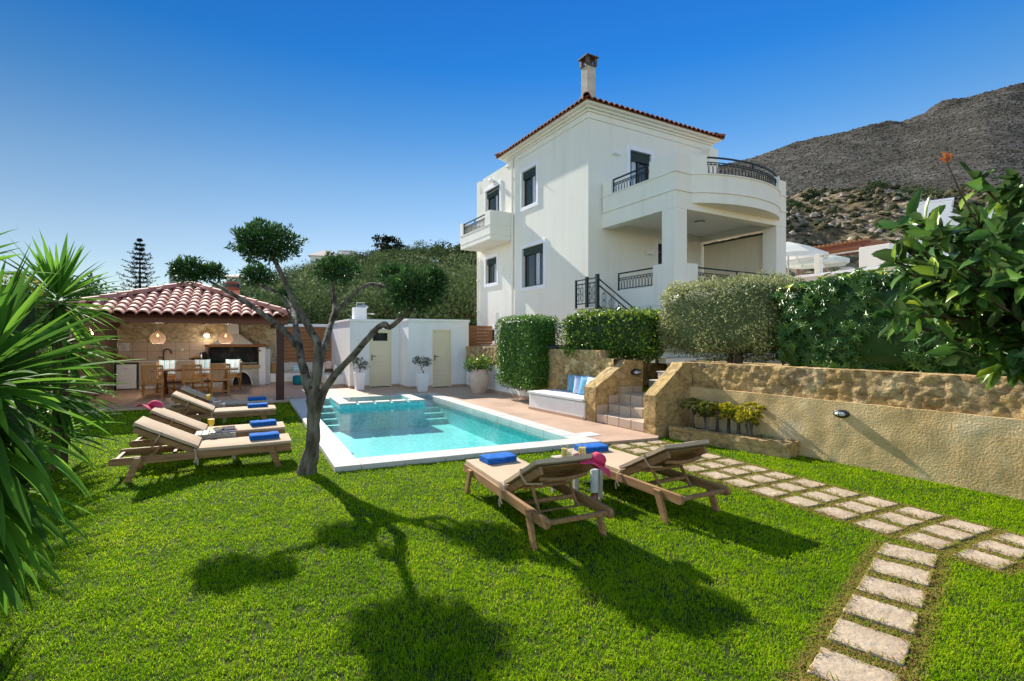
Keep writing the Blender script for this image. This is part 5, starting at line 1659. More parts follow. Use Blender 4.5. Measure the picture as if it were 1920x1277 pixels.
# ------------------------------------------------------------------ sun loungers
def make_lounger():
    t = thing('sun_lounger', 'x', 'sun lounger', (0, 0, 0), 0, 'wooden sun loungers on the lawn')
    f = MB()
    for s in (-1, 1):                                     # side rails with rounded nose at the head
        prof = [(1.98, .205), (1.98, .295), (.05, .295)] + [(.05 - .045 * math.sin(PI * k / 6), .25 + .045 * math.cos(PI * k / 6)) for k in range(1, 6)] + [(.05, .205)]
        f.extr([(x, s * .30 - .018, z) for x, z in prof], (0, .036, 0))
    f.bar((.06, -.28, .25), (.06, .28, .25), .04, .035)
    f.bar((.62, -.28, .235), (.62, .28, .235), .04, .035); f.bar((1.93, -.28, .25), (1.93, .28, .25), .035, .06)
    for k in range(13):
        x = .93 + .078 * k
        f.box(x, x + .06, -.282, .282, .262, .28)
    f.build('frame', M['weathered_wood'], t, bevel=.006)
    for x0, x1 in ((.19, .30), (1.83, 1.72)):
        for s in (-1, 1):
            MB().extr([(x1 - .045, s * .337 - .016, .285), (x1 + .045, s * .337 - .016, .285), (x0 + .035, s * .337 - .016, 0), (x0 - .035, s * .337 - .016, 0)], (0, .032, 0)).build('leg', M['weathered_wood'], t, bevel=.005)
    hx, hz, ang, Lb = .88, .285, R(27.5), .72
    D_ = Vector((-math.cos(ang), 0, math.sin(ang))); Nn = Vector((math.sin(ang), 0, math.cos(ang)))
    O_ = Vector((hx, 0, hz))
    b = MB()
    for s in (-1, 1):
        b.bar(O_ + Vector((0, s * .245, 0)), O_ + D_ * Lb + Vector((0, s * .245, 0)), .032, .07, Nn)
    for k in range(8):
        q = O_ + D_ * (.06 + .088 * k) + Nn * .028
        b.bar(q + Vector((0, -.245, 0)), q + Vector((0, .245, 0)), .012, .062, D_)
    pts = [O_ + D_ * (Lb * .88) - Nn * (.05 + .025 * math.sin(PI * k / 8)) + Vector((0, -.23 + .46 * k / 8, 0)) for k in range(9)]
    b.tube(pts, .020, 6)
    b.bar(O_ + D_ * .30 - Nn * .05 + Vector((0, -.24, 0)), O_ + D_ * .30 - Nn * .05 + Vector((0, .24, 0)), .03, .03)
    b.build('backrest_frame', M['weathered_wood'], t, bevel=.004)
    p = MB()
    fx = .33
    top = O_ + D_ * (Lb * .52) - Nn * .035
    for s in (-1, 1):
        p.bar(top + Vector((0, s * .19, 0)), (fx + .06, s * .19, .225), .02, .03)
    p.bar((fx + .12, -.19, .30), (fx + .12, .19, .30), .03, .03); p.bar((fx + .055, -.27, .225), (fx + .055, .27, .225), .016, .016)
    p.build('prop', M['weathered_wood'], t, bevel=.003)
    nx, ny = 12, 6
    c = pad(hx + .01, 1.985, -.295, .295, .283, .062, 16, 6, .004)
    m = c.build('mattress', M['cushion'], t, smooth=70)
    c2 = pad(.012, Lb + .03, -.295, .295, 0, .062, 12, 6, .004)
    Mx = Matrix(((D_.x, 0, Nn.x), (0, -1, 0), (D_.z, 0, Nn.z)))
    c2.v = [tuple(O_ + Nn * .036 + Mx @ Vector(q)) for q in c2.v]
    m2 = c2.build('back_mattress', M['cushion'], t, smooth=70)
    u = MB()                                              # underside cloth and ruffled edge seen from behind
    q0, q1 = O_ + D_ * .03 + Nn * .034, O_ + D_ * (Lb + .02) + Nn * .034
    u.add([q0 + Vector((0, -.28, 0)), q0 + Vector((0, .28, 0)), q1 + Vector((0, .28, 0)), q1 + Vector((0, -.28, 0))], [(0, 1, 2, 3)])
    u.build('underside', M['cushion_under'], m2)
    for s in (-1, 1):                                     # ties at the hinge
        k_ = MB().tube([(hx - .01, s * .31, .33), (hx, s * .335, .30), (hx + .005, s * .335, .20), (hx - .02, s * .33, .17)], .009, 5)
        k_.tube([(hx + .0, s * .335, .25), (hx + .03, s * .34, .19), (hx + .025, s * .335, .13)], .008, 5)
        k_.build('tie', M['cushion'], m)
        q = O_ + D_ * (Lb * .62)
        MB().tube([q + Nn * .09 + Vector((0, s * .30, 0)), q + Nn * .03 + Vector((0, s * .305, 0)), q - Nn * .045 + Vector((0, s * .27, 0)), q - Nn * .06 + Vector((0, s * .12, 0))], .009, 5).build('tie', M['cushion'], m2)
    return t


def make_towel(label):
    t = MB()
    L_, w, h = .36, .25, .030
    for k in range(2):
        prof = []
        z0 = k * (h + .002)
        for a in range(9): prof.append((w / 2 - h / 2 + h / 2 * math.sin(PI * a / 8), z0 + h / 2 - h / 2 * math.cos(PI * a / 8)))
        for a in range(9): prof.append((-w / 2 + h / 2 - h / 2 * math.sin(PI * a / 8), z0 + h / 2 + h / 2 * math.cos(PI * a / 8)))
        n = 14
        for i in range(n):
            pass
        vs, fs = [], []
        m = len(prof)
        for i in range(n + 1):
            u = i / n
            e = 1 - .10 * (abs(2 * u - 1) ** 8)
            for (x, z) in prof:
                q = Vector((x * 9, u * 5, z * 40 + k * 3))
                vs.append((-L_ / 2 + L_ * u, x * e + .004 * noise.noise(q), z + .004 * noise.noise(q + Vector((5, 0, 0))) + .0015 * math.sin(u * 9)))
        for i in range(n):
            for j in range(m):
                fs.append((i * m + j, i * m + (j + 1) % m, (i + 1) * m + (j + 1) % m, (i + 1) * m + j))
        fs += [tuple(range(m)), tuple(n * m + j for j in reversed(range(m)))]
        t.add(vs, fs)
    return t


LR = R(27.7)
def corner_origin(cx_, cy_, rz): c, s = math.cos(rz), math.sin(rz); return (cx_ - 1.97 * c - .30 * s, cy_ - 1.97 * s + .30 * c)
spots = [(*corner_origin(-3.01, 6.84, LR), LR, 'sun lounger nearest the camera of the four on the left lawn, beige mattress, raised back'),
         (*corner_origin(-3.57, 7.90, LR), LR, 'sun lounger with the pink sun hat on its raised back, on the left lawn'),
         (*corner_origin(-4.72, 10.05, LR), LR, 'third sun lounger away from the camera on the left lawn, beyond the table with books'),
         (*corner_origin(-5.31, 11.2, LR), LR, 'farthest sun lounger on the left lawn, next to the pavilion tiles'),
         (.565, 4.05, R(114.5), 'sun lounger seen from behind at bottom centre, with pink hat over its raised back'),
         (1.81, 4.655, R(117.5), 'right hand sun lounger seen from behind, beside the paving slab path')]
tow = ['folded blue towel at the foot of the sun lounger nearest the olive trunk', 'folded blue towel on the left lawn lounger with the pink hat', 'folded blue towel on the third lounger back on the left lawn',
       'folded blue towel on the farthest left lawn lounger, beside the pavilion post', 'folded blue towel at the foot of the bottom centre sun lounger', 'folded blue towel on the right hand sun lounger, behind the lemonade glasses']
lo0 = make_lounger()
tw0 = None
LOUNGERS = []
for i, (x, y, rz, lb) in enumerate(spots):
    o_ = lo0 if i == 0 else dup(lo0)
    o_.location = (x, y, 0); o_.rotation_euler = (0, 0, rz); o_['label'] = lb
    LOUNGERS.append(o_)
    Lf = frame_local((x, y), rz)
    tx = (1.66, 1.68, 1.66, 1.66, 1.74, 1.74)[i]
    loc = Lf(tx, (-.02, .0, .02, .01, .0, .04)[i], .347)
    if tw0 is None:
        tw0 = make_towel('').build('folded_towel', M['towel'], smooth=50); o2 = tw0
    else:
        o2 = tw0.copy(); COL.objects.link(o2)
    o2.location = loc; o2.rotation_euler = (0, 0, rz + R((4, 7, 2, 3, 95, 84)[i]))
    tag(o2, tow[i], 'towel', 'folded blue towels on the sun loungers')


def make_table(L_=.50, w=.36, h=.40):
    t = thing('side_table', 'x', 'side table', (0, 0, 0), 0, 'small slatted side tables between the loungers')
    b = MB()
    for k in range(6):
        x = -L_ / 2 + L_ * k / 6
        b.box(x + .004, x + L_ / 6 - .004, -w / 2, w / 2, h - .018, h)
    b.build('table_top', M['grey_wood'], t, bevel=.003)
    a = MB()
    for s in (-1, 1):
        a.box(-L_ / 2 + .05, L_ / 2 - .05, s * (w / 2 - .03) - .009, s * (w / 2 - .03) + .009, h - .065, h - .019)
        a.box(s * (L_ / 2 - .03) - .009, s * (L_ / 2 - .03) + .009, -w / 2 + .05, w / 2 - .05, h - .065, h - .019)
    a.build('apron', M['grey_wood'], t, bevel=.002)
    for sx in (-1, 1):
        for sy in (-1, 1):
            x, y = sx * (L_ / 2 - .025), sy * (w / 2 - .025)
            MB().box(x - .024, x + .024, y - .02, y + .02, 0, h - .019).build('leg', M['grey_wood'], t, bevel=.003)
    return t


def on_line(px, corner, yoff):
    """point on the line parallel to the left loungers, yoff behind a lounger's near edge, seen in column px"""
    c, s = math.cos(LR), math.sin(LR)
    ox, oy = corner[0] - s * yoff, corner[1] + c * yoff
    k = (px - CXP) / FOC
    t = (k * oy - ox) / (c - k * s)
    return (ox + c * t, oy + s * t)


T1 = on_line(405, (-3.01, 6.84), .80); T2 = on_line(397, (-4.72, 10.05), .83)
tabs = [(*T1, LR, 'small slatted side table with juice, fruit bowl and two books on it'), (*T2, LR, 'small slatted side table with juice and a bowl of cherries, far left'), (.70, 5.50, R(116), 'small slatted side table with two lemonade glasses between the two loungers at right')]
tb0 = make_table()
TL = []
for i, (x, y, rz, lb) in enumerate(tabs):
    o_ = tb0 if i == 0 else dup(tb0)
    o_.location = (x, y, 0); o_.rotation_euler = (0, 0, rz); o_['label'] = lb
    TL.append(frame_local((x, y), rz))
H = .402
tumbler('tall goblet of orange juice on the table with two books', TL[0](-.06, .04, H), .045, .21, M['orange_juice'], .175, 'goblets of orange juice', True)
bowl('fruit_bowl', 'white bowl of yellow grapes on the table with two books', TL[0](.03, -.05, H), .068, .055, M['bowl_white'], (M['grape'], 12, .016, 'grape'))
def book(label, loc, rz, L_, w, h, mat):
    t = thing('book', label, 'book', loc, rz, 'books on the side table')
    b = MB().box(-L_ / 2, L_ / 2, -w / 2, w / 2, 0, .004).box(-L_ / 2, L_ / 2, -w / 2, w / 2, h - .004, h).box(-L_ / 2, L_ / 2, w / 2 - .004, w / 2, .004, h - .004)
    b.build('cover', mat, t, bevel=.001)
    MB().box(-L_ / 2 + .004, L_ / 2 - .004, -w / 2 + .005, w / 2 - .004, .004, h - .004).build('pages', M['pad_white'], t)
book('dusky pink book lying under a brown book on the side table', TL[0](.165, -.04, H), LR + R(4), .20, .14, .026, cloth('book_pink', (.40, .17, .16)))
book('dark brown book lying on top of a pink book', TL[0](.160, -.02, H + .027), LR + R(12), .15, .11, .035, cloth('book_brown', (.10, .055, .03)))
tumbler('tall goblet of orange juice on the far table beside the bowl of cherries', TL[1](-.06, .02, H), .045, .21, M['orange_juice'], .175, 'goblets of orange juice', True)
bowl('fruit_bowl', 'white bowl of cherries on the far left side table', TL[1](.09, -.02, H), .075, .06, M['bowl_white'], (M['cherry'], 12, .017, 'cherry'))
tumbler('clear tumbler of lemonade with lemon slices beside the pink fruit bowl', TL[2](.10, .09, H), .038, .14, M['lemonade'], .10, 'tumblers of lemonade')
tumbler('tall clear tumbler of lemonade with lemon slices near the pink hat', TL[2](.02, -.09, H), .046, .155, M['lemonade'], .11, 'tumblers of lemonade')
tumbler('short clear water glass with lemon in front of the lemonade', TL[2](.02, .08, H), .036, .105, M['lemonade'], .05, 'tumblers of lemonade')
bowl('fruit_bowl', 'small pink and white bowl of dark cherries between the lemonade glasses', TL[2](-.03, .0, H), .058, .05, M['bowl_pink'], (M['cherry'], 11, .016, 'cherry'))
sg = thing('sunglasses', 'folded sunglasses lying at the left end of the right hand side table', 'sunglasses', TL[2](.0, .15, H), R(30))
for s in (-1, 1):
    MB().lathe([(.028, 0), (.028, .004), (0, .005)], 14, (s * .034, 0, .012)).build('lens', M['pane'], sg, smooth=40)
    MB().tube([(s * .06, 0, .014), (s * .065, .06, .010), (-s * .02, .075, .008)], .003, 5).build('arm', M['black_iron'], sg)
MB().tube([(-.062, 0, .016), (0, -.006, .02), (.062, 0, .016)], .003, 5).build('bridge', M['black_iron'], sg)

tp = thing('garden_torch', 'short post wrapped in white rope with a brown foot, under the pink hat', 'torch', (.845, 5.17, 0), 0)
MB().lathe([(.036, 0), (.040, .03), (.038, .12), (.03, .13), (0, .13)], 14).build('foot', pbr('amber_glass', [(.3, (.10, .025, .008)), (.7, (.18, .05, .015))], 5, .2, .6), tp, smooth=40)
rp = MB()
for k in range(19): rp.tube([(.035 * math.cos(2 * PI * j / 14), .035 * math.sin(2 * PI * j / 14), .135 + .0125 * k + .0125 * j / 14) for j in range(14)], .0075, 5, closed=True)
rp.build('rope', M['pad_white'], tp, smooth=60)


def make_hat(label, loc, rot, sc=1.0):
    t = thing('sun_hat', label, 'hat', loc, 0, 'pink sun hats')
    t.rotation_euler = rot
    t.scale = (sc, sc, sc)
    MB().lathe([(.092, 0), (.094, .03), (.088, .075), (.06, .108), (.025, .118), (0, .12)], 24).build('crown', M['pink_cloth'], t, smooth=60)
    n, m = 40, 6
    vs, fs = [], []
    for i in range(m + 1):
        r = .092 + .115 * i / m
        for k in range(n):
            a = 2 * PI * k / n
            z = -.045 * (i / m) ** 1.5 + .030 * (i / m) ** 1.5 * math.sin(3 * a + .6) + .012 * (i / m) * math.sin(5 * a)
            vs.append((r * math.cos(a), r * math.sin(a), z))
    for i in range(m):
        for k in range(n): fs.append((i * n + k, i * n + (k + 1) % n, (i + 1) * n + (k + 1) % n, (i + 1) * n + k))
    b = MB().add(vs, fs)
    o = b.build('brim', M['pink_cloth'], t, smooth=60)
    s = o.modifiers.new('thick', 'SOLIDIFY'); s.thickness = .004
    MB().lathe([(.0945, .004), (.098, .008), (.097, .034), (.0945, .036)], 24).build('band', cloth('hat_band', (.55, .025, .09)), t, smooth=60)
    return t


Lf = frame_local(spots[1][:2], LR)
make_hat('pink floppy sun hat hanging over the raised back of a left lawn lounger', Lf(.22, .20, .675), (R(-20), R(26), R(5)))
Lf = frame_local(spots[4][:2], spots[4][2])
make_hat('pink floppy sun hat hanging over the back of the bottom centre lounger', Lf(.25, -.305, .625), (R(0), R(28), R(10)), .76)
# ------------------------------------------------------------------ planting
GREEN_D = [(0, (.010, .028, .006)), (.45, (.028, .070, .012)), (.8, (.060, .125, .022)), (1, (.11, .18, .035))]
M['ficus_leaf'] = leafmat('ficus_leaf', [(0, (0.031, 0.084, 0.012)), (0.5, (0.088, 0.209, 0.024)), (0.85, (0.187, 0.355, 0.04)), (1, (0.417, 0.522, 0.06))], .32, .34, 0.25)
M['pitto_leaf'] = leafmat('pitto_leaf', [(0, (0.032, 0.07, 0.011)), (0.45, (0.086, 0.182, 0.023)), (0.78, (0.228, 0.352, 0.033)), (1, (0.546, 0.6, 0.056))], .34, .3, 0.28)
M['varieg_leaf'] = leafmat('varieg_leaf', [(0, (0.108, 0.139, 0.049)), (0.35, (0.237, 0.27, 0.105)), (0.65, (0.473, 0.473, 0.194)), (1, (0.945, 0.855, 0.386))], .30, .45, .3)
M['scheff_leaf'] = leafmat('scheff_leaf', [(0, (0.028, 0.077, 0.014)), (0.55, (0.08, 0.176, 0.023)), (0.86, (0.217, 0.365, 0.042)), (1, (0.938, 0.76, 0.059))], .25, .28, 0.28)
M['citrus_leaf'] = leafmat('citrus_leaf', [(0, (0.036, 0.098, 0.022)), (0.5, (0.081, 0.185, 0.033)), (0.8, (0.172, 0.308, 0.041)), (0.93, (0.39, 0.513, 0.046)), (1, (0.782, 0.677, 0.055))], .34, .30, 0.30, under=(.065, .115, .035))
M['olive_leaf'] = leafmat('olive_leaf', [(0, (0.016, 0.043, 0.016)), (0.5, (0.047, 0.109, 0.031)), (0.85, (0.107, 0.225, 0.051)), (1, (0.235, 0.371, 0.078))], .26, .5, .10)
M['yucca_leaf'] = leafmat('yucca_leaf', [(0, (0.048, 0.119, 0.023)), (0.5, (0.104, 0.25, 0.028)), (1, (0.206, 0.42, 0.042))], .45, .6, .08)
M['grey_shrub_leaf'] = leafmat('grey_shrub_leaf', [(0, (0.031, 0.042, 0.028)), (0.6, (0.077, 0.095, 0.063)), (1, (0.154, 0.168, 0.112))], .22, .5, .3)
M['golden_leaf'] = leafmat('golden_leaf', [(0, (0.017, 0.045, 0.008)), (0.55, (0.042, 0.091, 0.014)), (0.8, (0.224, 0.28, 0.021)), (1, (0.63, 0.56, 0.042))], .3, .45, .3)
M['yellow_head'] = leafmat('yellow_head', [(0, (.05, .085, .012)), (.4, (.18, .20, .02)), (.7, (.50, .42, .015)), (1, (.72, .60, .03))], .3, .45, .3)
M['green_head'] = leafmat('green_head', [(0, (.04, .07, .012)), (.5, (.12, .15, .025)), (1, (.30, .28, .04))], .3, .45, .3)


def hedge(name, label, loc, rz, size, n, L, W, mat, p=6.0, lump=.06, lf=2.0, shell=.16, tmpl='fold', rise=.55, curl=.25, cat='hedge', seed=0.0, bias=None, whorl=0, core=.09, stem=None):
    t = thing(name, label, cat, loc, rz)
    P, nr = boxy_points(size, n, p, lump, lf, shell, seed)
    if whorl:
        m = len(P); k = whorl
        ax = unit(nr + .45 * rand_dirs(m) + np.array([0, 0, .25]))
        a = unit(np.cross(ax, rand_dirs(m))); b = np.cross(ax, a)
        ang = (np.arange(k) / k * 2 * PI)[None, :] + RNG.random((m, 1)) * 6
        D = (a[:, None] * np.cos(ang)[..., None] + b[:, None] * np.sin(ang)[..., None]) + ax[:, None] * .25
        D = D.reshape(-1, 3); N_ = np.repeat(ax, k, 0)
        rn = np.repeat(RNG.random(m), k) * .7 + .3 * RNG.random(m * k)
        P = np.repeat(P, k, 0); nr = np.repeat(nr, k, 0)
    else:
        D = unit(rand_dirs(n) + nr * rise + np.array([0, 0, .25]))
        N_ = unit(nr + .8 * rand_dirs(n))
        rn = RNG.random(n)
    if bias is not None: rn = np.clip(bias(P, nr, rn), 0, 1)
    LL = L * RNG.uniform(.65, 1.2, len(P))
    vs, fs = superbox(size, core, p)
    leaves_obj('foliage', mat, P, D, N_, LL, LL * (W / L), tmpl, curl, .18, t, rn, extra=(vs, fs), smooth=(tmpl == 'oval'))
    if stem:
        for (x, y, z0, z1, r) in stem: MB().tube([(x, y, z0), (x + .03, y, (z0 + z1) / 2), (x - .02, y, z1)], [r, r * .8, r * .6], 7).build('stem', M['bark_brown'], t, smooth=60)
    return t


q = GW(4.25, -.10)
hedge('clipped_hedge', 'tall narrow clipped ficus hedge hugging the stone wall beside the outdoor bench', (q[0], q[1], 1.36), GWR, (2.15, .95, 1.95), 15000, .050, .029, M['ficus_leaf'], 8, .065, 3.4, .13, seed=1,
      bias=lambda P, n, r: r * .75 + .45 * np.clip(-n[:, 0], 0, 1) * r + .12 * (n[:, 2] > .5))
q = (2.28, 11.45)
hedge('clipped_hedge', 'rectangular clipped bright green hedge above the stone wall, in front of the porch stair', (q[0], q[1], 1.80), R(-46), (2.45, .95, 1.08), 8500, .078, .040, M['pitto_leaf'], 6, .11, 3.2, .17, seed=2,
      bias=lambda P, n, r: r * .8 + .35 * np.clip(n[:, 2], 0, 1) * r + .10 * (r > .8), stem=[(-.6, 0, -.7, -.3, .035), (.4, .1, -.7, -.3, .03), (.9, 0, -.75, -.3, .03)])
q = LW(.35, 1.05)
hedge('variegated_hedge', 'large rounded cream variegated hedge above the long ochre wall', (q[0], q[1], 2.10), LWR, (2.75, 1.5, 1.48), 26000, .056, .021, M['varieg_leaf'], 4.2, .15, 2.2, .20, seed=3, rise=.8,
      bias=lambda P, n, r: r * .85 + .28 * np.clip(-n[:, 0] - .1, 0, 1) + .12 * np.clip(n[:, 2], 0, 1) - .08, stem=[(.35, -.25, -.95, -.4, .09), (.15, -.2, -.95, -.3, .06)])  # cream leaves paler on top and sunward end, sunlight put into the colour
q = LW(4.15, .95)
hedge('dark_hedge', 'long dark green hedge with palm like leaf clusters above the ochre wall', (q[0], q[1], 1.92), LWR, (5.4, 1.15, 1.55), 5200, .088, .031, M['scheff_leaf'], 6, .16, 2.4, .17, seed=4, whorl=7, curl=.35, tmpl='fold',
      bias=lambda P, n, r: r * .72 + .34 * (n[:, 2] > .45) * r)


# ------------------------------------------------------------------ pots
def pot_plant(label, loc, pot, crown, nleaf, L, W, mat, stem, rz=0, trunkmat='bark_grey', tmpl='fold'):
    t = thing('potted_shrub', label, 'potted plant', loc, rz)
    if pot[0] == 'square':
        _, a, b, h = pot
        vs = [(-a, -a, 0), (a, -a, 0), (a, a, 0), (-a, a, 0), (-b, -b, h), (b, -b, h), (b, b, h), (-b, b, h), (-b + .02, -b + .02, h), (b - .02, -b + .02, h), (b - .02, b - .02, h), (-b + .02, b - .02, h), (-b + .03, -b + .03, h - .05), (b - .03, -b + .03, h - .05), (b - .03, b - .03, h - .05), (-b + .03, b - .03, h - .05)]
        fs = [(3, 2, 1, 0)] + [(4 * l + i, 4 * l + (i + 1) % 4, 4 * l + 4 + (i + 1) % 4, 4 * l + 4 + i) for l in range(3) for i in range(4)]
        MB().add(vs, fs).build('pot', M['white_gloss'], t, bevel=.012)
        MB().box(-b + .031, b - .031, -b + .031, b - .031, h - .07, h - .052).build('soil', M['soil'], t)
    else:
        MB().lathe(pot[1], 28).build('pot', M['terracotta_pot'], t, smooth=50)
    if stem:
        mb = MB()
        for pts, r in stem: mb.tube(pts, [r * (1 - .5 * i / (len(pts) - 1)) for i in range(len(pts))], 7, jit=.2)
        mb.build('trunk', M[trunkmat], t, smooth=60)
    Ps, Ns = [], []
    for (c, r) in crown:
        P, nr = blob_points(c, r, nleaf // len(crown), .35, 2.5, .55); Ps.append(P); Ns.append(nr)
    P = np.concatenate(Ps); nr = np.concatenate(Ns)
    D = unit(rand_dirs(len(P)) + nr * .7 + np.array([0, 0, .2]))
    LL = L * RNG.uniform(.7, 1.2, len(P))
    leaves_obj('foliage', mat, P, D, unit(nr + .8 * rand_dirs(len(P))), LL, LL * W / L, tmpl, .2, .2, t)
    return t


PH = frame_local(PHO, PHR)
x, y = G(674, 731, DECK)
pot_plant('dark little tree in tall white planter left of the cream door with glass pane', (x, y, DECK), ('square', .125, .175, .58), [((-.02, 0, .86), (.24, .22, .20)), ((.15, 0, .80), (.17, .16, .14)), ((-.12, .02, .97), (.13, .13, .10))], 520, .055, .028, M['grey_shrub_leaf'],
          [([(0, 0, .5), (.02, 0, .66), (-.03, 0, .80), (-.10, .02, .95)], .018), ([(.02, 0, .66), (.10, 0, .80)], .012)], PHR)
x, y = G(792, 734, DECK)
pot_plant('dark little tree with bent stem in tall white planter between the two cream doors', (x, y, DECK), ('square', .125, .175, .58), [((-.02, 0, .97), (.27, .24, .15)), ((.15, 0, .92), (.17, .16, .14)), ((-.17, .02, .99), (.14, .13, .11))], 560, .055, .028, M['grey_shrub_leaf'],
          [([(.03, 0, .5), (.04, 0, .62), (-.03, 0, .70), (-.04, 0, .80), (-.12, .02, .95)], .018), ([(-.03, 0, .74), (.09, 0, .84), (.15, 0, .92)], .012)], PHR)
x, y = G(898, 737, DECK)
urn = [(.19, 0), (.20, .02), (.27, .18), (.315, .36), (.32, .47), (.29, .58), (.25, .64), (.245, .68), (.275, .70), (.28, .735), (.245, .74), (.235, .70), (.22, .66), (0, .66)]
pot_plant('big pale terracotta urn planted with a round leafy bush, against the white plastered wall', (x, y, DECK), ('urn', urn), [((0, 0, .90), (.40, .38, .26)), ((.18, 0, .86), (.28, .26, .2)), ((-.18, 0, .84), (.27, .26, .2))], 900, .085, .042, M['pitto_leaf'], None)


# ------------------------------------------------------------------ flower bed plants
def bed_plant(label, x, y, h, heads, mat):
    t = thing('succulent_shrub', label, 'plant', (x, y, .13), RNG.uniform(0, 6))
    mb = MB()
    for (dx, dy, dz, r) in heads:
        mb.tube([(dx * .15, dy * .15, 0), (dx * .35, dy * .35, h * .35), (dx, dy, h + dz - r * .3)], [.034, .027, .02], 7, jit=.15)
    mb.build('stem', M['bark_grey'], t, smooth=60)
    Ps, Ns = [], []
    for (dx, dy, dz, r) in heads:
        for k in range(26):
            d = rand_dirs(1)[0]; d[2] = abs(d[2]) * .9 - .25
            c = np.array([dx, dy, h + dz]) + d * np.array([r, r, r * .75])
            n = 16
            a = RNG.random(n) * 2 * PI; e = RNG.uniform(.15, 1.2, n)
            up = unit(d + np.array([0, 0, .6])); s = unit(np.cross(up, [.3, .8, .1])); v_ = np.cross(up, s)
            Ps.append(np.repeat(c[None], n, 0)); Ns.append(up * np.sin(e)[:, None] + (s * np.cos(a)[:, None] + v_ * np.sin(a)[:, None]) * np.cos(e)[:, None])
    P = np.concatenate(Ps); D = np.concatenate(Ns)
    leaves_obj('foliage', mat, P, D, unit(rand_dirs(len(P)) + np.array([0, 0, 1.0])), RNG.uniform(.045, .08, len(P)), .026, 'fold', -.2, .2, t,
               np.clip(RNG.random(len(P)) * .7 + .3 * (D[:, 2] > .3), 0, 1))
for (px, pt, heads, mt, lb) in ((1299, .40, [(0, 0, 0, .11)], 'green_head', 'green headed stubby succulent nearest the sandstone steps in the flower bed'),
                                (1327, .34, [(-.06, 0, 0, .11), (.05, .05, -.08, .09)], 'green_head', 'two headed green and yellow succulent second from the steps in the flower bed'),
                                (1345, .40, [(0, 0, -.02, .085)], 'yellow_head', 'small yellow headed succulent behind the taller ones in the flower bed'),
                                (1366, .33, [(-.03, 0, 0, .10), (.03, 0, -.1, .07)], 'yellow_head', 'bright yellow succulent with brown stem in the middle of the flower bed'),
                                (1385, .36, [(0, 0, -.03, .09)], 'yellow_head', 'slim yellow headed succulent with a bare pale stem in the flower bed'),
                                (1406, .30, [(-.05, .02, .02, .12), (.06, 0, -.05, .11), (0, -.04, -.11, .09)], 'yellow_head', 'fullest yellow succulent with three heads at lawn end of the flower bed')):
    k_ = (px - CXP) / FOC
    p0 = BD(0, pt); p1 = BD(1, pt)
    u_ = (k_ * p0[1] - p0[0]) / ((p1[0] - p0[0]) - k_ * (p1[1] - p0[1]))
    x, y = BD(u_, pt)[:2]
    bed_plant(lb, x, y, .43, [(a * 1.3, b_ * 1.3, c_ * 1.3, d_ * 1.55) for a, b_, c_, d_ in heads], M[mt])
x, y = BD(1.42, .36)[:2]
t = thing('ground_plant', 'low dark creeping plant at the bare end of the flower bed', 'plant', (x, y, .13))
P, nr = blob_points((0, 0, .03), (.20, .12, .07), 160, .4, 3, .5, -.2)
leaves_obj('foliage', M['ficus_leaf'], P, unit(rand_dirs(len(P)) + nr), nr, .04, .018, 'fold', .2, .2, t)


# ------------------------------------------------------------------ the pruned olive tree on the lawn
olive = thing('olive_tree', 'grey barked olive tree pruned into round leafy pads, standing on the lawn by the pool', 'tree', (*G(577, 888), 0))
OX, OY = olive.location.x, olive.location.y
def T(zx, zy, Y):                              # enlarged-photo pixel -> point relative to the tree foot
    p = A(400 + zx / 2.661, 420 + zy / 2.661, Y)
    return (p[0] - OX, p[1] - OY, p[2])
def limb(mb, pts, r, n=12, sub=5, jit=.16):
    P = [Vector(p) for p in pts]
    out, rr = [], []
    for i in range(len(P) - 1):
        p0, p1, p2, p3 = P[max(i - 1, 0)], P[i], P[i + 1], P[min(i + 2, len(P) - 1)]
        for s in range(sub):
            u = s / sub
            out.append(.5 * ((2 * p1) + (p2 - p0) * u + (2 * p0 - 5 * p1 + 4 * p2 - p3) * u * u + (3 * p1 - p0 - 3 * p2 + p3) * u ** 3))
            rr.append(r[i] + (r[i + 1] - r[i]) * u)
    out.append(P[-1]); rr.append(r[-1])
    mb.tube(out, rr, n, jit=jit)
    return out, rr
tk = MB()
Yt = OY
limbs = []
limbs.append(limb(tk, [(-.02, 0, -.05), (.0, 0, .06), T(492, 1120, Yt), T(500, 1000, Yt), T(505, 900, Yt), T(497, 820, Yt), T(492, 770, Yt)], [.145, .115, .088, .078, .094, .088, .07], 18, 7, .17))
limbs.append(limb(tk, [T(500, 880, Yt), T(468, 790, Yt), T(440, 680, Yt + .1), T(425, 600, Yt + .2), T(412, 520, Yt + .4), T(398, 440, Yt + .8), T(368, 390, Yt + 1.0), T(322, 345, Yt + 1.15), T(250, 312, Yt + 1.25), T(195, 298, Yt + 1.3)], [.07, .058, .05, .047, .04, .036, .032, .027, .022, .016]))
limbs.append(limb(tk, [T(424, 612, Yt + .2), T(400, 585, Yt + .22), T(330, 512, Yt + .35), T(250, 452, Yt + .42), T(140, 376, Yt + .52), T(60, 330, Yt + .58), T(-20, 285, Yt + .6)], [.045, .04, .036, .033, .03, .026, .018]))
limbs.append(limb(tk, [T(505, 860, Yt), T(508, 780, Yt - .02), T(520, 690, Yt), T(520, 600, Yt + .02), T(490, 540, Yt + .05), T(455, 480, Yt + .06), T(412, 410, Yt + .08), T(385, 350, Yt + .1), T(345, 260, Yt + .1), T(300, 170, Yt + .1), T(262, 105, Yt + .1)], [.07, .062, .056, .052, .045, .042, .038, .034, .03, .024, .014]))
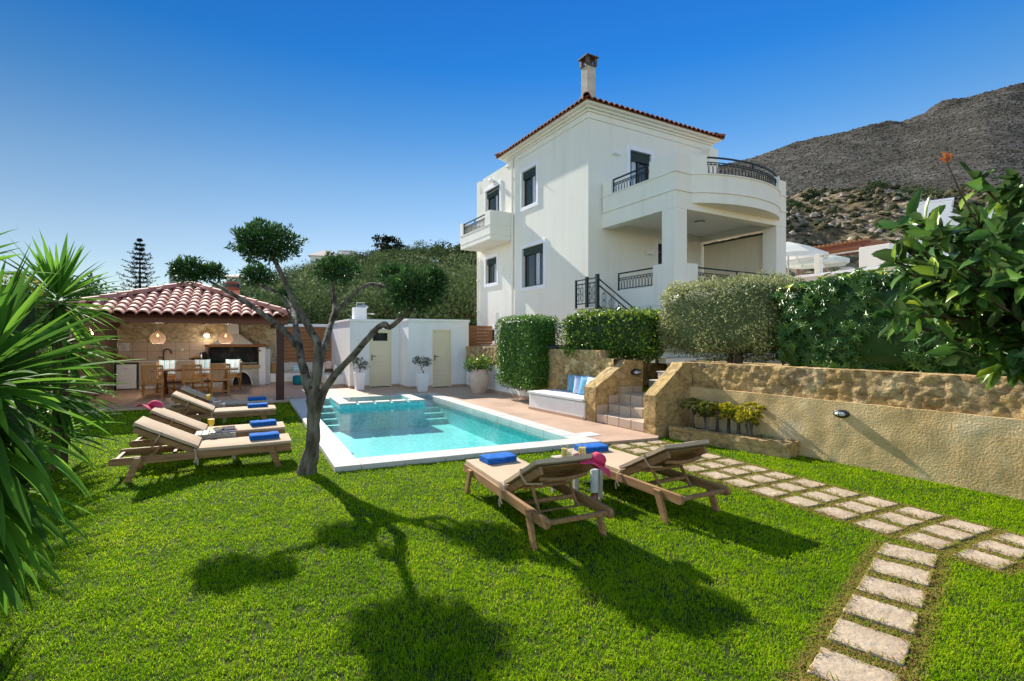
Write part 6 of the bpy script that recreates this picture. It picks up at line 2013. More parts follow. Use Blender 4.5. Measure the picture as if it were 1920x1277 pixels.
limbs.append(limb(tk, [T(512, 790, Yt), T(528, 700, Yt + .1), T(545, 640, Yt + .2), T(572, 550, Yt + .5), T(592, 480, Yt + .8), T(606, 410, Yt + 1.1), T(602, 340, Yt + 1.25), T(595, 285, Yt + 1.3), T(600, 230, Yt + 1.3)], [.058, .05, .046, .043, .04, .034, .028, .022, .014]))
limbs.append(limb(tk, [T(590, 490, Yt + .75), T(625, 430, Yt + .7), T(680, 375, Yt + .6), T(735, 322, Yt + .5), T(790, 300, Yt + .4), T(850, 312, Yt + .3), T(900, 300, Yt + .2)], [.04, .035, .031, .028, .025, .022, .015]))
limbs.append(limb(tk, [T(520, 930, Yt - .01), T(545, 850, Yt - .02), T(590, 775, Yt - .04), T(640, 715, Yt - .06), T(705, 648, Yt - .08), T(755, 590, Yt - .1), T(800, 540, Yt - .12), T(830, 510, Yt - .13), T(855, 500, Yt - .14), T(880, 516, Yt - .15), T(930, 475, Yt - .17), T(985, 430, Yt - .2), T(1010, 380, Yt - .2)], [.06, .052, .045, .042, .04, .038, .036, .036, .034, .034, .031, .027, .02]))
limbs.append(limb(tk, [T(410, 520, Yt + .4), T(390, 470, Yt + .5), T(365, 420, Yt + .5), T(350, 370, Yt + .5)], [.02, .016, .013, .01], 8))
tk.build('trunk', M['bark_grey'], olive, smooth=80)
kn = MB()                                       # pruning scars
for out, rr in limbs[1:7]:
    for k in range(3, len(out) - 4, 4):
        if RNG.random() < .62:
            c = out[k]; d = Vector(rand_dirs(1)[0]); ax = (out[k + 1] - out[k]).normalized(); d = (d - ax * d.dot(ax)).normalized()
            if d.y > .5: d.y = -d.y
            r = rr[k]
            kn.tube([c + d * r * .7, c + d * r * 1.12, c + d * r * 1.3], [r * .62, r * .5, r * .3], 8, jit=.25)
kn.build('pruning_scars', pbr('scar', [(.3, (.035, .028, .02)), (.7, (.11, .085, .06))], 20, .95, .1), olive, smooth=60)['kind'] = 'stuff'
def pad_crown(px, py, Y, rx, rz_, ry, n, L=.062, lump=.42, dens=None, bright=0.0, seed=0):
    c = A(px, py, Y)
    c = np.array([c[0] - OX, c[1] - OY, c[2]])
    rx *= .84; ry *= .84; rz_ *= .90
    P, nr = blob_points((0, 0, 0), (rx, ry, rz_), int(n * 1.5), lump, 2.4, .6, -.92)
    D = unit(nr * .9 + .75 * rand_dirs(len(P)) + np.array([0, 0, .35]))
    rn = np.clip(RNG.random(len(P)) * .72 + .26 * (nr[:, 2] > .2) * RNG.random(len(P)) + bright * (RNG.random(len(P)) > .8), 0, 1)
    LL = L * RNG.uniform(.7, 1.25, len(P))
    tw = MB()
    for q in range(16):
        e = Vector(rand_dirs(1)[0]); e = Vector((e.x * rx, e.y * ry, (abs(e.z) - .3) * rz_)) * .75
        tw.tube([(0, 0, -rz_ * .6), tuple(e * .5), tuple(e)], [.012, .008, .004], 5)
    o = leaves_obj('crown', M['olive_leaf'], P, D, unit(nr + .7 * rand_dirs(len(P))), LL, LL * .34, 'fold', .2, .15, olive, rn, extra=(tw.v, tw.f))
    o.location = tuple(c)
    return o
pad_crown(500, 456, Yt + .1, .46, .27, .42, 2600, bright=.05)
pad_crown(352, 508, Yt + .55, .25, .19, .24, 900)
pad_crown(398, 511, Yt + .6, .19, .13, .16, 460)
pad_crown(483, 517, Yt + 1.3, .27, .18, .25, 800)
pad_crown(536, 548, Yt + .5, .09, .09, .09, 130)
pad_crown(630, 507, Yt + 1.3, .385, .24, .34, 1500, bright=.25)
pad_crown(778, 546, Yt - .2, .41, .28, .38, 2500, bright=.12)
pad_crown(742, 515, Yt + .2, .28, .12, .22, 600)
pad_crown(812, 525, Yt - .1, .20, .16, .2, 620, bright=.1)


# ------------------------------------------------------------------ yuccas on the left
def sword_leaves(mb_attr, c, n, Lr, W, el, az=(0, 2 * PI), bend=(.2, .6), r0=.07):
    """n sword leaves from centre c; el = (lowest, highest) elevation in radians; returns verts, quads, rnd"""
    V, F, A_ = mb_attr
    for k in range(n):
        e = RNG.uniform(*el); a = RNG.uniform(*az)
        d = Vector((math.cos(a) * math.cos(e), math.sin(a) * math.cos(e), math.sin(e)))
        L_ = RNG.uniform(*Lr) ; w = W * RNG.uniform(.8, 1.15)
        b = RNG.uniform(*bend) * (1.0 if e < .9 else .4)
        side = d.cross(Vector((0, 0, 1)))
        if side.length < .1: side = Vector((1, 0, 0))
        side.normalize()
        side = (side + d.cross(side) * RNG.uniform(-.5, .5)).normalized()
        p = Vector(c) + d * r0 + Vector((0, 0, (e - .3) * .10))
        base = len(V); m = 9; dd = d.copy(); rn = RNG.random()
        for i in range(m + 1):
            u = i / m
            ww = w * (.62 + .9 * u if u < .35 else (.935 if u < .5 else .935 * (1 - ((u - .5) / .5) ** 1.5))) * .5 + .0012
            up = side.cross(dd).normalized()
            V += [tuple(p - side * ww + up * ww * .35), tuple(p - up * ww * .05), tuple(p + side * ww + up * ww * .35)]
            A_ += [rn, rn * .9, rn]
            dd = (dd - Vector((0, 0, b * 1.6 / m * (.2 + 1.6 * u)))).normalized()
            p = p + dd * (L_ / m)
            side = (side - dd * side.dot(dd)).normalized()
        for i in range(m):
            q = base + 3 * i
            F += [(q, q + 1, q + 4, q + 3), (q + 1, q + 2, q + 5, q + 4)]


def yucca(label, loc, trunks, rosettes, name='yucca'):
    t = thing(name, label, 'yucca', loc)
    mb = MB()
    for pts, r in trunks: mb.tube(pts, [r * (1.1 - .25 * i / (len(pts) - 1)) for i in range(len(pts))], 10, jit=.2)
    mb.build('trunk', M['bark_brown'], t, smooth=60)
    for (c, parts) in rosettes:
        V, F, A_ = [], [], []
        for kw in parts: sword_leaves((V, F, A_), c, **kw)
        np_obj('leaf_rosette', np.array(V), [np.array(F)], M['yucca_leaf'], t, {'rnd': np.array(A_)}, smooth=True)
    return t


yucca('big green yucca in the left foreground, sword leaves reaching over the lawn', (-3.0, 2.76, 0),
      [([(0, 0, -.05), (.02, 0, .6), (.0, 0, 1.2), (.05, 0, 1.45)], .10), ([(-.05, .1, .5), (-.35, .2, 1.3), (-.50, .2, 1.95)], .08)],
      [((.06, 0.02, 1.46), [dict(n=46, Lr=(.50, .68), W=.056, el=(.40, 1.40), bend=(.02, .10)), dict(n=70, Lr=(.50, .70), W=.058, el=(-.05, .65), bend=(.04, .22)), dict(n=66, Lr=(.50, .68), W=.055, el=(-1.0, -.05), bend=(.12, .45))]),
       ((.06, .02, 1.22), [dict(n=44, Lr=(.50, .66), W=.060, el=(-1.25, -.2), bend=(.3, .8))]),
       ((.03, .0, 1.0), [dict(n=44, Lr=(.50, .66), W=.058, el=(-1.4, -.4), bend=(.3, .7))]),
       ((.03, .0, .78), [dict(n=40, Lr=(.45, .6), W=.07, el=(-1.45, -.6), bend=(.3, .7))]),
       ((-.52, .2, 2.0), [dict(n=46, Lr=(.50, .66), W=.075, el=(-.4, 1.4), bend=(.05, .3))])])
yucca('smaller yucca with spiky round head behind the golden topped hedge', (*A(108, 600, 6.6)[:2], 0),
      [([(0, 0, -.05), (.05, 0, 1.0), (0, 0, 2.2)], .085)],
      [((0, 0, 2.22), [dict(n=80, Lr=(.55, .80), W=.055, el=(-.1, 1.45), bend=(.02, .2)), dict(n=70, Lr=(.55, .78), W=.052, el=(-.9, -.05), bend=(.1, .35))]),
       ((.03, 0, 1.65), [dict(n=70, Lr=(.55, .80), W=.055, el=(-.9, .5), bend=(.1, .4))]),
       ((.0, 0, 1.05), [dict(n=70, Lr=(.55, .80), W=.055, el=(-.9, .5), bend=(.15, .5))]),
       ((.0, 0, .5), [dict(n=60, Lr=(.5, .75), W=.055, el=(-.5, .7), bend=(.15, .5))])])
hedge('golden_hedge', 'clipped conifer hedge with golden yellow top behind the big yucca', (*A(14, 600, 5.6)[:2], 1.19), R(38), (.62, .62, 2.42), 9000, .045, .012, M['golden_leaf'], 7, .03, 3, .10, seed=8, rise=1.2, curl=.05,
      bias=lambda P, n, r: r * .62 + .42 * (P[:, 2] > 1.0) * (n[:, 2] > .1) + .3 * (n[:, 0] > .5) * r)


# ------------------------------------------------------------------ citrus branches on the right
cit = thing('citrus_tree', 'large leaved citrus tree in the right foreground, reaching over the ochre wall', 'tree', (2.95, 2.25, 0))
cb_ = MB()
limb(cb_, [(0, 0, -.05), (-.03, 0, .6), (-.10, 0, 1.2), (-.25, -.05, 1.55)], [.07, .06, .05, .04], 10)
CC = Vector((2.10 - 2.95, 2.08 - 2.25, 1.97))
tips = []
RS = np.random.default_rng(5)
for k in range(92):
    d = unit(RS.normal(size=3)); d[0] = d[0] * .95 - .22
    e = CC + Vector((d[0] * .42, d[1] * .42, d[2] * .50)) * (.45 + .55 * RS.random())
    s = Vector((-.20, -.03, 1.45)) + Vector(RS.normal(size=3) * .06)
    mid = s.lerp(e, .55) + Vector((0, 0, .06)) + Vector(RS.normal(size=3) * .05)
    out, rr = limb(cb_, [s, mid, e], [.014, .009, .004], 6, 5, .05)
    tips.append(out)
cb_.build('branches', M['bark_brown'], cit, smooth=60)
Pl, Dl, Nl, Rn = [], [], [], []
for out in tips:
    m = len(out)
    b = RS.random() * .5
    for i in range(int(m * .25), m):
        for rep in range(3 if i < m - 1 else 5):
            p = np.array(out[i]); ax = np.array(out[min(i + 1, m - 1)] - out[max(i - 1, 0)])
            d = unit(unit(ax) * .55 + unit(RS.normal(size=3)) * .9 + np.array([-.12, -.25, -.10]))
            Pl.append(p + RS.normal(size=3) * .012); Dl.append(d); Nl.append(unit(RS.normal(size=3) * .6 + np.array([-.15, -.35, .9]))); Rn.append(np.clip(b + .5 * RS.random(), 0, 1))
n = len(Pl)
leaves_obj('foliage', M['citrus_leaf'], np.array(Pl), np.array(Dl), np.array(Nl), RS.uniform(.075, .135, n), RS.uniform(.036, .056, n), 'oblong', RS.uniform(.0, .5, n), .22, cit, np.array(Rn), smooth=True)
# a young red shoot at the top left and low hanging leaves
sh = MB()
s0 = Vector(A(1800, 360, 2.0)); s1 = Vector(A(1776, 305, 2.0))
o0 = Vector(cit.location)
sh.tube([s0 - o0 + Vector((.12, .05, -.12)), s0 - o0, s1 - o0], [.0045, .0035, .002], 6)
V, F, A_ = [], [], []
sho = sh.build('young_shoot', M['bark_brown'], cit, smooth=60)
mred = leafmat('young_leaf', [(0, (.28, .05, .02)), (1, (.42, .16, .03))], .4, .4, .4)
leaves_obj('young_leaves', mred, np.array([s1 - o0] * 4), np.array([(-.3, 0, 1), (.1, 0, 1), (.5, .1, .8), (-.7, 0, .5)], float), np.array([(0, -1, .2)] * 4, float), np.array([.055, .05, .06, .04]), .018, 'oval', .2, .2, sho)
# ------------------------------------------------------------------ hills and the mountain
def lerp_tab(tab, x):
    if x <= tab[0][0]: return tab[0][1]
    for (a, b), (c, d) in zip(tab, tab[1:]):
        if x <= c: return b + (d - b) * (x - a) / (c - a)
    return tab[-1][1]


HILL = [(-1.6, .02), (-1.02, .03), (-.80, .046), (-.66, .064), (-.55, .085), (-.48, .108), (-.42, .126), (-.37, .136), (-.30, .156), (-.20, .168), (-.12, .174), (-.05, .177), (.1, .16), (.35, .18), (.6, .18)]
def hill_z(x, y):
    t = x / max(y, 1)
    u = max(0, min(1, (y - 21) / 95))
    if y > 116: u = max(.6, 1 - (y - 116) / 30)
    return .3 + lerp_tab(HILL, t) * 116 * (u ** 1.15) + 1.2 * noise.noise(Vector((x * .04, y * .04, 0))) * u


MOUNT = [(-.2, .10), (.0, .20), (.15, .255), (.25, .292), (.37, .334), (.444, .356), (.55, .386), (.677, .420), (.783, .441), (.868, .468), (.94, .494), (1.016, .505), (1.2, .52), (1.5, .50)]
def mount_z(x, y):
    t = x / max(y, 1)
    u = max(0, min(1.15, (y - 130) / 490))
    s = lerp_tab(MOUNT, t)
    v = Vector((x * .012, y * .012, 0))
    rough = 9 * noise.fractal(v, .9, 2.1, 6) + 3.0 * noise.noise(Vector((x * .05, y * .05, 3)))
    crag = max(0, noise.noise(Vector((x * .02, y * .03, 7))) + .15) * 26 * max(0, min(1, (u - .80) / .15)) * max(0, min(1, (t - .62) / .15))
    base = 8 + (s * 620 - 8) * (u if u <= 1 else 2 - u) ** 1.05
    return base + rough * min(1, .25 + u) * .42 + crag * .5


def crest_z(x, y):
    """rocky slope between the villa terrace and the mountain"""
    t = x / max(y, 1)
    u = max(0, min(1, (y - 34) / 66))
    s = lerp_tab([(-.1, .0), (.2, .12), (.40, .23), (.52, .272), (.62, .279), (.75, .285), (.9, .285), (1.4, .28)], t)
    return 3.0 + s * 100 * u ** 1.05 + (1.8 * noise.fractal(Vector((x * .09, y * .09, 1)), .9, 2.1, 5)) * min(1, u * 4)


def terrain(name, fz, t0, t1, nt_, y0, y1, ny, mat, pw=1.0):
    V, F = [], []
    for j in range(ny + 1):
        y = y0 + (y1 - y0) * (j / ny) ** pw
        for i in range(nt_ + 1):
            x = (t0 + (t1 - t0) * i / nt_) * y
            V.append((x, y, fz(x, y)))
    for j in range(ny):
        for i in range(nt_):
            a = j * (nt_ + 1) + i
            F.append((a, a + 1, a + nt_ + 2, a + nt_ + 1))
    return tag(np_obj(name, np.array(V), [np.array(F)], mat, smooth=True), kind='structure')


nt = NT('mountain_ground')
v = coords(nt, 'Object')
f1 = noise_n(nt, v, .018, 9, .62); f2 = noise_n(nt, v, .22, 6, .7); f3 = noise_n(nt, v, .9, 4, .7)
c1 = ramp(nt, f1, [(.30, (.090, .079, .064)), (.5, (.145, .130, .110)), (.7, (.225, .21, .19))])
c2 = ramp(nt, f2, [(.40, (.42, .42, .36)), (.58, (1, 1, 1)), (.74, (1.5, 1.45, 1.4))])
c3 = ramp(nt, f3, [(.38, (.5, .5, .45)), (.55, (1, 1, 1))])
nt.L(mixc(nt, 1.0, mixc(nt, 1.0, c1.outputs[0], c2.outputs[0], 'MULTIPLY'), c3.outputs[0], 'MULTIPLY'), nt.b.inputs['Base Color'])
nt.b.inputs['Roughness'].default_value = 1.0; nt.b.inputs['Specular IOR Level'].default_value = .05
nt.L(bump(nt, f3, .7, .6, bump(nt, f2, .9, 3.0)), nt.b.inputs['Normal'])
M['mountain_ground'] = nt.m
nt = NT('rocky_ground')
v = coords(nt, 'Object')
f1 = noise_n(nt, v, .10, 8, .65); f2 = noise_n(nt, v, .8, 7, .7)
c1 = ramp(nt, f1, [(.32, (.12, .10, .06)), (.46, (.25, .19, .115)), (.58, (.40, .32, .22)), (.75, (.50, .43, .35))])
c2 = ramp(nt, f2, [(.36, (.38, .37, .33)), (.55, (1, 1, 1)), (.75, (1.35, 1.3, 1.25))])
nt.L(mixc(nt, 1.0, c1.outputs[0], c2.outputs[0], 'MULTIPLY'), nt.b.inputs['Base Color'])
nt.b.inputs['Roughness'].default_value = 1.0; nt.b.inputs['Specular IOR Level'].default_value = .05
nt.L(bump(nt, f2, 1.0, .8), nt.b.inputs['Normal'])
M['rocky_ground'] = nt.m
M['hill_ground'] = pbr('hill_ground', [(.3, (.035, .045, .018)), (.6, (.085, .088, .042)), (.8, (.16, .14, .085))], .12, 1.0, .05, rnd=False)
terrain('hill', hill_z, -1.75, .75, 150, 21, 128, 60, M['hill_ground'])
terrain('mountain', mount_z, .16, 1.55, 230, 125, 680, 130, M['mountain_ground'], 1.2)
terrain('rocky_slope', crest_z, .05, 1.5, 190, 33, 125, 80, M['rocky_ground'], 1.2)


def domes(name, pts, rad, mat, flat=.75, n=7, jitter=.35):
    """low shrub mounds or boulders as one mesh"""
    m = len(pts)
    T = [(0, 0, 1)] + [(math.cos(2 * PI * k / n) * .72, math.sin(2 * PI * k / n) * .72, .62) for k in range(n)] + [(math.cos(2 * PI * (k + .5) / n), math.sin(2 * PI * (k + .5) / n), -.25) for k in range(n)]
    T = np.array(T)
    V = T[None] * (1 + jitter * (RNG.random((m, len(T), 1)) - .5) * 2)
    a = RNG.random(m) * 6.3
    c, s = np.cos(a)[:, None], np.sin(a)[:, None]
    V = np.stack([V[..., 0] * c - V[..., 1] * s, V[..., 0] * s + V[..., 1] * c, V[..., 2] * flat], -1) * rad[:, None, None] + np.array(pts)[:, None, :]
    F = [(0, 1 + k, 1 + (k + 1) % n) for k in range(n)] + [(1 + k, 1 + n + k, 1 + (k + 1) % n) for k in range(n)] + [(1 + (k + 1) % n, 1 + n + k, 1 + n + (k + 1) % n) for k in range(n)]
    F = (np.arange(m) * len(T))[:, None, None] + np.array(F)[None]
    rn = np.repeat(RNG.random(m), len(T))
    return np_obj(name, V.reshape(-1, 3), [F.reshape(-1, 3)], mat, None, {'rnd': rn})


def attrmat(name, stops, rough=.95, bump_s=None):
    nt = NT(name)
    at = nt.N('ShaderNodeAttribute', attribute_name='rnd')
    nt.L(ramp(nt, at.outputs['Fac'], stops).outputs['Color'], nt.b.inputs['Base Color'])
    nt.b.inputs['Roughness'].default_value = rough; nt.b.inputs['Specular IOR Level'].default_value = .1
    if bump_s: nt.L(bump(nt, noise_n(nt, coords(nt, 'Object'), bump_s, 5, .65), .9, .3), nt.b.inputs['Normal'])
    return nt.m


def scatter(n, t0, t1, y0, y1, fz, pw=1.0, keep=None):
    P = []
    while len(P) < n:
        t = RNG.uniform(t0, t1); y = y0 + (y1 - y0) * RNG.random() ** pw
        x = t * y
        if keep and not keep(x, y, t): continue
        P.append((x, y, fz(x, y)))
    return np.array(P)


P = scatter(17000, .22, 1.15, 135, 640, mount_z, 1.0)
tag(domes('mountain_scrub', P, RNG.uniform(.25, 1.0, len(P)) * (.5 + P[:, 1] / 600), attrmat('scrub', [(0, (.050, .050, .042)), (.5, (.080, .078, .066)), (.85, (.125, .12, .105)), (1, (.20, .195, .185))]), .45, 6), kind='stuff')
P = scatter(1900, .33, 1.15, 36, 108, crest_z, .8)
tag(domes('scrub', P, RNG.uniform(.15, .60, len(P)) * (.4 + P[:, 1] / 90), attrmat('near_scrub', [(0, (.030, .040, .016)), (.45, (.065, .068, .030)), (.8, (.12, .105, .055)), (1, (.20, .15, .07))], .95, 6), .7, 8, .4), kind='stuff')
P = scatter(900, .33, 1.15, 36, 104, crest_z, .8)
tag(domes('rocks', P, RNG.uniform(.10, .75, len(P)) ** 1.8, attrmat('rock', [(0, (.19, .145, .10)), (.5, (.30, .245, .185)), (1, (.42, .38, .33))], .9, 3), .8, 6, .55), kind='stuff')


# ------------------------------------------------------------------ trees
def crown_cloud(blobs, per, L, mat, name, parent=None, wl=.62, lump=.40, rise=.08, shell=.35, rb=0.0):
    Ps, Ns, Rn, Ls = [], [], [], []
    for bi, (c, r, k) in enumerate(blobs):
        n = int(per * k)
        P, nr = blob_points(c, r, n, lump, 2.3, shell, -.7)
        Ps.append(P); Ns.append(nr); Ls.append(np.full(len(P), L * k ** .0))
        if bi % 3 == 0: b = RNG.random() ** 1.3 * .66
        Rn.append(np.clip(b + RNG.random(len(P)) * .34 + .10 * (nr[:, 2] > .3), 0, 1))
    P = np.concatenate(Ps); nr = np.concatenate(Ns); rn = np.concatenate(Rn)
    D = unit(nr * rise + rand_dirs(len(P)))
    LL = L * RNG.uniform(.6, 1.3, len(P))
    return leaves_obj(name, mat, P, D, unit(nr + .6 * rand_dirs(len(P))), LL, LL * wl, 'diamond', .15, .15, parent, rn)


M['far_olive'] = leafmat('far_olive', [(0, (.040, .068, .022)), (.5, (.088, .130, .046)), (.85, (.15, .195, .08)), (1, (.25, .29, .15))], .22, .8, .04)
M['far_dark'] = leafmat('far_dark', [(0, (.016, .032, .014)), (.5, (.038, .066, .024)), (.85, (.075, .11, .034)), (1, (.13, .16, .06))], .18, .8, .04)
M['conifer'] = leafmat('conifer', [(0, (.006, .015, .010)), (.6, (.014, .032, .018)), (1, (.034, .06, .032))], .15, .55, .25)

bl = []
for (n, t0, t1, y0, y1, r0, r1) in ((48, -1.12, -.05, 27, 45, 1.3, 2.5), (80, -1.1, .0, 45, 75, 1.6, 3.3), (70, -1.1, -.10, 75, 112, 1.7, 3.4), (50, -.50, -.20, 88, 114, 1.6, 3.0)):
    P = scatter(n, t0, t1, y0, y1, hill_z, 1.0)
    for (x, y, z) in P:
        r = RNG.uniform(r0, r1)
        k = min(1.3, 34 / y + .42)
        for q in range(3):
            o_ = rand_dirs(1)[0] * r * .5
            bl.append(((x + o_[0], y + o_[1], z + r * .75 + abs(o_[2]) * .6), (r * .72, r * .72, r * .62), k))
crown = crown_cloud(bl, 150, .34, M['far_olive'], 'olive_grove')
tag(crown, kind='stuff')
bl = []
P = scatter(110, -.30, .22, 72, 116, hill_z, .6)
for (x, y, z) in P:
    r = RNG.uniform(1.5, 2.7)
    for q in range(3):
        o_ = rand_dirs(1)[0] * r * .5
        bl.append(((x + o_[0], y + o_[1], z + r * .8 + abs(o_[2]) * .7), (r * .75, r * .75, r * .68), 1.0))
tag(crown_cloud(bl, 120, .55, M['far_dark'], 'pine_wood'), kind='stuff')


def leafy_tree(name, label, px, Y, ztop, rx, mat, L=.20, n=900, group=None, h=None, blobs=9):
    x = (px - CXP) / FOC * Y
    zg = hill_z(x, Y)
    t = thing(name, label, 'tree', (x, Y, zg), RNG.uniform(0, 6), group)
    H_ = ztop - zg
    mb = MB()
    mb.tube([(0, 0, -.3), (.1, .05, H_ * .3), (-.1, .1, H_ * .55)], [.22, .17, .1], 8, jit=.2)
    for k in range(5):
        a = 2 * PI * k / 5 + .4
        mb.tube([(0, 0, H_ * .25), (rx * .35 * math.cos(a), rx * .35 * math.sin(a), H_ * .5), (rx * .6 * math.cos(a), rx * .6 * math.sin(a), H_ * .68)], [.11, .07, .03], 6)
    mb.build('trunk', M['bark_grey'], t, smooth=60)
    bl = []
    for k in range(blobs):
        a = 2 * PI * k / blobs + RNG.random(); d = rx * RNG.uniform(.25, .6)
        rr = rx * RNG.uniform(.42, .6)
        bl.append(((d * math.cos(a), d * math.sin(a), H_ * RNG.uniform(.34, .74)), (rr * 1.1, rr * 1.1, min(rr * .9, H_ * .32)), 1.0))
    bl.append(((0, 0, H_ * .82), (rx * .55, rx * .55, H_ * .18), 1.0))
    crown_cloud(bl, 1.35 * n / (blobs + 1), L, mat, 'crown', t)
    return t


leafy_tree('olive_tree', 'pale silvery olive tree behind the right end of the pool house roof', 862, 25.0, 5.6, 2.3, M['far_olive'], .20, 2200)
leafy_tree('olive_tree', 'dense grey green olive tree behind the pool house roof, beside the vent stack', 745, 28.0, 4.9, 2.4, M['far_olive'], .20, 2000)
leafy_tree('olive_tree', 'bushy olive tree between the pavilion roof and the pool house', 590, 27.0, 4.6, 2.6, M['far_olive'], .20, 2000)
leafy_tree('dark_tree', 'dark round evergreen tree on the skyline between the yucca and the tiered pine', 165, 46.0, 7.6, 2.6, M['far_dark'], .30, 1600)
leafy_tree('olive_tree', 'low olive tree on the hill left of the pavilion roof, under the tiered pine', 235, 40.0, 5.0, 2.5, M['far_olive'], .24, 1300)
leafy_tree('olive_tree', 'low olive tree on the hill right of the tiered pine, above the pavilion ridge', 315, 42.0, 5.0, 2.6, M['far_olive'], .24, 1300)


def tiered_pine(label, px, Y, ztop, zbase, rx):
    x = (px - CXP) / FOC * Y
    t = thing('norfolk_pine', label, 'tree', (x, Y, zbase), 0)
    H_ = ztop - zbase
    MB().tube([(0, 0, 0), (.02, 0, H_ * .5), (0, 0, H_)], [.18, .11, .02], 8).build('trunk', M['bark_brown'], t, smooth=60)
    Ps, Ds = [], []
    mb = MB()
    tiers = 14
    for i in range(tiers):
        u = i / (tiers - 1)
        z = H_ * (.16 + .82 * u)
        r = rx * (1 - u) ** .85 + .10
        nb2 = 8 if i % 2 else 7
        for k in range(nb2):
            a = 2 * PI * k / nb2 + i * .37 + RNG.uniform(-.12, .12)
            rr = r * RNG.uniform(.55, 1.2)
            pts = []
            for j in range(8):
                w = j / 7
                pts.append(Vector((rr * w * math.cos(a), rr * w * math.sin(a), z - .22 * rr * w * (1 - w) * 1.4 + .16 * rr * w * w)))
            mb.tube(pts[::2] + [pts[-1]], .022, 4)
            for j in range(1, 8):
                for q in range(5):
                    p = pts[j - 1].lerp(pts[j], RNG.random())
                    e = Vector((math.cos(a), math.sin(a), 0)) * .7 + Vector(rand_dirs(1)[0]) * .8 + Vector((0, 0, .25))
                    Ps.append(p); Ds.append(e)
    P = np.array(Ps); D = unit(np.array(Ds))
    LL = RNG.uniform(.18, .34, len(P))
    leaves_obj('crown', M['conifer'], P, D, unit(rand_dirs(len(P)) + np.array([0, 0, .6])), LL, LL * .34, 'diamond', .1, .1, t, extra=(mb.v, mb.f))
tiered_pine('tall tiered pine with horizontal whorls of branches rising on the left skyline', 262, 60.0, 13.7, 5.0, 3.0)
x, Y = (726 - CXP) / FOC * 104, 104.0
up = thing('umbrella_pine', 'flat topped umbrella pine standing above the wooded ridge', 'tree', (x, Y, hill_z(x, Y)), 0)
zt = 1.7 + (637 - 443) / FOC * 104 - up.location.z
MB().tube([(0, 0, -.5), (.3, 0, zt * .5), (-.3, 0, zt * .85)], [.4, .3, .2], 8).tube([(.3, 0, zt * .5), (1.6, 0, zt * .75)], [.2, .1], 6).build('trunk', M['bark_brown'], up, smooth=60)
crown_cloud([((-.6, 0, zt - .6), (2.3, 2.0, .55), 1.0), ((.8, .3, zt - .9), (2.0, 2.0, .45), .8), ((2.3, 0, zt - 2.1), (1.2, 1.2, .4), .5), ((-1.2, .2, zt - 1.9), (1.7, 1.5, .4), .7), ((.6, -.4, zt - 2.6), (1.9, 1.7, .6), .8)], 420, .5, M['conifer'], 'crown', up)


# ------------------------------------------------------------------ far houses on the hill
def far_house(name, label, px0, px1, ytop, ybase, Y, roof=None, d=6.0, flat=False):
    x0, x1 = (px0 - CXP) / FOC * Y, (px1 - CXP) / FOC * Y
    z0, z1 = EYE - (ybase - CYP) * Y / FOC, EYE - (ytop - CYP) * Y / FOC
    t = thing(name, label, 'house', ((x0 + x1) / 2, Y, z0 - 3), R(12))
    w = (x1 - x0) / 2
    zr = z1 - z0 + 3
    ze = zr if flat else 3 + (z1 - z0) * .58
    wl = MB().box(-w, w, 0, d, 0, ze)
    wo = wl.build('wall', M['white_plaster'], t)
    if flat:
        MB().box(-w - .2, w + .2, -.2, d + .2, ze + .004, ze + .25).build('roof', M['deck_stone'], t)
    else:
        MB().add([(-w - .5, -.5, ze + .01), (w + .5, -.5, ze + .01), (w + .5, d + .5, ze + .01), (-w - .5, d + .5, ze + .01), (-w * .35, d / 2, zr), (w * .35, d / 2, zr)], [(0, 1, 5, 4), (1, 2, 5), (2, 3, 4, 5), (3, 0, 4), (3, 2, 1, 0)]).build('roof', roof or M['terracotta_pot'], t)
    n = max(2, int(2 * w / 2.2))
    for k in range(n):
        x = -w + 2 * w * (k + .5) / n
        MB().box(x - .4, x + .4, -.03, .02, ze - 1.9, ze - .6).build('window', M['pane'], t)
    return t
far_house('hill_house', 'white house with tan hip roof on the hill skyline above the pruned olive tree', 583, 634, 466, 500, 112)
far_house('hill_house', 'pale flat roofed house on the skyline, right of the tan roofed one', 636, 664, 472, 492, 118, flat=True)
far_house('hill_house', 'small white house half hidden by trees left on the hill, near the tiered pine', 318, 345, 512, 534, 86, flat=True)
far_house('hill_house', 'small house with reddish roof on the hill behind the pavilion chimney', 425, 448, 511, 530, 92, M['terracotta_tile'])

# bushes at the foot of the mountain
for (px, py, Y, rx, rz_, lb) in ((1527, 371, 96, 1.9, 1.2, 'dark rounded bush on the rocky slope just right of the villa balcony'), (1648, 365, 100, 2.6, 1.1, 'low dark bush leaning to the right on the crest of the rocky slope'), (1722, 382, 92, 4.2, 1.8, 'widest dark bush on the rocky slope beside the citrus leaves'), (1490, 385, 90, 1.8, 1.0, 'small dark bush on the rocky slope touching the villa corner')):
    x, y, z = A(px, py, Y)
    t = thing('hillside_bush', lb, 'bush', (x, y, crest_z(x, y) + rz_ * .3), 0, 'dark bushes on the rocky slope')
    crown_cloud([((-rx * .3, 0, 0), (rx * .7, rx * .6, rz_), 1.0), ((rx * .4, .2, -.1), (rx * .6, rx * .5, rz_ * .75), .8)], 420, .36, M['far_dark'], 'foliage', t)
    MB().tube([(0, 0, -rz_ - 1.0), (.1, 0, 0)], .08, 6).build('stem', M['bark_brown'], t)

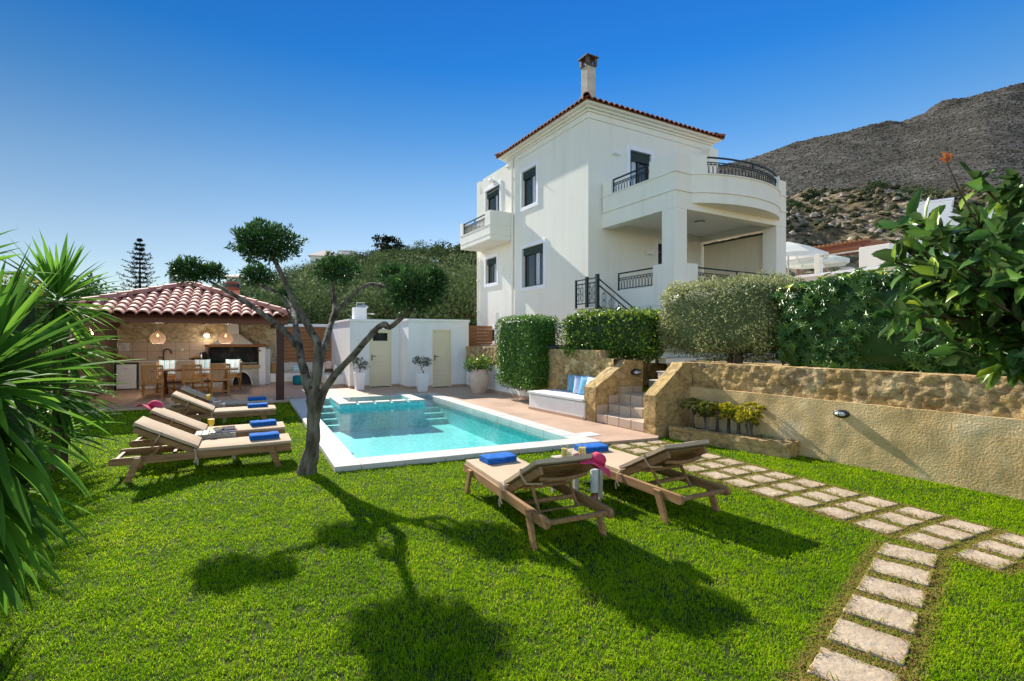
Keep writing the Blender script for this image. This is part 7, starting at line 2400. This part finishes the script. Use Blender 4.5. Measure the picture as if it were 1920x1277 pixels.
# ------------------------------------------------------------------ neighbour's terrace on the right
NO, NR_ = (11.9, 22.0), math.atan2(-.886, .463)
nb = thing('neighbour_terrace', 'white raised terrace of the neighbouring house behind the dark hedge', 'terrace', (*NO, 0), NR_)
MB().box(-4, 7, 0, 14, 1.1, 4.30).build('wall', M['white_plaster'], nb)
MB().box(-4.05, 7.05, -.06, 14, 4.304, 4.42).build('slab', M['white_trim'], nb, bevel=.01)
MB().box(3.05, 4.1, -.05, 1.3, 4.424, 5.22).build('block', M['white_plaster'], nb, bevel=.015)
gl_ = thing('glass_balustrade', 'glass balustrade with beige handrail and square post on the neighbouring terrace', 'balustrade', (*NO, 4.424), NR_)
MB().box(-3, 1.32, .03, .045, .04, .66).build('pane', M['clear_glass'], gl_); MB().box(1.58, 3.03, .03, .045, .04, .66).build('pane', M['clear_glass'], gl_)
MB().box(1.34, 1.56, -.06, .16, 0, .80).build('post', M['house_plaster'], gl_, bevel=.01)
MB().bar((-3, .04, .70), (1.34, .04, .70), .05, .05).bar((1.56, .04, .70), (3.04, .04, .70), .05, .05).build('handrail', M['deck_stone'], gl_)
def parasol(label, x, y, zc, r, h):
    t = thing('parasol', label, 'parasol', (x, y, 4.42), 0)
    H_ = zc - 4.42
    MB().tube([(0, 0, 0), (0, 0, H_)], .04, 8).build('pole', M['grey_wood'], t)
    n = 8
    vs = [(0, 0, H_)]
    for (k, zz) in ((.5, H_ - h * .42), (1, H_ - h), (1.0, H_ - h - .22)):
        for i in range(n): vs.append((r * k * math.cos(2 * PI * i / n), r * k * math.sin(2 * PI * i / n), zz))
    fs = [(0, 1 + i, 1 + (i + 1) % n) for i in range(n)] + [(1 + l * n + i, 1 + (l + 1) * n + i, 1 + (l + 1) * n + (i + 1) % n, 1 + l * n + (i + 1) % n) for l in range(2) for i in range(n)]
    c = MB().add(vs, fs).build('canopy', M['parasol_cloth'], t)
    m = c.modifiers.new('thick', 'SOLIDIFY'); m.thickness = .01
    rb_ = MB()
    for i in range(n): rb_.bar((0, 0, H_ - .05), (r * .98 * math.cos(2 * PI * i / n), r * .98 * math.sin(2 * PI * i / n), H_ - h - .03), .025, .025)
    rb_.build('ribs', M['grey_wood'], t)
nt = NT('parasol_cloth')
nt.b.inputs['Base Color'].default_value = (.78, .77, .73, 1); nt.b.inputs['Roughness'].default_value = .9
tl = nt.N('ShaderNodeBsdfTranslucent'); tl.inputs['Color'].default_value = (.8, .78, .7, 1)
mx = nt.N('ShaderNodeMixShader'); mx.inputs[0].default_value = .4
nt.L(nt.b.outputs[0], mx.inputs[1]); nt.L(tl.outputs[0], mx.inputs[2]); nt.L(mx.outputs[0], nt.out.inputs['Surface'])
M['parasol_cloth'] = nt.m
x, y, z = A(1478, 453, 25.0)
parasol('large cream parasol on the neighbouring terrace, partly behind the villa corner', x, y, z, 1.75, .75)
x, y, z = A(1532, 474, 29.0)
parasol('bluish white parasol farther back on the neighbouring terrace', x, y, z, 1.6, .5)
NL = frame_local(NO, NR_)
pg = thing('slatted_pergola', 'brown slatted pergola on the neighbouring terrace', 'pergola', (*A(1568, 480, 31)[:2], 4.42), NR_)
zt = A(1568, 468, 31)[2] - 4.42
for sx in (-1.6, 2.2):
    for sy in (-1.2, 1.4): MB().box(sx - .07, sx + .07, sy - .07, sy + .07, 0, zt - .2).build('post', M['red_beam'], pg)
MB().box(-1.9, 2.6, -1.3, -1.18, zt - .2, zt).box(-1.9, 2.6, 1.4, 1.52, zt - .2, zt).build('beam', M['red_beam'], pg)
sm = MB()
for k in range(18): sm.box(-1.85 + .25 * k, -1.75 + .25 * k, -1.7, 1.9, zt + .003, zt + .12)
sm.build('slats', M['fence_wood'], pg)
p = A(1583, 505, 24)
tt = thing('stone_table', 'round stone table with pedestal on the neighbouring terrace', 'table', (p[0], p[1], 4.42), 0)
MB().lathe([(.0, .55), (.38, .58), (.40, .66), (.36, .70), (0, .70)], 16).build('table_top', M['terracotta_pot'], tt, smooth=40)
MB().lathe([(.2, 0), (.11, .15), (.10, .4), (.18, .56)], 12).build('pedestal', M['terracotta_pot'], tt, smooth=40)
wv = thing('white_villa', 'white flat roofed house behind the citrus leaves on the right', 'house', (*A(1722, 500, 30)[:2], 0), R(-40))
MB().box(0, 1.5, 0, 4, 1, 9.75).build('wall', M['white_plaster'], wv)
MB().box(1.502, 7, 1.2, 4, 1, 9.3).build('wing', M['white_plaster'], wv)
MB().box(-.1, 1.6, -.1, 4.1, 9.754, 9.87).build('roof', M['white_trim'], wv)
MB().box(.4, 1.1, -.04, .02, 7.2, 8.6).build('window', M['pane'], wv)
# ------------------------------------------------------------------ paving slabs and the grass
pmat = pbr('paving_stone', [(.25, (.33, .245, .165)), (.5, (.42, .325, .225)), (.75, (.50, .40, .29))], 5, .85, .2, [(8, 1.0, .025), (26, .7, .01), (70, .4, .004)])
SLABS = []
def slab(label, c, ang, L_, W_, group, seed):
    rs = np.random.default_rng(seed)
    mb = MB()
    n = 9
    out = []
    for (a, b) in (((-.5, -.5), (.5, -.5)), ((.5, -.5), (.5, .5)), ((.5, .5), (-.5, .5)), ((-.5, .5), (-.5, -.5))):
        for k in range(n):
            u = k / n
            out.append(((a[0] + (b[0] - a[0]) * u) * L_ + rs.normal() * .0022, (a[1] + (b[1] - a[1]) * u) * W_ + rs.normal() * .0022))
    mb.prism(out, -.02, .022 + rs.uniform(-.003, .004))
    o = mb.build('paving_slab', pmat, bevel=.006, loc=(c[0], c[1], 0), rotz=ang + rs.normal() * .02)
    SLABS.append((c[0], c[1], ang, L_, W_))
    return tag(o, label, 'paving slab', group)


ORD = ['first', 'second', 'third', 'fourth', 'fifth', 'sixth', 'seventh', 'eighth', 'ninth', 'tenth', 'eleventh', 'twelfth', 'thirteenth']
D2 = Vector((.157, -.340))
rows = [('row nearest the sun loungers', Vector((2.85, 5.58)), -7, 5), ('middle row', Vector((3.165, 5.755)), -7, 5), ('row nearest the ochre wall', Vector((3.47, 5.91)), -7, 5)]
ang2 = math.atan2(D2.y, D2.x)
sd = 1
for (rn, c0, k0, k1) in rows:
    for k in range(k0, k1 + 1):
        c = c0 + D2 * k
        slab('%s beige slab from the pool deck in the path\'s %s' % (ORD[k - k0].capitalize() if False else ORD[k - k0], rn), c, ang2, .285, .255, 'slabs of the three row path', sd); sd += 1
c0, d1_ = Vector((3.10, 3.95)), Vector((-.276, -.282))
for k in range(7):
    slab('%s beige slab of the single row path, counted from the wide path' % ORD[k], c0 + d1_ * k, math.atan2(d1_.y, d1_.x) + R(90), .345, .285, 'slabs of the single row path', sd); sd += 1

# lawn grass: single blades, denser and finer close by
def band(y0, y1, dens, L0, W0):
    area = (y1 - y0) * 2.12 * (y0 + y1) / 2
    n = int(area * dens)
    y = np.sqrt(RNG.random(n) * (y1 ** 2 - y0 ** 2) + y0 ** 2)
    x = (RNG.random(n) * 2 - 1) * 1.06 * y
    return np.stack([x, y], 1), L0, W0
excl_deck = DECK_POLY
pool_poly = POOL_OUT
bed_poly = [BD(-.05, 0)[:2], BD(PBL + .0, 0)[:2], BD(PBL + .0, .7)[:2], BD(-.1, 1.2)[:2]]
wn = np.array([math.sin(-LWR), math.cos(LWR)])
VV, FF, AR, AD = [], [], [], []
base = 0
def slab_dist(P):
    d = np.full(len(P), 9.0)
    for (cx_, cy_, a, L_, W_) in SLABS:
        c, s = math.cos(a), math.sin(a)
        q = P - np.array([cx_, cy_])
        lx = np.abs(q[:, 0] * c + q[:, 1] * s) - L_ / 2; ly = np.abs(-q[:, 0] * s + q[:, 1] * c) - W_ / 2
        dd = np.where((lx < 0) & (ly < 0), np.maximum(lx, ly), np.hypot(np.maximum(lx, 0), np.maximum(ly, 0)))
        d = np.minimum(d, dd)
    return d
for (y0, y1, dens, L0, W0) in ((1.9, 2.8, 16500, .027, .0032), (2.8, 3.8, 13500, .027, .0036), (3.8, 5.2, 9500, .027, .0044), (5.2, 7.2, 6000, .027, .0056), (7.2, 10, 3000, .027, .0085), (10, 14.2, 1300, .030, .013)):
    P, L0, W0 = band(y0, y1, dens, L0, W0)
    k = ~inpoly(P, excl_deck) & ~inpoly(P, pool_poly) & ~inpoly(P, bed_poly)
    k &= ((P - np.array([LWO[0], LWO[1]])) @ np.array([math.cos(LWR + PI / 2), math.sin(LWR + PI / 2)])) < -.012
    P = P[k]
    rel_r = (P - np.array(RFO)) @ np.array([math.cos(FR), math.sin(FR)])
    sd_ = slab_dist(P)
    k = sd_ > -.006
    P, sd_ = P[k], sd_[k]
    thin = np.array([noise.noise(Vector((p[0] * 16, p[1] * 16, 6))) + .7 * noise.noise(Vector((p[0] * 5, p[1] * 5, 8))) for p in P])
    k = RNG.random(len(P)) > np.clip(-thin * 1.3, 0, .75)
    P, sd_ = P[k], sd_[k]
    n = len(P)
    cl = np.array([noise.noise(Vector((p[0] * 3.1, p[1] * 3.1, 0))) * .6 + noise.noise(Vector((p[0] * 11, p[1] * 11, 4))) * .5 for p in P])
    dry = np.clip(1.6 - sd_ / .065, 0, 1) * (RNG.random(n) < .92) * RNG.uniform(.5, 1, n)
    pat = np.array([noise.noise(Vector((p[0] * 1.3, p[1] * 1.3, 9))) + .5 * noise.noise(Vector((p[0] * 4.7, p[1] * 4.7, 2))) for p in P])
    dry = np.maximum(dry, (RNG.random(n) < .03 + .06 * np.clip(-cl, 0, 1) + .30 * np.clip(pat - .45, 0, 1)) * RNG.uniform(.3, .8, n))
    h = L0 * (1 + .45 * cl) * RNG.uniform(.55, 1.25, n) * np.where(sd_ < .05, .8, 1)
    a = RNG.random(n) * 2 * PI + cl * 3
    lean = RNG.uniform(.25, 1.3, n)
    dirv = np.stack([np.cos(a), np.sin(a)], 1)
    side = np.stack([-np.sin(a), np.cos(a)], 1) * (W0 * RNG.uniform(.7, 1.3, n))[:, None] * .5
    z0 = np.zeros((n, 1)) - .002
    m = P + dirv * (h * lean * .35)[:, None]
    t_ = P + dirv * (h * lean)[:, None]
    zm = (h * .62)[:, None]; zt = (h * (1.0 - .42 * lean))[:, None]
    V = np.stack([np.hstack([P - side, z0]), np.hstack([P + side, z0]), np.hstack([m + side * .9, zm]), np.hstack([m - side * .9, zm]), np.hstack([t_, zt])], 1)
    VV.append(V.reshape(-1, 3))
    b = (np.arange(n) * 5)[:, None] + base
    FF.append(b + np.array([[0, 1, 2, 3]])); AD.append(b + np.array([[3, 2, 4]]))
    AR.append((np.repeat(np.clip(.5 + .30 * cl + .22 * pat + RNG.normal(size=n) * .22, 0, 1), 5), np.repeat(dry, 5)))
    base += n * 5
# the small grassy landing behind the garden steps
n = 2600
P = np.array([FL(x, y)[:2] for x, y in zip(RNG.uniform(1.36, 2.02, n), RNG.uniform(-1.35, 1.15, n))])
a = RNG.random(n) * 2 * PI
dirv = np.stack([np.cos(a), np.sin(a)], 1); side = np.stack([-np.sin(a), np.cos(a)], 1) * .0045
h = RNG.uniform(.02, .07, n); z0 = np.full((n, 1), .578)
V = np.stack([np.hstack([P - side, z0]), np.hstack([P + side, z0]), np.hstack([P + dirv * (h * .3)[:, None] + side, z0 + (h * .6)[:, None]]), np.hstack([P + dirv * (h * .3)[:, None] - side, z0 + (h * .6)[:, None]]), np.hstack([P + dirv * (h * .7)[:, None], z0 + h[:, None]])], 1)
VV.append(V.reshape(-1, 3)); b = (np.arange(n) * 5)[:, None] + base; base += n * 5
FF.append(b + np.array([[0, 1, 2, 3]])); AD.append(b + np.array([[3, 2, 4]])); AR.append((np.repeat(RNG.random(n), 5), np.zeros(n * 5)))
# matted dry runners round the slabs
Q = []
for (cx_, cy_, a, L_, W_) in SLABS:
    n = int(2300 if cy_ < 4.3 else 900)
    q = (RNG.random((n, 2)) - .5) * np.array([L_ + .20, W_ + .20])
    d_ = np.maximum(np.abs(q[:, 0]) - L_ / 2, np.abs(q[:, 1]) - W_ / 2)
    q = q[(d_ > -.012) & (RNG.random(n) < np.clip(1.15 - d_ / .09, 0, 1))]
    c, s = math.cos(a), math.sin(a)
    Q.append(np.stack([cx_ + q[:, 0] * c - q[:, 1] * s, cy_ + q[:, 0] * s + q[:, 1] * c], 1))
P = np.concatenate(Q)
P = P[~inpoly(P, excl_deck)]
n = len(P)
k = slab_dist(P) < 0
a = RNG.random(n) * 2 * PI
dirv = np.stack([np.cos(a), np.sin(a)], 1); side = np.stack([-np.sin(a), np.cos(a)], 1) * (.0017 + .0006 * P[:, 1:2] * .5)
h = RNG.uniform(.016, .042, n)
z0 = np.where(k, .022, 0.0)[:, None]
V = np.stack([np.hstack([P - side, z0]), np.hstack([P + side, z0]), np.hstack([P + dirv * (h * .6)[:, None] + side, z0 + (h * .55)[:, None]]), np.hstack([P + dirv * (h * .6)[:, None] - side, z0 + (h * .55)[:, None]]), np.hstack([P + dirv * (h * 1.3)[:, None], z0 + (h * .3)[:, None]])], 1)
VV.append(V.reshape(-1, 3)); b = (np.arange(n) * 5)[:, None] + base
FF.append(b + np.array([[0, 1, 2, 3]])); AD.append(b + np.array([[3, 2, 4]]))
AR.append((np.repeat(RNG.random(n) * .6, 5), np.repeat(np.where(RNG.random(n) < .78, RNG.uniform(.6, 1, n), .1), 5)))
nt = NT('grass_blade')
at = nt.N('ShaderNodeAttribute', attribute_name='rnd'); ad = nt.N('ShaderNodeAttribute', attribute_name='dry')
r = ramp(nt, at.outputs['Fac'], [(0, (.090, .205, .002)), (.45, (.225, .415, .003)), (.8, (.38, .55, .005)), (1, (.56, .63, .015))])
col = mixc(nt, ad.outputs['Fac'], r.outputs['Color'], (.40, .25, .10))
nt.L(col, nt.b.inputs['Base Color']); nt.b.inputs['Roughness'].default_value = .7; nt.b.inputs['Specular IOR Level'].default_value = .03
tr = nt.N('ShaderNodeBsdfTranslucent'); nt.L(col, tr.inputs['Color'])
mx = nt.N('ShaderNodeMixShader'); mx.inputs[0].default_value = .48
nt.L(nt.b.outputs[0], mx.inputs[1]); nt.L(tr.outputs[0], mx.inputs[2]); nt.L(mx.outputs[0], nt.out.inputs['Surface'])
g = np_obj('lawn_grass', np.concatenate(VV), [np.concatenate(FF), np.concatenate(AD)], nt.m, None, {'rnd': np.concatenate([a for a, _ in AR]), 'dry': np.concatenate([b for _, b in AR])})
tag(g, kind='stuff')
